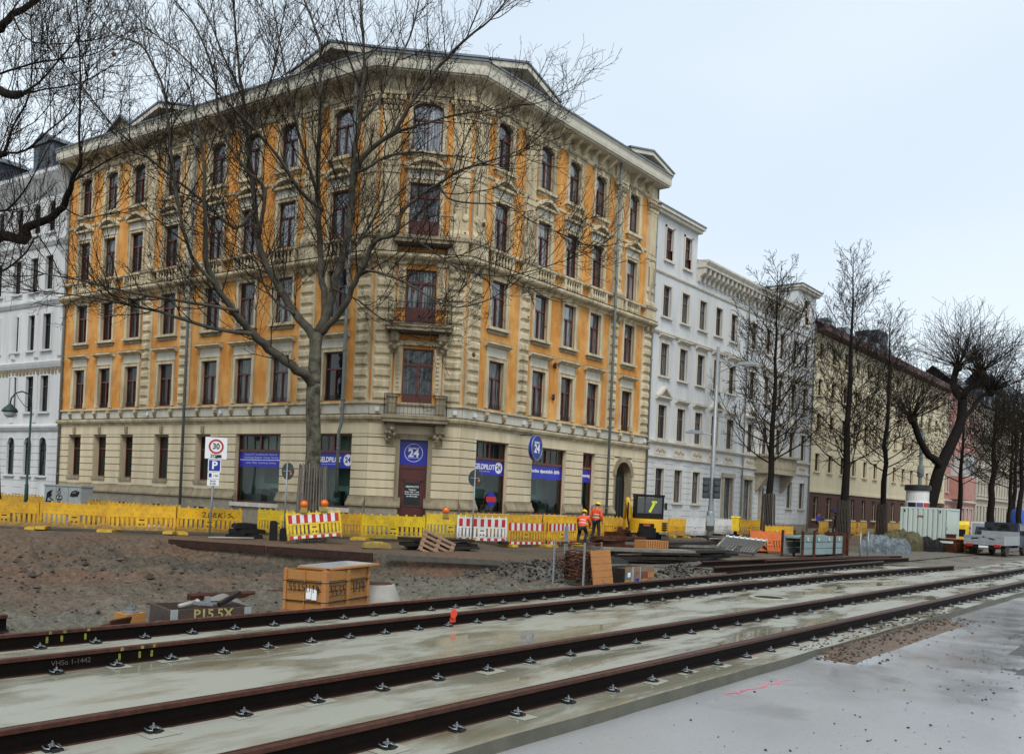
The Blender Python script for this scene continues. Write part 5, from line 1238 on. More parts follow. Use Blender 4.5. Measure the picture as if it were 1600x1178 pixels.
# ------------------------------------------------------------------ bare winter trees
def smooth_path(pts, k=3):
    P = [V(p[:3]) for p in pts]; r = [p[3] for p in pts]; out = []; rad = []
    for i in range(len(P)-1):
        p0 = P[max(i-1,0)]; p1 = P[i]; p2 = P[i+1]; p3 = P[min(i+2,len(P)-1)]
        for j in range(k):
            t = j/k; t2 = t*t; t3 = t2*t
            out.append(.5*((2*p1)+(p2-p0)*t+(2*p0-5*p1+4*p2-p3)*t2+(3*p1-p0-3*p2+p3)*t3)); rad.append(r[i]+(r[i+1]-r[i])*t)
    out.append(P[-1]); rad.append(r[-1]); return out, rad
def rvec(rr): 
    while True:
        v = V((rr.uniform(-1,1),rr.uniform(-1,1),rr.uniform(-1,1)))
        if .1 < v.length < 1: return v.normalized()
def twig(b, rr, p, d, L_, r0, r1, lvl, trop=.13, wob=.18, kids=(7,5), seg=.38, ratio=.45, rmin=.006):
    """one wavy shoot with side shoots"""
    n = max(3, min(8, int(L_/seg))); q = V(p); d = V(d).normalized(); pts = [q.copy()]
    for i in range(n):
        d = (d + rvec(rr)*wob + V((0,0,trop))).normalized(); q = q + d*(L_/n); pts.append(q.copy())
    rad = [max(rmin, r0+(r1-r0)*i/n) for i in range(n+1)]
    b.tube(pts, rad, 4 if lvl > 1 else 3, cap=False)
    if lvl <= 0: return
    m = max(1, int(kids[0 if lvl > 1 else 1]*min(1.4, max(.5, L_/ (2.2 if lvl > 1 else .9)))))
    for i in range(m):
        t = .18+.8*(i+rr.random())/m; k = min(n-1, int(t*n)); u = t*n-k
        pp = pts[k].lerp(pts[k+1], u); dd = (pts[k+1]-pts[k]).normalized()
        side = (rvec(rr)); side = (side-dd*side.dot(dd)).normalized()
        nd = dd*rr.uniform(.45,.95)+side*rr.uniform(.5,.9)
        twig(b, rr, pp, nd, L_*ratio*rr.uniform(.6,1.25)*(1.15-.5*t), rad[k]*.6, rmin, lvl-1, trop, wob*1.15, kids, seg*.7, ratio, rmin)
def limb_tree(name, label, limbs, seed, trunkmat, limbmat, twmat, per_m=2.0, Lr=(1.2,3.4), loc=None, rmin=.006, kids=(8,5), group=None, zmin=4.2, up=.35):
    rr = random.Random(seed)
    base = limbs[0][1][0]; t = thing(name, label, 'tree', (base[0],base[1],0), group=group); off = V((base[0],base[1],0))
    tr = MB(); lb = MB(); cw = MB()
    for kind, pts in limbs:
        P, r = smooth_path(pts); P = [p-off for p in P]
        if kind == 'T': 
            if pts[0][2] < .8 and r[0] > .2: r = [q*(1+.35*math.exp(-i*.9)) for i, q in enumerate(r)]
            tr.tube(P, r, 14)
            continue
        Q = [p + rvec(rr)*min(.05,.3*q) for p, q in zip(P, r)]; Q[0] = P[0]
        # thick wood
        lb.tube(Q, [max(q,.012) for q in r], 8 if kind == 'A' else 6)
        tot = sum((b_-a_).length for a_, b_ in zip(Q, Q[1:])); n = int(tot*per_m); acc = 0
        for i in range(n):
            s = tot*(.10+.9*(i+rr.random())/n); d = 0
            for a_, b_, ra in zip(Q, Q[1:], r):
                l = (b_-a_).length
                if d+l >= s:
                    pp = a_.lerp(b_, (s-d)/max(l,1e-6)); dd = (b_-a_).normalized(); break
                d += l
            else: continue
            if pp.z < zmin: continue
            side = rvec(rr); side = (side-dd*side.dot(dd)).normalized()
            nd = dd*rr.uniform(.3,.9)+side*rr.uniform(.6,1)+V((0,0,up))
            twig(cw, rr, pp, nd, rr.uniform(*Lr)*(1.1-.45*s/tot), min(.022, ra*.5), .008, 2, kids=kids, rmin=rmin)
        for _ in range(5): twig(cw, rr, Q[-1], dd+rvec(rr)*.5, rr.uniform(*Lr)*.8, .014, .007, 2, kids=kids, rmin=rmin)
    tr.build('trunk', trunkmat, t, smooth=True); lb.build('limbs', limbmat, t, smooth=True); cw.build('crown', twmat, t)
    return t, cw, rr, off
t, cw, rr, off = limb_tree('plane_tree', 'large bare plane tree with pale trunk and slatted guard in front of the orange house', MAIN_T, 21, M_barkp, M_limb, M_twig, per_m=2.6, Lr=(1.1,4.2), kids=(8,4), rmin=.0058)
# a few last leaves and seed balls
b = MB()
for _ in range(90):
    kind, pts = rr.choice(MAIN_T[2:]); p = V(rr.choice(pts[3:])[:3])-off+V((rr.uniform(-2,2),rr.uniform(-2,2),rr.uniform(-1.6,1.2))); b.ball(tuple(p), .035 if rr.random() < .8 else (.10,.05,.08), 0, 5, 3, .2, rr)
b.build('dry_leaves', M_leafo, t)
def guard(t, r0, r1, z0, z1, seed, m=None):
    rr = random.Random(seed); b = MB(); n = max(10, int(2*pi*r0/.115))
    for i in range(n):
        a = 2*pi*i/n; da = rr.uniform(-.03,.03); h = z1+rr.uniform(-.12,.10)
        b.tube([(r0*cos(a),r0*sin(a),z0),(r1*cos(a+da),r1*sin(a+da),h)], [.03,.03], 4)
    for z in (.35,.8):
        zz = z0+(z1-z0)*z; r = r0+(r1-r0)*z-.05; b.tube([(r*cos(2*pi*i/16),r*sin(2*pi*i/16),zz) for i in range(17)], .012, 4, cap=False)
    b.build('trunk_guard', m or M_oldwood, t)
guard(t, .60, .50, .0, 2.85, 4, mat('pale_guard_slats', (.20,.175,.145), .85, (.05,.042,.036), 1.8, .9, .4, 30, stretch=(5,5,.3)))
limb_tree('pollarded_tree', 'dark knotty bare tree reaching in from the left edge of the photo', LEFT_T, 33, M_barkd, M_barkd, M_twig, per_m=2.0, Lr=(1.2,4.2), up=.40, kids=(7,4), rmin=.007)
# pollarded tree behind the container
tP, cw, rr, off = limb_tree('pollarded_tree', 'dark leaning pollarded tree behind the mint container', POL_T, 41, M_barkd, M_barkd, M_twig, per_m=.5, Lr=(.6,1.6), rmin=.012)
b = MB()
for kind, pts in POL_T[1:]:
    e = V(pts[-1][:3])-off; b.ball(tuple(e), .36, 0, 9, 6, .18, rr)
    for _ in range(70):
        d = rvec(rr); d.z = abs(d.z)*.9+.25
        twig(b, rr, e+d*.2, d, rr.uniform(2.6,5.2), .026, .010, 1, trop=.03, wob=.12, kids=(6,6), seg=.8, ratio=.3, rmin=.012)
b.build('pollard_shoots', M_twig, tP)
# upright street trees
def street_tree(name, label, x, y, H_, R_, z0, r0, seed, lean=0, n=46, group=None, g=True, rmin=.012, lvl=2, mt=None):
    rr = random.Random(seed); zg = .18; t = thing(name, label, 'tree', (x,y,zg), group=group)
    b = MB(); P = []; k = 12; q = V((0,0,-.3)); 
    for i in range(k+1):
        P.append(V((lean*sin(i*.25)+.10*rr.uniform(-1,1)*(i > 1), .10*rr.uniform(-1,1)*(i > 1), -.3+(H_+.3)*i/k)))
    rad = [r0*(1-i/k)**1.0+.012 for i in range(k+1)]; rad[0] *= 1.35
    b.tube(P, rad, 9); b.build('trunk', mt or M_barkd, t, smooth=True)
    cw = MB()
    for i in range(n):
        f = (i+rr.random())/n; z = z0+(H_-z0)*f*.97; a = i*2.4+rr.uniform(-.4,.4)
        j = z/H_*k; u = int(min(k-1, max(0, (z+.3)/(H_+.3)*k))); p = P[u].lerp(P[u+1], (z+.3)/(H_+.3)*k-u)
        L_ = R_*(1.05-.78*f)*rr.uniform(.7,1.15)*(1 if f > .12 else .8)
        d = V((cos(a),sin(a),.35+.75*f)); twig(cw, rr, p, d, L_*1.25, max(.02,.055*(1-f)), rmin, lvl, trop=.10, wob=.14, kids=(8,5), seg=.6, ratio=.42, rmin=rmin)
    cw.build('crown', M_twig, t)
    if g: guard(t, r0+.20, r0+.12, -.05, 2.7, seed, M_oldwood)
    return t
street_tree('street_tree', 'slim bare street tree with a slatted guard in front of the white townhouse', 53.4, 22.6, 16.6, 4.6, 4.2, .24, 51, .1, n=52)
street_tree('street_tree', 'tallest slim bare street tree with a slatted guard, in front of the yellow house', 66.9, 22.6, 20.6, 5.0, 4.6, .33, 52, -.1, n=64)
street_tree('street_tree', 'slim bare street tree with a slatted guard left of the mint container', 76.0, 22.6, 18.4, 4.6, 4.8, .25, 53, .1, n=54)
for x, y, H_, r0, lab, sd in ((88,19.6,13.5,.27,'bare tree just behind the leaning pollard',61),(94,18.2,15,.38,'thick bare trunk right of the leaning pollard',62),(98,17.4,14,.24,'bare tree between two thick trunks far down the street',63),
                      (82.5,13.9,14,.24,'bare tree with wide twiggy crown above the pickup truck',64),(106,18.5,15,.28,'farthest bare tree visible down the street',65),(112,16,13,.28,'bare tree by the right edge far down the street',66)):
    street_tree('street_tree', lab, x, y, H_, 5.2, 4.5, r0, sd, .1, n=34, g=False, rmin=.012, group=None)
# ------------------------------------------------------------------ mud beyond the end of the far track
b = MB(); xs = lines((37.99,60,.35),(60,100,2),(100,420,20)); ys = [8.2+.2*i for i in range(27)]; nx = len(xs)
b.v = [(x,y,-.03+.03*noise.fractal(V((x*.6,y*.6,2)), .9, 2, 4)-(.12 if y < 8.4 else 0)) for y in ys for x in xs]
b.f = [(j*nx+i, j*nx+i+1, (j+1)*nx+i+1, (j+1)*nx+i) for j in range(len(ys)-1) for i in range(nx-1)]; b.m = [0]*len(b.f)
o = b.build('mud_ground', wetstone('wet_mud', (.17,.145,.105), (.10,.085,.062), (.13,.115,.09), .5, .5, .1, .48, .62, bump=.8), smooth=True); tag(o, kind='structure')

# ------------------------------------------------------------------ site barriers
BCOL = {'yellow': M_yel, 'bright': M_yel2, 'white': M_whp, 'orange': M_org2}
BP = {}
def barrier_proto(col, striped):
    key = (col, striped)
    if key in BP: return None
    return key
def barrier(p0, p1, label, col='yellow', striped=False, z=None, tilt=0, roll=0, group='site barrier panels', feet=True, h=1.0):
    p0 = V((p0[0],p0[1],0)); p1 = V((p1[0],p1[1],0)); L_ = (p1-p0).length; rz = atan2(p1.y-p0.y, p1.x-p0.x)
    m = (p0+p1)/2
    if z is None: z = G(m.x, m.y, False)
    key = (col, striped, feet)
    if key not in BP:
        W = 2.0; t = thing('site_barrier', label, 'barrier', (0,0,0), 0, group)
        b = MB(); a = -W/2; c = W/2
        b.box((a,-.03,.62),(c,.03,1.0)); b.box((a,-.035,.60),(c,.035,.64)); b.box((a,-.035,.98),(c,.035,1.02)); b.box((a,-.03,.10),(c,.03,.24)); b.box((a,-.035,.22),(c,.035,.26))
        for e in (a, c-.07): b.box((e,-.036,.06),(e+.07,.036,1.03))
        n = 13
        for i in range(n):
            u = a+.07+(W-.14)*(i+.5)/n
            if i in (6,): b.box((u-.17,-.025,.26),(u+.17,.025,.60)); continue
            if i in (5,7): continue
            b.box((u-.042,-.025,.26),(u+.042,.025,.60))
        for i in range(8): u = a+.06+(W-.12)*i/7; b.box((u-.022,-.022,1.02),(u+.022,.022,1.085))
        b.build('panel', BCOL[col], t)
        b = MB()
        for i in range(7):
            for zz in (.72,.88): b.cbox((a+.2+.27*i+(.1 if zz > .8 else 0),0,zz),(.026,.064,.018))
        b.cbox((0,0,.50),(.16,.054,.045)); b.cbox((-.06,0,.33),(.06,.054,.05)); b.cbox((.06,0,.33),(.06,.054,.05)); b.build('grip_hole', M_dark, t)
        if striped:
            for zz, hh, n in ((.66,.30,13),(.11,.10,13)):
                b = MB()
                for i in range(n):
                    u0 = a+.08+(W-.16)*i/n; u1 = a+.08+(W-.16)*(i+1)/n
                    for sg in (-1,1): b.add([(u0,.038*sg,zz),(u1,.038*sg,zz),(u1,.038*sg,zz+hh),(u0,.038*sg,zz+hh)], [(0,1,2,3) if sg < 0 else (3,2,1,0)], i % 2)
                b.build('reflective_band', [M_refr, M_refw], t)
        if feet:
            for u in (a+.12, c-.12):
                b = MB(); b.prism([(-.40,0),(.40,0),(.38,.09),(.10,.12),(-.10,.12),(-.38,.09)], -.14, .14, 'X'); 
                b.build('foot', M_yfoot if col != 'white' else M_dark, t, loc=(u,0,0))
        BP[key] = t; r = t
    else: r = dup(BP[key], (0,0,0), 0, label)
    if tilt == 0: tilt = R.uniform(-.05,.05); roll = R.uniform(-.022,.022)
    r.location = (m.x, m.y, z+abs(roll)*L_*.35); r.scale = (L_/2.0, 1, h)
    r.rotation_euler = (tilt, roll, rz)
    return r
F_ = [((14.19,37.36),(15.83,35.31),'dull yellow barrier panel cut by the left edge of the photo'),((15.83,35.31),(17.70,33.76),'dull yellow barrier panel below the graffitied grey cabinet'),((17.70,33.76),(19.26,31.65),'dull yellow barrier panel between the grey cabinet and the 30 zone sign')]
for a_, b_, l_ in F_: barrier(a_, b_, l_)
gb = barrier((19.26,31.65),(21.75,31.1),'yellow barrier panel with black scrawled graffiti behind the 30 zone sign')
gb2 = MB()
def scrawl(parent, strokes, size, M, mat_, r=.014, name='graffiti'):
    b = MB()
    for s in strokes: b.tube([M @ V((x*size, y*size, 0)) for x, y in s], r, 4)
    return b.build(name, mat_, parent)
STR = [[(0,.8),(.3,1),(.55,.75),(.1,.1),(.7,.05)],[(.9,0),(1.05,.95),(1.5,.8),(1.1,.5),(1.6,.3),(.95,0)],[(2.2,.85),(1.8,.8),(1.75,.1),(2.25,.1)],[(1.8,.5),(2.15,.5)],[(2.5,0),(2.6,.9),(3.05,.75),(2.6,.5),(3.2,-.05)],[(3.4,1.1),(3.5,.9)],[(3.5,.0),(3.6,.7)],[(4.5,.9),(4.0,.75),(4.6,.35),(4.0,.05)],[(4.6,.4),(5.0,-.1)]]
scrawl(gb, STR, .2, Matrix.Translation((-.25,-.042,.69)) @ Matrix.Rotation(pi/2,4,'X'), M_black, .012)
barrier((23.28,32.07),(23.9,30.17),'yellow barrier panel left of the plane tree, behind a round sign back', 'bright')
barrier((24.75,29.9),(25.17,27.78),'dull yellow barrier panel just right of the plane tree trunk')
barrier((25.17,27.78),(26.2,25.2),'long bright yellow barrier panel below the corner door', 'bright')
barrier((26.2,25.2),(27.6,23.85),'bright yellow barrier panel behind the tilted pallet', 'bright')
barrier((26.8,24.1),(28.38,22.85),'white barrier panel with red and white bands', 'white', True)
barrier((28.38,22.85),(30.6,22.6),'yellow barrier panel with red and white bands beside the white one', 'yellow', True)
barrier((30.75,22.6),(33.1,22.75),'yellow banded barrier panel next to the crouching worker', 'yellow', True)
rwb = barrier((20.47,26.45),(22.35,25.7),'tilted yellow barrier with red and white bands in front of the plane tree', 'bright', True, feet=False, tilt=radians(-8), roll=radians(-5), z=.06)
BK = [((29.98,26.5),(31.5,25.4)),((31.5,25.4),(33.3,24.8)),((33.3,24.8),(35.6,24.3)),((35.6,24.3),(37.5,24.3)),((37.5,24.3),(40.0,24.35))]
BKL = ['yellow panel close to the wall, behind the white banded barrier','yellow panel under the shop window with the white lettering and emblem disc','yellow panel under the widest shop window of the right facade','yellow panel behind the standing worker in orange','yellow panel in front of the arched gateway, left of the excavator']
for (a_, b_), l_ in zip(BK, BKL): barrier(a_, b_, l_)
barrier((40.0,24.35),(42.4,24.4),'yellow panel mostly hidden by the excavator')
barrier((44.45,24.47),(45.92,24.23),'dull orange yellow panel right of the excavator')
barrier((45.92,24.23),(48.43,24.28),'upright white barrier panel between the excavator and the street lamp', 'white')
barrier((52.4,25.6),(54.7,25.3),'white barrier panel behind the street lamp by the white house', 'white')
barrier((54.7,25.3),(56.6,24.3),'yellow panel left of the first street tree'); barrier((50.2,21.4),(51.4,20.2),'short looking yellow panel right of the first street tree')
for (x0, x1), l_ in zip(((66.4,68.4),(71.9,74.6),(75,77.4),(79.4,81.4),(82,84.4),(84.4,86.8)), ('below the pedestrian in red','below the pedestrian with the umbrella','left of the third street tree','between the third street tree and the container','nearest the container on its left','touching the left side of the container')): barrier((x0,24.2),(x1,24.2),'far yellow barrier panel '+l_)
LB = [((19.91,51.4),(20.2,49.3),'yellow panel far back by the green lamp, leftmost of the rear row'),((20.2,49.3),(20.5,47.2),'yellow panel far back behind the green lamp post'),((20.5,47.2),(20.8,45.0),'yellow panel far back left of the grey cabinet'),
      ((20.15,40.4),(20.1,38.3),'yellow panel of the rear row just right of the grey cabinet'),((20.1,38.3),(20.3,36.2),'yellow panel of the rear row under the ground floor windows'),((20.3,36.2),(20.8,34.1),'rear yellow panel with a red and white band, behind the graffitied barrier')]
for i, (a_, b_, l_) in enumerate(LB): barrier(a_, b_, l_, striped=(i == 5))
barrier((34.1,16.75),(36.15,15.9),'white barrier panel lying aslant against the planks', 'white', feet=False, tilt=radians(48), z=.02, roll=radians(4))
barrier((38.4,16.9),(39.9,15.8),'orange barrier panel leaning beside the black pipes', 'orange', feet=False, tilt=radians(-20), z=.0)
barrier((36.9,17.5),(38.2,17.2),'orange panel lying behind the slanting white barrier', 'orange', feet=False, tilt=radians(-62), z=.05)
# warning lamps standing on the barriers
def lamp(p, label, rz):
    t = thing('warning_lamp', label, 'lamp', p, rz, 'orange warning lamps')
    b = MB(); b.prism([(-.13,0),(.13,0),(.10,.14),(-.10,.14)], -.06, .06, 'Y'); b.box((-.09,-.05,.14),(.09,.05,.18)); b.build('battery_box', M_yel2, t)
    b = MB(); b.lathe((0,0,.30), [(0,-.085),(.07,-.075),(.115,-.045),(.125,0),(.115,.045),(.07,.075),(0,.085)], 16, 0, 'Y'); b.build('lens', M_lampor, t, smooth=True)
    b = MB(); b.lathe((0,0,.30), [(.125,-.03),(.145,-.03),(.145,.03),(.125,.03)], 16, 0, 'Y', ring=True); b.build('lens_ring', M_org2, t); return t
rzb = atan2(25.7-26.45, 22.35-20.47)
lamp((21.02,26.31,1.12), 'orange warning lamp on the tilted banded barrier, left one', rzb); lamp((21.72,26.03,1.18), 'orange warning lamp on the tilted banded barrier, right one', rzb); lamp((26.75,24.67,1.06), 'orange warning lamp near the corner door, right of it', radians(-45))
# ------------------------------------------------------------------ signs, lamps and cabinet
def facing(x, y): return atan2(-y, -x)+pi/2      # front (-y side) turned towards the camera
sx_, sy_ = 19.7, 30.0; t = thing('traffic_sign', 'pole with 30 zone sign, blue parking sign and two small plates', 'traffic sign', (sx_,sy_,0), facing(sx_,sy_)+.1)
b = MB(); b.tube([(-.06,.03,-.05),(-.02,.03,1.3),(.05,.03,3.7)], .04, 8); b.build('pole', M_steel, t, smooth=True)
def plate(w_, h_, z, m, name, x=.03, bord=None):
    b = MB(); b.box((x-w_/2,-.03,z),(x+w_/2,-.012,z+h_),0)
    if bord: b.box((x-w_/2+.03,-.034,z+.03),(x+w_/2-.03,-.03,z+h_-.03),1)
    return b.build(name, [m]+([bord] if bord else []), t)
TS = lambda x, z, d=-.040: Matrix.Translation((x,d,z)) @ Matrix.Rotation(pi/2,4,'X')
p = plate(.78,.80,2.94, M_signw, 'zone_sign', .05)
b = MB(); b.lathe((.05,-.042,3.40), [(.205,.008),(.205,0),(.27,0),(.27,.008)], 32, 0, 'Y', ring=True); b.build('red_ring', M_signred, p)
text('30', .30, TS(.05,3.40), M_black, 'lettering', p, sx=.85, bold=.006); text('ZONE', .16, TS(.05,3.04), M_black, 'lettering', p, sx=.9, bold=.003)
b = MB(); b.cbox((.13,-.044,3.02),(.2,.004,.07), ry=-.2); b.cbox((.18,-.045,3.05),(.16,.004,.05), ry=.3); b.build('paint_blot', M_black, p)
p = plate(.46,.46,2.46, M_signw, 'parking_sign', .02, M_signblue); text('P', .40, TS(.02,2.69), M_signw, 'lettering', p, bold=.012)
p = plate(.42,.24,2.20, M_signw, 'small_plate', .0); b = MB(); b.box((-.17,-.036,2.25),(-.07,-.03,2.40)); b.build('blue_symbol', M_signblue, p); text('1 Std', .10, TS(.07,2.32), M_black, 'lettering', p, sx=.9)
p = plate(.42,.24,1.94, M_signw, 'small_plate', -.01); text('Mo-Fr', .09, TS(-.01,2.11), M_black, 'lettering', p); text('8-18h', .09, TS(-.01,2.01), M_black, 'lettering', p)
for (x, y), lab, zc in (((22.0,28.66),'round dark sign back on a pole left of the plane tree',2.62),((26.35,22.9),'round dark sign back on a pole right of the corner door',2.66)):
    t = thing('traffic_sign', lab, 'traffic sign', (x,y,0), radians(8))
    b = MB(); b.tube([(0,0,-.1),(.03,0,3.0)], .032, 8); b.build('pole', M_steel, t, smooth=True)
    b = MB(); b.lathe((.06,0,zc), [(0,0),(.32,0),(.33,.008),(.32,.016),(0,.016)], 28, 0, 'X'); b.build('sign_disc', M_sgrey, t)
    b = MB(); b.box((.02,-.2,zc-.02),(.058,.2,zc+.02)); b.ball((.055,-.16,zc-.08), (.008,.05,.07), 1, 8, 4); b.build('clamp', [M_steel, M_lampor], t)
def post_lamp():
    x, y = 19.7, 45.4; t = thing('street_lamp', 'green old style lamp post with curved arm at the left', 'street lamp', (x,y,0), facing(x,y))
    b = MB(); b.tube([(0,0,-.1),(0,0,1.6),(0,0,1.65),(.02,0,3.2),(.06,0,5.3)], [.10,.09,.06,.055,.045], 10); b.lathe((0,0,0), [(.16,0),(.15,.3),(.11,.4)], 10)
    b.tube([(.06,0,5.3),(.05,0,5.65),(-.1,0,5.92),(-.36,0,6.02),(-.62,0,5.92),(-.80,0,5.66),(-.84,0,5.35)], .035, 8); b.tube([(.05,0,5.2),(-.25,0,5.35),(-.5,0,5.7),(-.6,0,5.9)], .018, 6); b.build('post', M_greenp, t, smooth=True)
    b = MB(); b.lathe((-.84,0,5.02), [(.34,-.02),(.36,.02),(.30,.14),(.16,.26),(.08,.36),(0,.38)], 18); b.build('lamp_hood', M_greenp, t, smooth=True)
    b = MB(); b.lathe((-.84,0,5.0), [(0,-.26),(.14,-.24),(.24,-.15),(.30,0),(0,0)], 16); b.build('lamp_glass', M_opal, t, smooth=True)
post_lamp()
x, y = 38.5, 19.05; t = thing('street_lamp', 'tall grey street lamp with two arms and signal boxes right of the orange house', 'street lamp', (x,y,0), facing(x,y))
b = MB(); b.tube([(0,0,-.1),(0,0,1.9),(0,0,2.2),(.02,0,9.3)], [.13,.13,.11,.075], 12); b.lathe((0,0,.9), [(.18,0),(.18,.8),(.14,.9)], 10); b.build('pole', M_steel, t, smooth=True)
b = MB(); b.tube([(.02,0,8.1),(.7,0,8.42),(1.0,0,8.5)], .03, 6); b.tube([(0,0,8.38),(.9,0,8.46)], .012, 5); b.tube([(0,0,5.25),(-.5,0,5.32)], .028, 6); b.build('arm', M_steel, t)
for sgn, x0, z in ((1,1.0,8.52),(-1,-.5,5.34)):
    b = MB(); b.prism([(x0,z-.06),(x0+sgn*.75,z-.03),(x0+sgn*.8,z+.04),(x0+sgn*.5,z+.13),(x0,z+.08)], -.14, .14, 'Y'); b.build('lamp_head', M_steel, t)
b = MB(); b.prism([(1.2,8.45),(1.75,8.49),(1.7,8.45),(1.3,8.42)], -.1, .1, 'Y'); b.build('lamp_glass', M_opal, t)
for s in (-.26,.24):
    b = MB(); b.box((s-.15,-.18,2.35),(s+.15,.16,3.25)); b.box((s-.16,-.21,3.2),(s+.16,.1,3.3))
    for k in range(3): b.lathe((s,-.2,2.5+k*.28), [(.12,-.1),(.13,.02),(.0,.02)], 12, 0, 'Y')
    b.build('signal_box', M_sgrey, t)
b = MB(); b.box((-.16,-.2,1.1),(.16,.05,1.55)); b.build('control_box', M_cab, t)
# graffitied cabinet: a row of steel boxes
x, y = 19.49, 41.3; t = thing('electrical_cabinet', 'grey electrical cabinet with black graffiti behind the left barriers', 'cabinet', (x,y,0), atan2(40.16-42.46, 19.77-19.2))
b = MB(); b.box((-1.18,-.0,0),(1.18,.6,1.62)); b.box((-1.22,-.04,1.62),(1.22,.64,1.68)); b.build('body', M_cab, t)
for u in (-.78,0,.78):
    b = MB(); b.box((u-.37,-.02,.12),(u+.37,.0,1.58)); b.build('door', M_cab, t)
b = MB(); b.cbox((.78,-.03,.72),(.72,.02,.24)); b.prism([(-.28,.60),(-.02,.84),(-.02,.60)], .44, 1.14, 'X'); b.build('flap', M_mint, t)
MG = lambda u, z: Matrix.Translation((u,-.028,z)) @ Matrix.Rotation(pi/2,4,'X')
g1 = [[(0,0),(.3,1.6),(.9,1.9),(.5,1.2),(1.1,.9),(.4,.4),(1.2,.1)],[(0,.6),(.8,.7)],[(.2,1.2),(.9,1.4)],[(.1,.2),(.9,.4)],[(.2,.3),(1.0,.6)],[(.3,1.5),(.8,1.6)]]
scrawl(t, g1, .42, MG(-1.05,.62), M_black, .045)
ring = lambda cx, cy, r: [(cx+r*cos(k*pi/5), cy+r*sin(k*pi/5)) for k in range(11)]
scrawl(t, [ring(.2,2.1,.22),ring(0,1.5,.25),ring(.5,1.5,.25),ring(.25,1.05,.2),ring(.1,.5,.22),[(.5,.6),(.2,.1),(.6,-.1)],[(0,.1),(.4,-.3)],ring(.25,2.5,.1)], .38, MG(-.28,.55), M_black, .022)
scrawl(t, [[(0,0),(.2,.3),(.6,.4),(1,.3),(.8,0),(.3,-.05),(0,0)],[(.1,.1),(.9,.25)],[(.2,.0),(.9,.12)],ring(.75,.2,.12)], .55, MG(.52,1.22), M_black, .03)
# ------------------------------------------------------------------ things lying about
# wooden crate with a loose board on top
t = thing('wooden_crate', 'wooden crate with black numbers sprayed on two sides, beside the far rail', 'crate', (10.1,11.98,-.12), radians(17))
Wd, Dp, H_ = 1.36, .80, .70
def crate_side(L_, M_, n=4):
    b = MB(); b.X = M_
    for k in range(n): z0 = H_*k/n; b.box((0,.0,z0+.006),(L_,.022,z0+H_/n-.006))
    return b
for nm, M_, L_ in (('front_side', Matrix.Identity(4), Wd), ('back_side', Matrix.Translation((0,Dp-.022,0)), Wd), ('left_side', Matrix.Rotation(pi/2,4,'Z') @ Matrix.Translation((0,-.022,0)), Dp), ('right_side', Matrix.Translation((Wd,0,0)) @ Matrix.Rotation(pi/2,4,'Z'), Dp)):
    crate_side(L_, M_).build(nm, M_pine, t)
for x_, y_ in ((0,0),(Wd,0),(0,Dp),(Wd,Dp)):
    b = MB(); b.box((x_-.03,y_-.03,0),(x_+.06 if x_ == 0 else x_+.025, y_+.06 if y_ == 0 else y_+.025, H_+.015)); b.build('corner_post', M_ply, t)
b = MB(); b.box((Wd*.5-.05,-.028,0),(Wd*.5+.05,0,H_)); b.box((-.028,Dp*.5-.0,.0),(0,Dp*.5+.02,H_)); b.build('batten', M_pine, t)
b = MB()
for z in (.17,.50): b.box((-.034,-.034,z),(Wd+.03,Dp+.03,z+.012))
b.build('strap', M_black, t)
CS = [[(.45,.9),(.1,.85),(.1,.55),(.4,.45),(.35,.1),(.0,.05)],[(1.0,.9),(.65,.85),(.65,.55),(.95,.45),(.9,.1),(.55,.05)],[(1.2,.85),(1.55,.8),(1.3,.5),(1.6,.25),(1.15,.05)],[(2.2,.9),(1.85,.85),(1.85,.55),(2.15,.45),(2.1,.1),(1.75,.05)]]
CU = [[(0,.9),(.1,.1),(.4,.2),(.45,.9)],[(.75,.65),(.9,.9),(.88,.05)],[(1.1,.8),(1.4,.85),(1.25,.5),(1.5,.75),(1.5,.05)],[(1.2,.4),(1.7,.45)]]
Mf = Matrix.Translation((.10,-.034,.26)) @ Matrix.Rotation(pi/2,4,'X'); scrawl(t, CS, .22, Mf, M_black, .011, 'sprayed_number'); scrawl(t, CU, .24, Matrix.Translation((.83,-.034,.27)) @ Matrix.Rotation(pi/2,4,'X'), M_black, .011, 'sprayed_number')
Ml = Matrix.Translation((-.034,.72,.34)) @ Matrix.Rotation(-pi/2,4,'Z') @ Matrix.Rotation(pi/2,4,'X'); scrawl(t, CS, .15, Ml, M_black, .010, 'sprayed_number'); scrawl(t, CU, .16, Ml @ Matrix.Translation((.36,-.02,0)), M_black, .010, 'sprayed_number')
b = MB(); b.box((-.036,.26,.22),(-.033,.36,.40)); b.box((-.036,.15,.21),(-.033,.25,.39)); b.build('paper_label', M_signw, t)
t = thing('loose_board', 'pale wet board laid over the top of the wooden crate', 'board', (10.32,12.10,.62), radians(11))
b = MB(); b.cbox((.62,.32,.0),(1.42,.72,.03), ry=-.02); b.build('plywood', M_ply, t); b = MB(); b.cbox((.60,.36,.019),(1.30,.62,.006), ry=-.02); b.build('wet_top', mat('wet_film_faced_top', (.50,.51,.52), .15, (.36,.37,.38), 3, .4), t)
b = MB(); b.cbox((.40,.0,-.022),(1.0,.07,.03)); b.build('batten', M_rust, t)
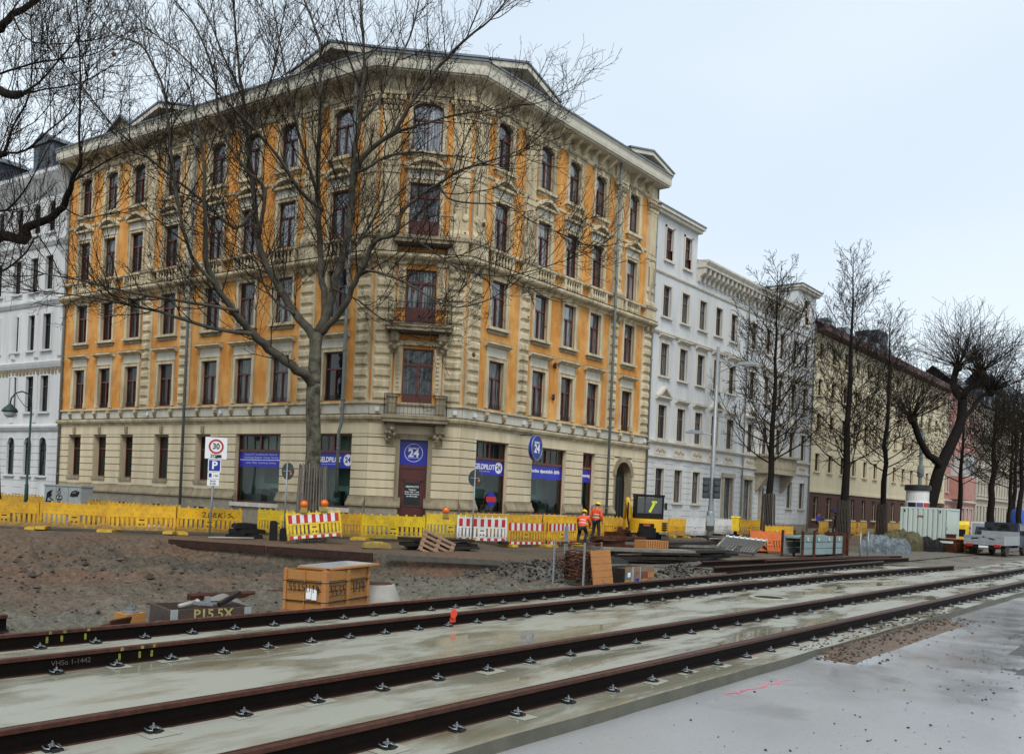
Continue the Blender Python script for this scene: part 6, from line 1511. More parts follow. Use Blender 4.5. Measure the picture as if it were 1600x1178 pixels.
# shallow steel-edged box with yellow number
t = thing('parts_box', 'low dark box with a painted yellow number beside the far rail', 'box', (7.48,12.36,-.24), atan2(12.17-12.45, 8.71-7.46))
b = MB(); L_, D_, H2 = 1.27, .92, .31
b.box((0,0,0),(L_,.04,H2)); b.box((0,D_-.04,0),(L_,D_,H2)); b.box((0,.04,0),(.04,D_-.04,H2)); b.box((L_-.04,.04,0),(L_,D_-.04,H2)); b.box((.04,.04,.02),(L_-.04,D_-.04,.05)); b.build('sides', mat('dark_brown_stained_boards', (.045,.027,.02), .6, (.075,.05,.04), 7, .5, .3, 25), t)
for u in (.01,L_-.12):
    b = MB(); b.box((u,-.012,.02),(u+.11,0,H2+.004)); b.box((u+.045,-.016,.02),(u+.06,-.012,H2)); b.build('corner_plate', M_cab, t)
text('P15.5X', .20, Matrix.Translation((.66,-.008,.225)) @ Matrix.Rotation(pi/2,4,'X'), mat('yellow_stencil_paint', (.42,.36,.14), .7, (.2,.15,.06), 12, .5), 'stencilled_number', t, sx=1.05, bold=.004)
t = thing('pipe_piece', 'short white pipe piece lying in the low dark box', 'pipe', (7.72,12.50,.10), .25); b = MB(); b.cyl((0,0,0),(.34,.02,.03),.035,10); b.lathe((.36,.02,.03), [(.04,0),(.045,.05),(.03,.06)], 10, 0, 'X'); b.build('tube', M_whp, t, smooth=True)
t = thing('steel_bracket', 'flat grey steel parts lying across the low dark box', 'bracket', (8.02,12.55,.09), -.2); b = MB(); b.cbox((.1,.05,.02),(.36,.10,.05), ry=.12); b.cbox((.35,.1,-.0),(.5,.07,.03), ry=-.03); b.cbox((.25,.15,.04),(.08,.06,.14)); b.build('plates', M_steel, t)
t = thing('timber_offcut', 'dark timber sticking out of the low box on its right', 'timber', (8.45,12.45,.12), .1); b = MB(); b.cbox((.12,.0,.05),(.44,.07,.07), ry=-.38); b.build('beam', M_plank, t)
def heap(x, y, r, h, m, lab, seed, z0=-.12, cat='heap'):
    rr = random.Random(seed); b = MB(); n = 22
    for i in range(9):
        q = i/8
        for k in range(n): 
            a = 2*pi*k/n; R_ = r*q*(1+.12*noise.noise(V((cos(a)*2,sin(a)*2,seed)))); b.v.append((R_*cos(a), R_*sin(a)*.8, h*(1-q**1.5)+.05*h*noise.noise(V((R_*cos(a)*6,R_*sin(a)*6,seed)))-.06*q))
    for i in range(8):
        for k in range(n): b.f.append((i*n+k, (i+1)*n+k, (i+1)*n+(k+1) % n, i*n+(k+1) % n)); b.m.append(0)
    o = b.build('gravel_heap', m, None, smooth=True, loc=(x,y,z0)); tag(o, lab, cat)
    return o
M_ggr = wetstone('pale_gravel', (.24,.245,.225), (.11,.11,.10), (.15,.15,.13), 3, .8, .5, .45, .6, speck=(55,.16,(.30,.31,.29)), bump=1.0)
heap(9.15,13.5,.72,.34,M_ggr,'small heap of pale gravel behind the low dark box',2,-.22)
M_dgr = wetstone('dark_ballast', (.13,.115,.095), (.06,.053,.045), (.09,.08,.065), 2, .8, .5, .45, .6, speck=(22,.2,(.19,.175,.15)), bump=1.0)
heap(20.9,15.6,2.1,.5,M_dgr,'low heap of dark ballast left of the wire cage',5,-.30)
heap(25.2,13.3,1.3,.42,M_dgr,'heap of ballast right of the painted wooden box',6,-.25)
def fh(rr):
    cx, cy, r, h, z0 = rr.choice(((20.9,15.6,2.1,.5,-.30),(25.2,13.3,1.3,.42,-.25),(20.9,15.6,2.1,.5,-.30)))
    a = rr.random()*6.3; q = rr.random()**.6*1.15; return cx+r*q*cos(a), cy+.8*r*q*sin(a), max(z0+h*(1-min(1,q)**1.5), -.2)
o = stones('ballast_stones', fh, 2600, [M_stone, M_dark], .025, .09, 25); tag(o, 'broken ballast stones over the two dark heaps', 'ballast')
# timber block with a bolt, and boards
t = thing('timber_block', 'yellowish timber block with a steel bolt on top, beside the far rail', 'timber block', (7.02,12.72,-.2), .2)
b = MB(); b.box((0,0,0),(.34,.28,.2)); b.build('block', M_pine, t); b = MB(); b.lathe((.17,.14,.2), [(.12,0),(.12,.02),(.07,.03),(.07,.07),(.03,.07),(.03,.12),(0,.12)], 10); b.build('bolt', M_clip, t)
t = thing('rusty_angle', 'rusty steel angle lying by the timber block', 'steel offcut', (6.75,12.45,-.18), .5); b = MB(); b.cbox((.1,.15,.06),(.5,.08,.03), rx=.5); b.cbox((.1,.05,.1),(.5,.03,.12), rx=.3); b.build('angle', M_rust, t)
t = thing('rail_offcut', 'rail offcut with yellow green paint at the left edge of the photo', 'rail', (0,0,0))
railmesh([(2.2,12.75),(5.33,12.72)], -.10, parent=t, sc=1.25); b = MB(); 
for x_ in (5.05,5.18): b.box((x_,12.695,-.02),(x_+.05,12.70,.10)); b.box((x_,12.66,.085),(x_+.05,12.668,.125))
b.build('yellow_paint_mark', M_mark_y, t)
# concrete ring
t = thing('concrete_cone', 'grey concrete manhole cone with rusty top right of the crate', 'manhole cone', (12.0,12.85,-.16)); b = MB(); b.lathe((0,0,0), [(.56,-.05),(.52,.05),(.40,.36),(.38,.38)], 26); b.build('cone', M_conc, t, smooth=True); b = MB(); b.lathe((0,0,.372), [(.385,0),(.36,.012),(0,.016)], 22); b.build('rusty_lid', M_rust, t)
t = thing('rusty_plank', 'long rusty brown board lying left of the crate', 'plank', (9.9,15.2,-.26), -.12); b = MB(); b.cbox((.8,0,.1),(2.2,.16,.12), rx=.2); b.build('board', M_rust, t)
# yellow foot block, black blocks, pipe
t = thing('barrier_foot', 'loose bright yellow barrier foot lying on the soil below the corner door', 'barrier foot', (22.1,23.6,.02), -.5); b = MB(); b.prism([(-.48,0),(.48,0),(.44,.16),(.16,.20),(-.16,.20),(-.44,.16)], -.22, .22, 'Y'); b.box((-.2,-.12,.2),(.2,.12,.215)); b.build('block', M_yel2, t)
rr = random.Random(9); bases = []
for k, (dx, dz, a, lab) in enumerate(((-.28,0,.1,'lower left in the pile'),(.26,0,-.1,'lower right in the pile'),(-.2,.2,-.15,'upper left in the pile'),(.30,.2,.2,'upper right in the pile'),(-.05,.40,.3,'topmost in the pile'))):
    t = thing('rubber_foot', 'black rubber barrier foot by the 30 zone sign, '+lab, 'barrier foot', (20.7+dx*.85,29.3-dx*.5,.0+dz), a-.5, 'pile of black barrier feet')
    b = MB(); b.prism([(-.40,0),(.40,0),(.38,.15),(.12,.19),(-.12,.19),(-.38,.15)], -.26, .26, 'Y'); b.cbox((0,0,.195),(.2,.14,.012)); b.build('block', M_dark, t)
for u, h_, lab in ((0,.68,'tall black rubber foot standing on edge left of the plane tree'),(.32,.42,'lower black rubber foot standing on edge left of the plane tree')):
    t = thing('rubber_foot', lab, 'barrier foot', (21.1+u,28.1-u*.6,0), -.6); b = MB(); b.box((-.15,-.2,-.02),(.13,.12,h_)); b.prism([(-.15,h_),(.13,h_),(.06,h_+.06),(-.08,h_+.06)], -.2, .12, 'Y'); b.build('block', M_dark, t)
t = thing('white_pipe', 'thin white pipe lying on the soil at the foot of the 30 zone sign', 'pipe', (19.2,29.4,.05), -.6); b = MB(); b.cyl((0,0,0),(1.6,0,.02),.03,8); b.build('tube', M_whp, t, smooth=True)
# steel edge beam of the pit and kerb line
def beam(pts, h, w_, m, lab, name='edge_beam', z=0., cat='beam'):
    t = thing(name, lab, cat, (pts[0][0],pts[0][1],z)); b = MB(); P = [V((x-pts[0][0],y-pts[0][1],0)) for x, y in pts]
    for a_, c_ in zip(P, P[1:]):
        d = (c_-a_).normalized(); n = V((-d.y,d.x,0))*w_/2
        b.add([a_-n+V((0,0,-h)),c_-n+V((0,0,-h)),c_+n+V((0,0,-h)),a_+n+V((0,0,-h)),a_-n,c_-n,c_+n,a_+n], [(0,3,2,1),(4,5,6,7),(0,1,5,4),(1,2,6,5),(2,3,7,6),(3,0,4,7)])
    b.build('beam', m, t); return t
beam([(17.1,28.5),(18.38,24.9)], .24, .06, mat('dark_rusty_sheet', (.05,.022,.015), .7, (.022,.012,.009), 5, .6, .3, 30, spec=.2), 'rusty steel sheet edging the pit, left piece', z=.06, name='edge_plate')
beam([(18.40,24.85),(19.7,21.2)], .24, .06, MATS['dark_rusty_sheet'], 'rusty steel sheet edging the pit, right piece below the yellow foot', z=.05, name='edge_plate')
beam([(19.9,20.8),(21.6,18.3),(22.5,16.3)], .16, .12, mat('dark_wet_kerb', (.09,.08,.065), .6, (.05,.044,.036), 5, .5), 'old stone kerb edging the pit below the banded barriers', z=.03, name='kerb_stone', cat='kerb')
beam([(21.5,15.5),(25.5,14.2)], .16, .14, M_plank, 'dark kerb beam behind the wire cage', z=.0, name='kerb_beam')
# pallet leaning on dark boards
t = thing('euro_pallet', 'wooden pallet propped up at a slant in front of the yellow barriers', 'pallet', (23.3,21.9,.10)); t.rotation_euler = (radians(55), radians(24), radians(-38))
for z_ in (0,1):
    for k in range(5 if z_ else 3):
        b = MB(); yy = -.4+(.8/4*k if z_ else .4*k); b.box((-.6,yy-.05,.122 if z_ else 0),(.6,yy+.05,.144 if z_ else .022)); b.build('deck_board', M_palw, t)
for k in range(3):
    for j in range(3):
        b = MB(); b.box((-.6+.53*k,-.45+.4*j,.022),(-.46+.53*k,-.35+.4*j,.10)); b.build('block', M_palw, t)
for k in range(3):
    b = MB(); b.box((-.6+.53*k,-.45,.10),(-.46+.53*k,.45,.122)); b.build('stringer', M_palw, t)
def stack(x, y, rz, L_, W_, n, m, lab, seed, z=.0, th=.06, spread=.12, cat='planks', name='plank_stack'):
    rr = random.Random(seed); t = thing(name, lab, cat, (x,y,z), rz); zz = 0
    for k in range(n):
        b = MB(); h_ = th*rr.uniform(.8,1.3)
        if k % 2 == 0 and n > 2:
            for u in (-.35,.35): 
                c = MB(); c.box((u*L_-.05,-W_*.5,zz),(u*L_+.05,W_*.5,zz+.06)); c.build('bearer', M_plank, t)
            zz += .06
        b.cbox((rr.uniform(-spread,spread)*2, rr.uniform(-spread,spread), zz+h_/2), (L_*rr.uniform(.9,1.05), W_*rr.uniform(.85,1.05), h_), rz=rr.uniform(-.16,.16), ry=rr.uniform(-.02,.02)); b.build('plank', m[k % len(m)], t); zz += h_+.004
    return t
M_wetb = mat('wet_grey_boards', (.22,.21,.185), .22, (.10,.095,.08), 3, .5, .2, 20)
stack(24.0,22.3,-.5,2.6,.8,3,[M_plank,M_dark],'dark boards under the propped pallet',3, th=.09)
stack(26.6,15.6,-.55,3.4,1.0,4,[M_plank,M_plank,M_plank,M_wetb],'stack of dark planks with a wet pale top, behind the wire cage',4, th=.08)
stack(29.6,15.4,-.15,4.2,1.1,3,[M_plank,M_dark],'long stack of dark planks between the wire cage and the street lamp',5, th=.09)
stack(32.4,17.6,-.2,4.4,1.2,4,[M_plank,M_plank,M_wetb],'high stack of wet planks in front of the excavator',6, th=.09)
stack(35.2,18.2,-.25,3.6,1.1,4,[M_wetb,M_plank],'stack of wet grey boards beside the street lamp',7, th=.10)
stack(33.0,20.4,-.62,2.6,.4,3,[M_rust],'rusty girders lying in front of the excavator blade',8, th=.16, cat='girders', name='girder_stack')
stack(28.4,17.4,.15,3.2,.5,2,[M_wetb,M_palw],'pale loose boards lying behind the wire cage',9, th=.05)
stack(27.2,14.0,-.1,2.2,.5,2,[M_palw,M_wetb],'pale boards near the painted wooden box',10, th=.05)
t = thing('brick_bundle', 'bundle of brown corrugated boards among the dark planks', 'board bundle', (28.6,16.4,.32), -.4)
for k in range(10):
    b = MB(); b.cbox((-.45+.1*k,0,.18),(.07,.7,.36)); b.build('board', M_ply, t)
# wire coil in a cage, panel and painted box
t = thing('wire_cage', 'wire mesh cage holding a dark coil of wire, beside the plywood panel', 'cage', (19.40,13.25,-.2), .15)
for x_, y_ in ((-.5,-.42),(.5,-.42),(-.5,.42),(.5,.42)):
    b = MB(); b.box((x_-.02,y_-.02,0),(x_+.02,y_+.02,1.12)); b.build('post', M_palw if x_ > 0 else M_steel, t)
b = MB()
for z_ in (.06,1.08):
    for (x0,y0),(x1,y1) in (((-.5,-.42),(.5,-.42)),((.5,-.42),(.5,.42)),((.5,.42),(-.5,.42)),((-.5,.42),(-.5,-.42))): b.tube([(x0,y0,z_),(x1,y1,z_)], .014, 5)
for k in range(9):
    u = -.5+k/8
    for y_ in (-.42,.42): b.tube([(u,y_,.06),(u,y_,1.08)], .005, 4)
for k in range(7):
    for y_ in (-.42,.42): b.tube([(-.5,y_,.15+k*.14),(.5,y_,.15+k*.14)], .005, 4)
b.build('mesh', M_rust, t)
rr = random.Random(12)
for k in range(34):
    a0 = rr.random()*6; zc = .16+.7*k/34; r0 = .30+.10*rr.random(); b = MB() if k == 0 else b
    b.tube([(.02+r0*cos(a0+2*pi*i/16)*1.1, r0*.85*sin(a0+2*pi*i/16), zc+.05*sin(i+k)) for i in range(17)], .012, 4, cap=False)
b.build('wire_coil', M_rust, t)
t = thing('timber_bearer', 'short timber bearers under the wire cage', 'timber', (19.40,12.8,-.27), .15)
for u in (-.4,.42):
    b = MB(); b.box((u-.07,-.1,0),(u+.07,.9,.09)); b.build('bearer', M_palw, t)
t = thing('plywood_panel', 'orange brown boarded panel leaning upright beside the wire cage', 'panel', (19.25,12.62,-.13), .02); t.rotation_euler = (radians(-9),0,radians(2))
for k in range(5):
    b = MB(); b.box((0,0,.175*k+.002),(.95,.03,.175*k+.171)); b.build('board', M_ply, t)
t = thing('painted_box', 'wooden box patched with red, blue and white scraps beside the far rail', 'box', (20.55,12.5,-.2), .03)
cols = [M_ply, mat('faded_red_board', (.22,.05,.035), .7, (.12,.04,.03), 5, .5), M_palw, mat('blue_grey_board', (.12,.15,.19), .6, (.2,.2,.2), 5, .5)]
for k in range(3):
    for j, u in enumerate((0,.42,.84,1.2)):
        b = MB(); b.box((u+.004,0,.16*k+.004),(u+(.41 if j < 2 else .355),.03,.16*k+.156)); b.build('board', cols[(k*3+j*2+k*j) % 4], t)
b = MB(); b.box((0,.03,0),(1.56,.75,.44)); b.build('inner_box', M_plank, t)
for u, w_ in ((.30,.10),(.74,.04)): b = MB(); b.box((u,-.012,.0),(u+w_,0,.48)); b.build('steel_strap', M_cab, t)
b = MB(); b.box((.52,-.004,.05),(.72,.0,.16),0); b.box((.1,-.004,.22),(.24,0,.34),1); b.build('sticker', [M_blue, M_signw], t)
t = thing('tarpaulin', 'black tarpaulin draped between the panel and the painted box', 'tarpaulin', (20.3,13.2,-.1)); b = MB(); n = 10
for i in range(n+1):
    for j in range(n+1): b.v.append((1.5*i/n-.2, .8*j/n-.2, .62-.5*abs(j/n-.5)**1.5-.12*abs(i/n-.5)+.04*noise.noise(V((i*.7,j*.7,3)))))
b.f = [(i*(n+1)+j,(i+1)*(n+1)+j,(i+1)*(n+1)+j+1,i*(n+1)+j+1) for i in range(n) for j in range(n)]; b.m = [0]*len(b.f); b.build('sheet', M_dark, t, smooth=True)
# rubble of broken bricks, too many to count
def fr(rr): x = rr.gauss(23.0,.9); y = rr.gauss(16.2,.35); return x, y, max(G(x,y,False),-.1)+.12*rr.random()
o = stones('brick_rubble', fr, 260, [M_rust, M_clodl], .04, .11, 15); tag(o, 'reddish brick rubble behind the wire cage', 'rubble')
# short post by the banded barriers
t = thing('steel_post', 'short grey steel post in front of the yellow banded barriers', 'post', (27.6,19.4,0)); b = MB(); b.box((-.06,-.05,-.1),(.06,.05,1.0)); b.lathe((0,0,1.0), [(.05,0),(.05,.03),(0,.03)], 8); b.build('post', M_steel, t)
# bundle of black pipes
t = thing('pipe_bundle', 'bundle of bent black pipes behind the slanting white barrier', 'pipes', (37.6,17.4,0), -.35)
for k in range(7):
    b = MB(); y_ = -.35+.12*k; b.tube([(-1.6,y_,.55+.02*k),(.6,y_,.58-.01*k),(1.3,y_,.45),(1.62,y_,.18),(1.66,y_,-.02)], .045, 6); b.build('pipe', M_dark if k != 2 else M_steel, t, smooth=True)
b = MB(); b.box((-1.4,-.5,0),(-1.25,.5,.48)); b.box((.1,-.5,0),(.25,.5,.48)); b.build('support', M_plank, t)
# formwork panels held by rusty posts
t = thing('formwork_crate', 'low steel crate of grey green formwork panels behind the tracks', 'formwork', (37.5,14.35,.0), atan2(-.35,4.6))
for k in range(3):
    b = MB(); b.box((0,0,.12+.27*k),(4.5,.06,.12+.27*k+.25)); b.build('panel', M_form, t); b = MB(); b.box((0,.75,.12+.27*k),(4.5,.81,.12+.27*k+.25)); b.build('panel', M_form, t)
for u in (-.05,1.05,3.1,4.5):
    b = MB(); b.box((u,-.09,-.1),(u+.09,-.005,1.12)); b.box((u,.82,-.1),(u+.09,.9,1.12)); b.build('post', M_rust, t)
b = MB(); b.box((.0,.1,.80),(4.5,.72,.88)); b.build('top_sheet', M_form, t); b = MB(); b.box((4.1,-.02,.05),(4.55,.86,1.05)); b.build('end_box', M_rust, t)
for k in range(4):
    b = MB(); b.cbox((.5+1.05*k,-.035,.78),(.12,.02,.14)); b.build('label', M_mint, t)
for k, (x_, y_) in enumerate(((41.9,13.35),(42.5,13.2))):
    t = thing('steel_post', ('left' if k == 0 else 'right')+' of two thin galvanised posts beside the formwork crate', 'post', (x_,y_,0)); b = MB(); b.cyl((0,0,-.1),(0,0,1.15),.035,8); b.lathe((0,0,0), [(.16,0),(.16,.03),(.04,.05)], 10); b.build('post', M_steel, t, smooth=True)
def lumpy(name, lab, cat, x, y, sx, sy, sz, m, seed, rz=0, n=26):
    b = MB(); rr = random.Random(seed); k = n+1
    for i in range(k):
        for j in range(k):
            u = 2*i/n-1; v = 2*j/n-1; e = max(abs(u),abs(v)); h_ = sz*(1-e**4)**.5 if e < 1 else 0
            nz_ = noise.noise(V((u*2.4+seed,v*2.4,seed)))*.28+noise.noise(V((u*6,v*6,seed)))*.16
            b.v.append((u*sx*(1+.08*nz_), v*sy*(1+.1*nz_), max(0, h_*(1+nz_*1.2))-.02))
    b.f = [(i*k+j,(i+1)*k+j,(i+1)*k+j+1,i*k+j+1) for i in range(n) for j in range(n)]; b.m = [0]*len(b.f)
    o = b.build(name, m, None, loc=(x,y,0), rz=rz); tag(o, lab, cat); return o
lumpy('wrapped_pallet', 'film wrapped grey load right of the formwork crate', 'wrapped load', 48.0,14.5,.55,.75,.85,M_tarp,3,.1); lumpy('wrapped_pallet', 'second film wrapped load, nearer the container', 'wrapped load', 49.6,14.0,.6,.75,.7,M_tarp,8,.2)
lumpy('tarpaulin_heap', 'olive and black tarpaulin heap in front of the mint container, left part', 'tarpaulin heap', 54.2,15.0,.9,1.1,1.0,M_olive,4); lumpy('tarpaulin_heap', 'black heap of sacks in front of the mint container, right part', 'tarpaulin heap', 55.4,13.9,.8,1.0,.7,M_dark,6)
stack(57.0,12.6,1.2,2.2,1.1,5,[M_planko,M_planko,M_pine],'stack of orange boards left of the pickup truck',14,th=.10)
t = thing('dark_box', 'dark brown box with a white label in front of the orange boards', 'box', (55.6,12.75,0), 1.25); b = MB(); b.box((-.55,-.4,0),(.55,.4,.72)); b.box((-.58,-.43,.68),(.58,.43,.76)); b.build('box', M_rust, t); b = MB(); b.box((-.4,.402,.52),(.4,.41,.64)); b.box((-.4,-.44,.5),(.4,-.404,.62)); b.build('label', M_signw, t)
t = thing('letter_box', 'yellow letter box on a stand in front of the white townhouse', 'letter box', (53.2,24.6,.2), .4); b = MB(); b.box((-.30,-.22,.35),(.30,.22,1.18)); b.prism([(-.33,1.18),(.33,1.18),(.28,1.25),(-.28,1.25)], -.29, .29, 'Y'); b.build('box', M_yel2, t); b = MB(); b.box((-.1,-.1,-.1),(.1,.1,.36)); b.build('stand', M_exg, t)
b = MB(); b.box((-.22,-.232,.98),(.22,-.22,1.03)); b.build('slot', M_black, t); scrawl(t, [[(0,.3),(.5,.6),(.9,.3),(.5,.0),(0,.3)],[(.2,0),(.7,.6)]], .4, Matrix.Translation((-.2,-.232,.62)) @ Matrix.Rotation(pi/2,4,'X'), M_greenp, .018)
# advertising column behind the container
t = thing('advertising_column', 'white advertising column with black cap and coloured posters above the container', 'advertising column', (71.9,18.9,0)); b = MB(); b.lathe((0,0,0), [(.85,0),(.85,3.0),(.80,3.05),(.80,3.85)], 28); b.build('drum', M_white, t, smooth=False); b = MB(); b.lathe((0,0,3.85), [(.90,0),(.92,.06),(.92,.36),(.86,.42),(0,.45)], 28); b.build('cap', M_black, t)
for a0, a1, m_ in ((2.6,3.3,M_cablue),(3.35,3.9,mat('violet_poster', (.12,.06,.2), .5)),(3.95,4.5,M_signred),(4.5,5.0,M_black)):
    b = MB(); k = 6
    for i in range(k): p, q = a0+(a1-a0)*i/k, a0+(a1-a0)*(i+1)/k; b.add([(.86*cos(p),.86*sin(p),1.9),(.86*cos(q),.86*sin(q),1.9),(.86*cos(q),.86*sin(q),2.95),(.86*cos(p),.86*sin(p),2.95)], [(0,1,2,3)])
    b.build('poster', m_, t)
t = thing('vent_pipe', 'slim grey metal vent stack with a collar behind the advertising column', 'vent stack', (80.5,21.0,0)); b = MB(); b.cyl((0,0,-.1),(0,0,9.0),.15,10); b.lathe((0,0,5.2), [(.17,0),(.26,.05),(.26,.9),(.17,1.0)], 10); b.build('stack', M_cab, t, smooth=True)
# ------------------------------------------------------------------ container, vehicles, excavator
x, y = 63.0, 14.85; t = thing('site_container', 'pale mint corrugated site container among the building material', 'container', (x,y,.0), radians(2))
b = MB(); W_, D_, H_ = 2.7, 4.6, 2.55        # W along y (end wall facing left), D along x
b.box((.04,.04,.12),(D_-.04,W_-.04,H_-.04),0); 
for (x0,y0) in ((0,0),(D_-.12,0),(0,W_-.12),(D_-.12,W_-.12)): b.box((x0,y0,0),(x0+.12,y0+.12,H_))
for z_ in (.0,H_-.12):
    b.box((.12,0,z_),(D_-.12,.06,z_+.12)); b.box((.12,W_-.06,z_),(D_-.12,W_,z_+.12)); b.box((0,.12,z_),(.06,W_-.12,z_+.12)); b.box((D_-.06,.12,z_),(D_,W_-.12,z_+.12))
n = 8
for k in range(n):
    u = .14+(W_-.28)*k/n; w_ = (W_-.28)/n; b.prism([(.04,u),(.04,u+w_),(.045,u+w_*.95),(-.0,u+w_*.75),(-.0,u+w_*.25),(.045,u+w_*.05)], .12, H_-.12, 'Z')
b.build('shell', M_mint, t)
b = MB(); b.box((.5,-.012,.14),(1.6,.0,H_-.16)); b.build('door', M_mint, t); b = MB(); b.box((.62,-.03,1.1),(.68,-.012,1.35)); b.build('handle', M_exg, t)
b = MB(); b.box((-.012,1.3,1.98),(-.002,1.62,2.02),0); b.box((-.012,1.3,1.92),(-.002,1.62,1.96),1); b.build('sticker', [M_signred, M_exg], t)
b = MB()
for yy in (.25,2.4): b.box((-.014,yy,H_-.34),(-.0,yy+.08,H_-.16))
b.build('vent', M_exg, t)
t = thing('wheelie_bin', 'small dark bin in front of the container corner', 'bin', (62.4,14.3,0), .2); b = MB(); b.prism([(-.25,0),(.25,0),(.3,.85),(-.3,.85)], -.28, .28, 'Y'); b.box((-.33,-.32,.85),(.33,.32,.92)); b.build('bin_body', M_rust, t)

def wheel(parent, c, r, w_):
    b = MB(); b.lathe(c, [(r*.62,-w_/2),(r*.92,-w_/2),(r,-w_*.36),(r,w_*.36),(r*.92,w_/2),(r*.62,w_/2)], 20, 0, 'Y'); o = b.build('wheel', M_track, parent, smooth=False)
    b = MB(); b.lathe(c, [(0,-w_*.40),(r*.3,-w_*.42),(r*.62,-w_*.46),(r*.62,w_*.46),(0,w_*.4)], 14, 0, 'Y'); b.build('rim', M_steel, o); return o
# pickup truck seen from behind: x forward, y left
t = thing('pickup_truck', 'dark blue flatbed pickup with aluminium dropsides seen from behind at the right', 'truck', (54.6,9.95,-.05), radians(-5))
b = MB(); b.box((.2,.35,.45),(5.0,1.55,.65)); b.box((.05,.2,.42),(.14,1.7,.62)); b.build('chassis', M_exg, t)
for nm, a_, c_ in (('tailgate',(0,-.06,.72),(.05,1.96,1.12)),('left_dropside',(.05,1.91,.72),(2.9,1.96,1.12)),('right_dropside',(.05,-.06,.72),(2.9,-.01,1.12))):
    b = MB(); b.box(a_, c_)
    if nm == 'tailgate':
        for zz in (.78,1.02): b.box((-.015,-.06,zz),(0,1.96,zz+.05))
    b.build(nm, M_silver, t)
b = MB(); b.box((0,-.06,.62),(2.95,1.96,.72)); b.build('bed_floor', M_silver, t)
b = MB(); b.box((2.9,-.02,.72),(2.97,1.92,1.36)); b.build('headboard', M_silver, t)
b = MB(); b.prism([(3.0,.5),(5.35,.5),(5.4,.95),(4.95,1.12),(4.35,1.80),(3.1,1.86),(3.0,1.2)], .06, 1.84, 'Y'); b.build('cab', M_cablue, t)
b = MB(); b.box((2.985,.25,1.30),(2.998,1.65,1.76)); b.prism([(3.2,1.22),(4.65,1.22),(4.3,1.7),(3.25,1.74)], .045, .058, 'Y'); b.prism([(3.2,1.22),(4.65,1.22),(4.3,1.7),(3.25,1.74)], 1.842, 1.855, 'Y'); b.build('cab_window', M_glassd, t)
for yy in (.14,1.76): wheel(t, (1.0,yy,.36), .36, .24); wheel(t, (4.4,yy,.36), .36, .22)
for yy in (.1,1.5):
    b = MB(); b.box((-.03,yy,.52),(.05,yy+.32,.66)); b.build('tail_lamp', M_tail, t)
b = MB(); b.box((.02,.72,.46),(.04,1.2,.58)); b.build('number_plate', M_signw, t)
b = MB(); b.box((4.2,-.2,1.15),(4.34,.05,1.42)); b.box((4.2,1.86,1.15),(4.34,2.1,1.42)); b.build('mirror', M_black, t)
b = MB(); b.cbox((-.008,.55,.95),(.012,.3,.06), rx=.2); b.cbox((-.008,1.4,.95),(.012,.36,.06), rx=-.1); b.cbox((-.01,.95,1.05),(.012,.08,.08)); b.build('tailgate_latch', M_exg, t)
# second car and a yellow machine behind
def car(lab, x, y, rz, m, L_=4.3):
    t = thing('parked_car', lab, 'car', (x,y,0), rz); b = MB()
    b.prism([(0,.3),(L_,.3),(L_+.02,.62),(L_*.97,.78),(L_*.76,.88),(L_*.60,1.40),(L_*.22,1.43),(L_*.04,.95),(-.02,.8)], 0, 1.72, 'Y'); b.build('body', m, t)
    b = MB(); b.prism([(L_*.10,.95),(L_*.72,.92),(L_*.59,1.33),(L_*.23,1.36)], -.012, -.002, 'Y'); b.add([(.12,.15,1.0),(.12,1.57,1.0),(L_*.2,1.5,1.39),(L_*.2,.22,1.39)], [(0,3,2,1)]); b.build('window', M_glassd, t)
    for xx in (L_*.18,L_*.8):
        for yy in (.1,1.62): wheel(t, (xx,yy,.32), .32, .2)
    for yy in (.06,1.36):
        b = MB(); b.box((-.03,yy,.72),(.02,yy+.3,.86)); b.build('tail_lamp', M_tail, t)
    return t
car('dark car parked beyond the pickup at the right edge', 62.5, 8.3, .06, M_black); car('blue car half hidden left of the pickup cab', 68.0, 12.4, .1, M_cablue)
t = thing('yellow_compressor', 'small yellow site machine between the container and the pickup', 'machine', (68.5,14.6,0), .2); b = MB(); b.box((0,0,.5),(1.6,1.1,1.5)); b.prism([(0,1.5),(1.6,1.5),(1.4,1.75),(.2,1.75)], 0, 1.1, 'Y'); b.build('hood', M_yel2, t); b = MB(); b.box((-.01,.2,.7),(0,.9,1.2)); b.build('grille', M_exg, t)
for yy in (.0,1.1): wheel(t, (.8,yy,.36), .36, .18)
b = MB(); b.tube([(1.6,.55,.5),(2.3,.55,.42)], .05, 6); b.build('tow_bar', M_exg, t)
t = thing('site_trailer', 'grey white box trailer behind the pickup cab', 'trailer', (72.5,13.6,0), .06); b = MB(); b.box((0,0,.6),(3.4,1.7,1.75)); b.build('box_body', M_whp, t); b = MB(); b.box((-.02,.1,.7),(0,1.6,1.65)); b.build('rear_door', M_cab, t)
for yy in (.1,1.6): wheel(t, (1.8,yy,.36), .36, .22)
t = thing('blue_tank', 'bright blue tank far behind the pickup at the right edge', 'tank', (92,15.6,0)); b = MB(); b.lathe((0,0,0), [(.55,0),(.6,.2),(.6,2.7),(.45,2.95),(0,3.0)], 18); b.build('tank_shell', mat('bright_blue_plastic', (.02,.09,.42), .4), t, smooth=True); b = MB(); b.lathe((0,0,2.98), [(.25,0),(.25,.15),(0,.15)], 10); b.build('lid', M_black, t)
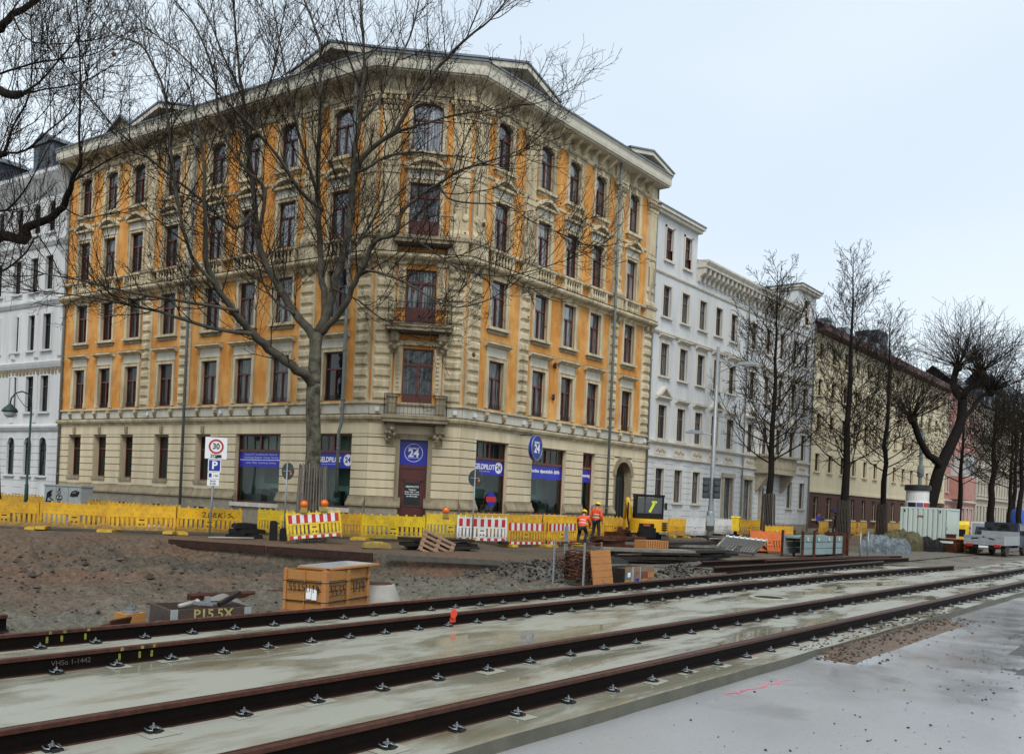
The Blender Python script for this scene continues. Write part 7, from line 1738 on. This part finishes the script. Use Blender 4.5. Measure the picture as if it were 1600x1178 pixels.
# mini excavator seen from behind
x, y = 38.0, 21.95; t = thing('mini_excavator', 'yellow mini excavator with black cab seen from behind', 'excavator', (x,y,.06), facing(x,y)+.12); t.scale = (.93,.93,.95)
for s in (-1,1):
    b = MB(); c = s*.72; P = [(-1.0,.22),(-.85,.04),(.85,.04),(1.0,.22),(.9,.42),(.6,.50),(-.6,.50),(-.9,.42)]
    b.prism([(a_,z_) for a_, z_ in P], c-.2, c+.2, 'X')
    for k in range(9): u = -.8+k*.2; b.box((c-.21,u-.03,.0),(c+.21,u+.03,.05))
    o = b.build('track', M_track, t)
    b = MB()
    for k in range(4): b.lathe((c+s*.2,-.66+.44*k,.26), [(.0,-.01),(.13,0),(.13,.03),(0,.04)] if s > 0 else [(0,-.04),(.13,-.03),(.13,0),(0,.01)], 10, 0, 'X')
    b.build('road_wheel', M_exg, o)
b = MB(); b.box((-.52,-.6,.25),(.52,.6,.55)); b.lathe((0,0,.55), [(.5,0),(.5,.12)], 18); b.build('undercarriage', M_exg, t)
b = MB()          # rear bodywork: rounded counterweight
arc = [(-.98,.35)] + [(.98*sin(a_), -.15-.92*cos(a_)) for a_ in [-pi/2+pi*k/14 for k in range(15)]] + [(.98,.35)]
b.prism([(p, q) for p, q in arc], .66, 1.22, 'Z'); b.build('body', M_exy, t)
b = MB(); b.prism([(p*1.0, q*1.0) for p, q in [(-.93,.2)]+[(.93*sin(a_), -.15-.87*cos(a_)) for a_ in [-pi/2+pi*k/14 for k in range(15)]]+[(.93,.2)]], 1.22, 1.28, 'Z'); b.build('top_deck', M_exy, t)
b = MB(); b.prism([(-.62,-.2)]+[(-.20+.44*cos(a_)*1.0, -1.02+.14*sin(a_)) for a_ in [pi+pi*k/8 for k in range(9)]]+[(.24,-.2)], .36, .86, 'Z'); b.build('counterweight', M_exg, t)
b = MB(); b.X = lambda u, v, w_: (u, -1.0+.30*(abs(u)/.98)**2.2-v, w_); 
b.box((-.62,.075,.70),(.12,.10,1.06)); b.build('engine_cover', M_exg, t)
for k in range(4):
    b = MB(); b.box((.50,-.93,.74+k*.11),(.80,-.78,.80+k*.11)); b.build('grille_slot', M_exg, t)
b = MB(); b.cbox((-.25,-1.085,.98),(.34,.03,.12)); b.build('red_plate', mat('dull_red_plate', (.30,.05,.03), .5), t)
b = MB()          # cab: posts, roof
for px_, py_ in ((-.72,-.35),(.60,-.35),(-.72,.85),(.60,.85)): b.tube([(px_,py_,1.2),(px_,py_,2.40)], .06, 8)
b.box((-.80,-.42,2.36),(.68,.95,2.48)); b.box((-.74,-.40,1.22),(.62,-.34,1.55)); b.box((-.74,-.36,2.0),(.62,-.34,2.06)); b.tube([(-.3,-.37,1.5),(-.3,-.37,2.4)], .025, 6); b.build('cab_frame', M_exg, t)
b = MB(); b.box((-.70,-.385,1.55),(.58,-.38,2.34)); b.box((-.745,-.3,1.3),(-.74,.8,2.34)); b.box((.615,-.3,1.3),(.62,.8,2.34)); 
cg = bpy.data.materials.new('cab_glass'); cg.use_nodes = True; nt = cg.node_tree; nt.nodes.clear(); ou = N(nt,'ShaderNodeOutputMaterial'); mxg = N(nt,'ShaderNodeMixShader'); mxg.inputs[0].default_value = .12; tr_ = N(nt,'ShaderNodeBsdfTransparent'); tr_.inputs[0].default_value = (.16,.18,.18,1); gl_ = N(nt,'ShaderNodeBsdfGlossy'); gl_.inputs['Roughness'].default_value = .03
nt.links.new(tr_.outputs[0], mxg.inputs[1]); nt.links.new(gl_.outputs[0], mxg.inputs[2]); nt.links.new(mxg.outputs[0], ou.inputs[0])
b.build('cab_window', cg, t)
b = MB(); b.box((-.35,.0,1.2),(.25,.45,1.36)); b.cbox((-.05,-.02,1.68),(.52,.12,.70), rx=-.12); b.build('seat', M_black, t)
b = MB(); b.cbox((.06,-.42,1.86),(.12,.02,.56), ry=.45); b.cbox((.16,-.42,2.12),(.26,.02,.10)); b.build('lime_stripe', M_lime, t)
b = MB(); b.box((.78,.3,1.75),(.92,.36,2.10)); b.tube([(.62,.34,1.9),(.80,.34,1.92)], .018, 5); b.build('mirror', M_black, t)
b = MB(); b.tube([(-.84,.6,.9),(-.98,1.0,1.9),(-1.0,1.5,2.25)], [.14,.13,.10], 6); b.tube([(-1.0,1.5,2.25),(-1.05,2.3,1.2),(-1.05,2.35,.6)], [.11,.09,.08], 6); b.build('boom', M_exy, t)
b = MB(); b.tube([(-.98,.2,.75),(-1.06,.55,1.3),(-1.04,.7,2.05)], [.05,.05,.04], 6); b.build('hydraulic_hose', M_exg, t)
b = MB(); b.prism([(2.1,.0),(2.75,.05),(2.8,.5),(2.5,.75),(2.2,.6)], -1.4, -.7, 'X'); b.build('bucket', M_rust, t)
b = MB(); b.cbox((-1.25,.9,.28),(1.9,.06,.5), rx=.15); b.build('dozer_blade', M_rust, t)
# ------------------------------------------------------------------ people
def skinmesh(name, nodes, edges, mats, parent, sub=2):
    me = bpy.data.meshes.new(name); keys = list(nodes)
    me.from_pydata([nodes[k][0] for k in keys], [(keys.index(a_), keys.index(c_)) for a_, c_ in edges], [])
    o = bpy.data.objects.new(name, me); C.objects.link(o)
    sk = o.modifiers.new('s', 'SKIN'); sk.use_smooth_shade = True
    for i, k in enumerate(keys):
        r = nodes[k][1]; r = r if hasattr(r,'__len__') else (r,r)
        me.skin_vertices[0].data[i].radius = r; me.skin_vertices[0].data[i].use_root = (i == 0)
    su = o.modifiers.new('u', 'SUBSURF'); su.levels = sub; su.render_levels = sub
    bpy.context.view_layer.update()
    m2 = bpy.data.meshes.new_from_object(o.evaluated_get(bpy.context.evaluated_depsgraph_get())); bpy.data.objects.remove(o); bpy.data.meshes.remove(me)
    m2.name = name; m2.materials.clear()
    for m_ in mats: m2.materials.append(m_)
    o = bpy.data.objects.new(name, m2); C.objects.link(o)
    if parent: o.parent = parent
    return o
def person(label, loc, rz, J, jacket, trousers, hat=None, hair=M_hair, tape=False, coat=0):
    """J: joint positions in metres, x right, -y forward. One continuous body; clothes, hair and hat are parts"""
    t = thing('person', label, 'person', loc, rz)
    nd = {'pel':(J['pel'],(.13,.10)),'chest':(J['chest'],(.155,.105)),'neck':(J['neck'],.055),'head':(J['head'],(.078,.092)),'crown':((V(J['head'])+(V(J['head'])-V(J['neck']))*.45).to_tuple(),(.06,.07))}
    ed = [('pel','chest'),('chest','neck'),('neck','head'),('head','crown')]
    for s in 'LR':
        for k, r in (('sh',.062),('el',.045),('wr',.032),('hip',.085),('kn',.058),('an',.042),('toe',.035)): nd[k+s] = (J[k+s], r)
        ed += [('chest','sh'+s),('sh'+s,'el'+s),('el'+s,'wr'+s),('pel','hip'+s),('hip'+s,'kn'+s),('kn'+s,'an'+s),('an'+s,'toe'+s)]
        w_ = V(J['wr'+s]); d = (w_-V(J['el'+s])).normalized(); sd = d.cross(V((0,1,0))).normalized() if abs(d.y) < .9 else V((1,0,0))
        nd['palm'+s] = ((w_+d*.07).to_tuple(), (.036,.02)); ed.append(('wr'+s,'palm'+s))
        for i in range(4):
            base = w_+d*.10+sd*(-.027+.018*i); curl = V((0,-.02,0)); ln = (.032,.037,.035,.027)[i]
            nd[f'f{i}a{s}'] = (base.to_tuple(), .009); nd[f'f{i}b{s}'] = ((base+d*ln+curl*.5).to_tuple(), .0085); nd[f'f{i}c{s}'] = ((base+d*ln*1.7+curl*1.5).to_tuple(), .0075)
            ed += [('palm'+s,f'f{i}a{s}'),(f'f{i}a{s}',f'f{i}b{s}'),(f'f{i}b{s}',f'f{i}c{s}')]
        nd['t0'+s] = ((w_+d*.055+sd*.04).to_tuple(), .010); nd['t1'+s] = ((w_+d*.095+sd*.052+V((0,-.015,0))).to_tuple(), .009); ed += [('palm'+s,'t0'+s),('t0'+s,'t1'+s)]
    skinmesh('body', nd, ed, [M_skin], t)
    # jacket
    P = lambda k: V(J[k])
    jn = {'hem':((P('pel')+V((0,0,-.06-coat))).to_tuple(),(.185+coat*.1,.145+coat*.1)),'pel':((P('pel')+V((0,0,.04))).to_tuple(),(.185,.145)),'mid':(P('pel').lerp(P('chest'),.55).to_tuple(),(.185,.145)),'chest':(J['chest'],(.20,.145)),'col':(P('chest').lerp(P('neck'),.85).to_tuple(),(.085,.08))}
    je = [('hem','pel'),('pel','mid'),('mid','chest'),('chest','col')]
    for s in 'LR':
        jn['sh'+s] = (J['sh'+s],.088); jn['el'+s] = (J['el'+s],.072); jn['cu'+s] = (P('el'+s).lerp(P('wr'+s),.95).to_tuple(),.052); je += [('chest','sh'+s),('sh'+s,'el'+s),('el'+s,'cu'+s)]
    j = skinmesh('jacket', jn, je, [jacket], t)
    tn = {'pel':((P('pel')+V((0,0,.02))).to_tuple(),(.16,.125))}; te = []
    for s in 'LR':
        tn['hip'+s] = (J['hip'+s],.105); tn['kn'+s] = (J['kn'+s],.082); tn['an'+s] = ((P('an'+s)+V((0,0,.06))).to_tuple(),.072); te += [('pel','hip'+s),('hip'+s,'kn'+s),('kn'+s,'an'+s)]
    skinmesh('trousers', tn, te, [trousers], t)
    for s in 'LR':
        b = MB(); a_ = P('an'+s); d = (P('toe'+s)-a_); d.z = 0; d = d.normalized() if d.length > 1e-3 else V((0,-1,0)); M_ = Matrix.Translation((a_.x,a_.y,P('toe'+s).z-.035)) @ Matrix.Rotation(atan2(d.y,d.x),4,'Z'); b.X = M_
        b.prism([(-.09,0),(.20,0),(.21,.05),(.12,.10),(.05,.16),(-.08,.16)], -.05, .05, 'Y'); b.build('boot', M_boot, t)
    h_ = P('head'); up = (h_-P('neck')).normalized(); f = J.get('face', (0,-1,0)); f = V(f).normalized(); rt = f.cross(up).normalized()
    Mh = Matrix.Identity(4)
    for i in range(3): Mh[i][0] = rt[i]; Mh[i][1] = -f[i]; Mh[i][2] = up[i]
    Mh.translation = h_
    b = MB(); b.X = Mh; b.ball((0,-.098,-.005),(.013,.022,.022),0,8,5); b.ball((-.085,0,0),(.014,.024,.035),0,8,5); b.ball((.085,0,0),(.014,.024,.035),0,8,5); b.build('face', M_skin, t, smooth=True)
    b = MB(); b.X = Mh; b.ball((-.032,-.088,.025),.011,0,8,5); b.ball((.032,-.088,.025),.011,0,8,5); b.box((-.025,-.094,-.05),(.025,-.086,-.042)); b.build('eyes_and_mouth', M_black, t)
    b = MB(); b.X = Mh; b.ball((0,.018,.045),(.092,.10,.095),0,12,8); b.build('hair', hair, t, smooth=True)
    if hat:
        b = MB(); b.X = Mh; b.lathe((0,0,.075), [(.135,-.02),(.145,-.015),(.128,.0),(.124,.04),(.10,.09),(.05,.118),(0,.125)], 18); b.prism([(-.09,.06),(.09,.06),(.07,.068),(-.07,.068)], -.19, -.11, 'Y'); b.box((-.012,-.12,.19),(.012,.12,.205)); b.build('helmet', hat, t, smooth=True)
    if tape:
        for z_ in (.25,.62):
            c = P('pel').lerp(P('chest'), z_); b = MB(); ax = (P('chest')-P('pel')).normalized(); u = V((1,0,0)); u = (u-ax*u.dot(ax)).normalized(); v = ax.cross(u)
            ring_ = [c+u*.198*cos(2*pi*k/20)+v*.158*sin(2*pi*k/20) for k in range(20)]; b.v = [tuple(p) for p in ring_]+[tuple(p+ax*.05) for p in ring_]; b.f = [(k,(k+1) % 20,20+(k+1) % 20,20+k) for k in range(20)]; b.m = [0]*20; b.build('reflective_tape', M_reflex, t)
    return t
stand = {'pel':(0,0,.98),'chest':(0,-.03,1.36),'neck':(0,-.02,1.50),'head':(0,-.06,1.64),'face':(.2,-1,-.35),
  'shL':(-.20,0,1.43),'elL':(-.27,.02,1.15),'wrL':(-.25,-.10,.92),'shR':(.20,0,1.43),'elR':(.28,.03,1.16),'wrR':(.27,-.08,.92),
  'hipL':(-.10,0,.92),'knL':(-.13,-.05,.50),'anL':(-.16,0,.09),'toeL':(-.18,-.16,.04),'hipR':(.10,0,.92),'knR':(.15,-.04,.50),'anR':(.19,.05,.09),'toeR':(.23,-.10,.04)}
wx, wy = 35.5, 23.3; person('worker in orange hi-vis jacket and yellow helmet standing in front of the yellow barriers', (wx,wy,.14), facing(wx,wy)+2.6, stand, M_hivis, M_navy, M_helm, tape=True)
kneel = {'pel':(0,.02,.74),'chest':(.02,-.22,1.06),'neck':(.03,-.30,1.19),'head':(.03,-.38,1.31),'face':(0,-1,-.6),
  'shL':(-.19,-.22,1.12),'elL':(-.26,-.38,.90),'wrL':(-.20,-.55,.74),'shR':(.22,-.22,1.12),'elR':(.32,-.36,.88),'wrR':(.30,-.54,.72),
  'hipL':(-.11,.02,.68),'knL':(-.16,-.26,.42),'anL':(-.15,.06,.09),'toeL':(-.17,-.10,.04),'hipR':(.11,.02,.68),'knR':(.18,-.26,.42),'anR':(.17,.08,.09),'toeR':(.2,-.08,.04)}
wx, wy = 33.85, 22.95; person('worker in orange hi-vis jacket and yellow helmet crouching beside the banded barrier', (wx,wy,.10), facing(wx,wy)+2.9, kneel, M_hivis, M_navy, M_helm, tape=True)
walk = dict(stand); walk.update({'knL':(-.1,-.2,.52),'anL':(-.1,-.22,.09),'toeL':(-.1,-.40,.05),'anR':(.1,.26,.12),'toeR':(.1,.12,.05),'elR':(.27,-.1,1.18),'wrR':(.2,-.28,1.32)})
wx, wy = 69.3, 25.3; person('distant pedestrian in blue and red by the brick ground floor', (wx,wy,.2), facing(wx,wy)+1.2, walk, M_bluec, M_navy, None, tape=False)
t = thing('backpack', 'red bag on the distant pedestrian in blue', 'bag', (wx+.05,wy+.05,1.35), .4); b = MB(); b.ball((0,0,.15),(.2,.16,.27),0,10,7); b.build('bag', M_redc, t, smooth=True); b = MB(); b.tube([(-.1,-.1,.3),(-.1,-.2,.35),(-.1,-.1,.42)], .015, 5); b.build('strap', M_black, t)
wx, wy = 73.0, 25.2; person('distant pedestrian in dark clothes under a purple umbrella', (wx,wy,.2), facing(wx,wy)-1.2, walk, M_navy, M_navy, None, coat=.25)
t = thing('umbrella', 'dark purple umbrella held by the distant pedestrian', 'umbrella', (wx,wy,.2), 0); b = MB(); b.tube([(0,0,1.3),(.05,.02,2.15)], .012, 6); b.build('shaft', M_black, t)
b = MB(); b.lathe((.05,.02,1.78), [(.60,0),(.52,.14),(.36,.27),(.18,.34),(0,.37)], 12); b.build('canopy', M_purple, t)
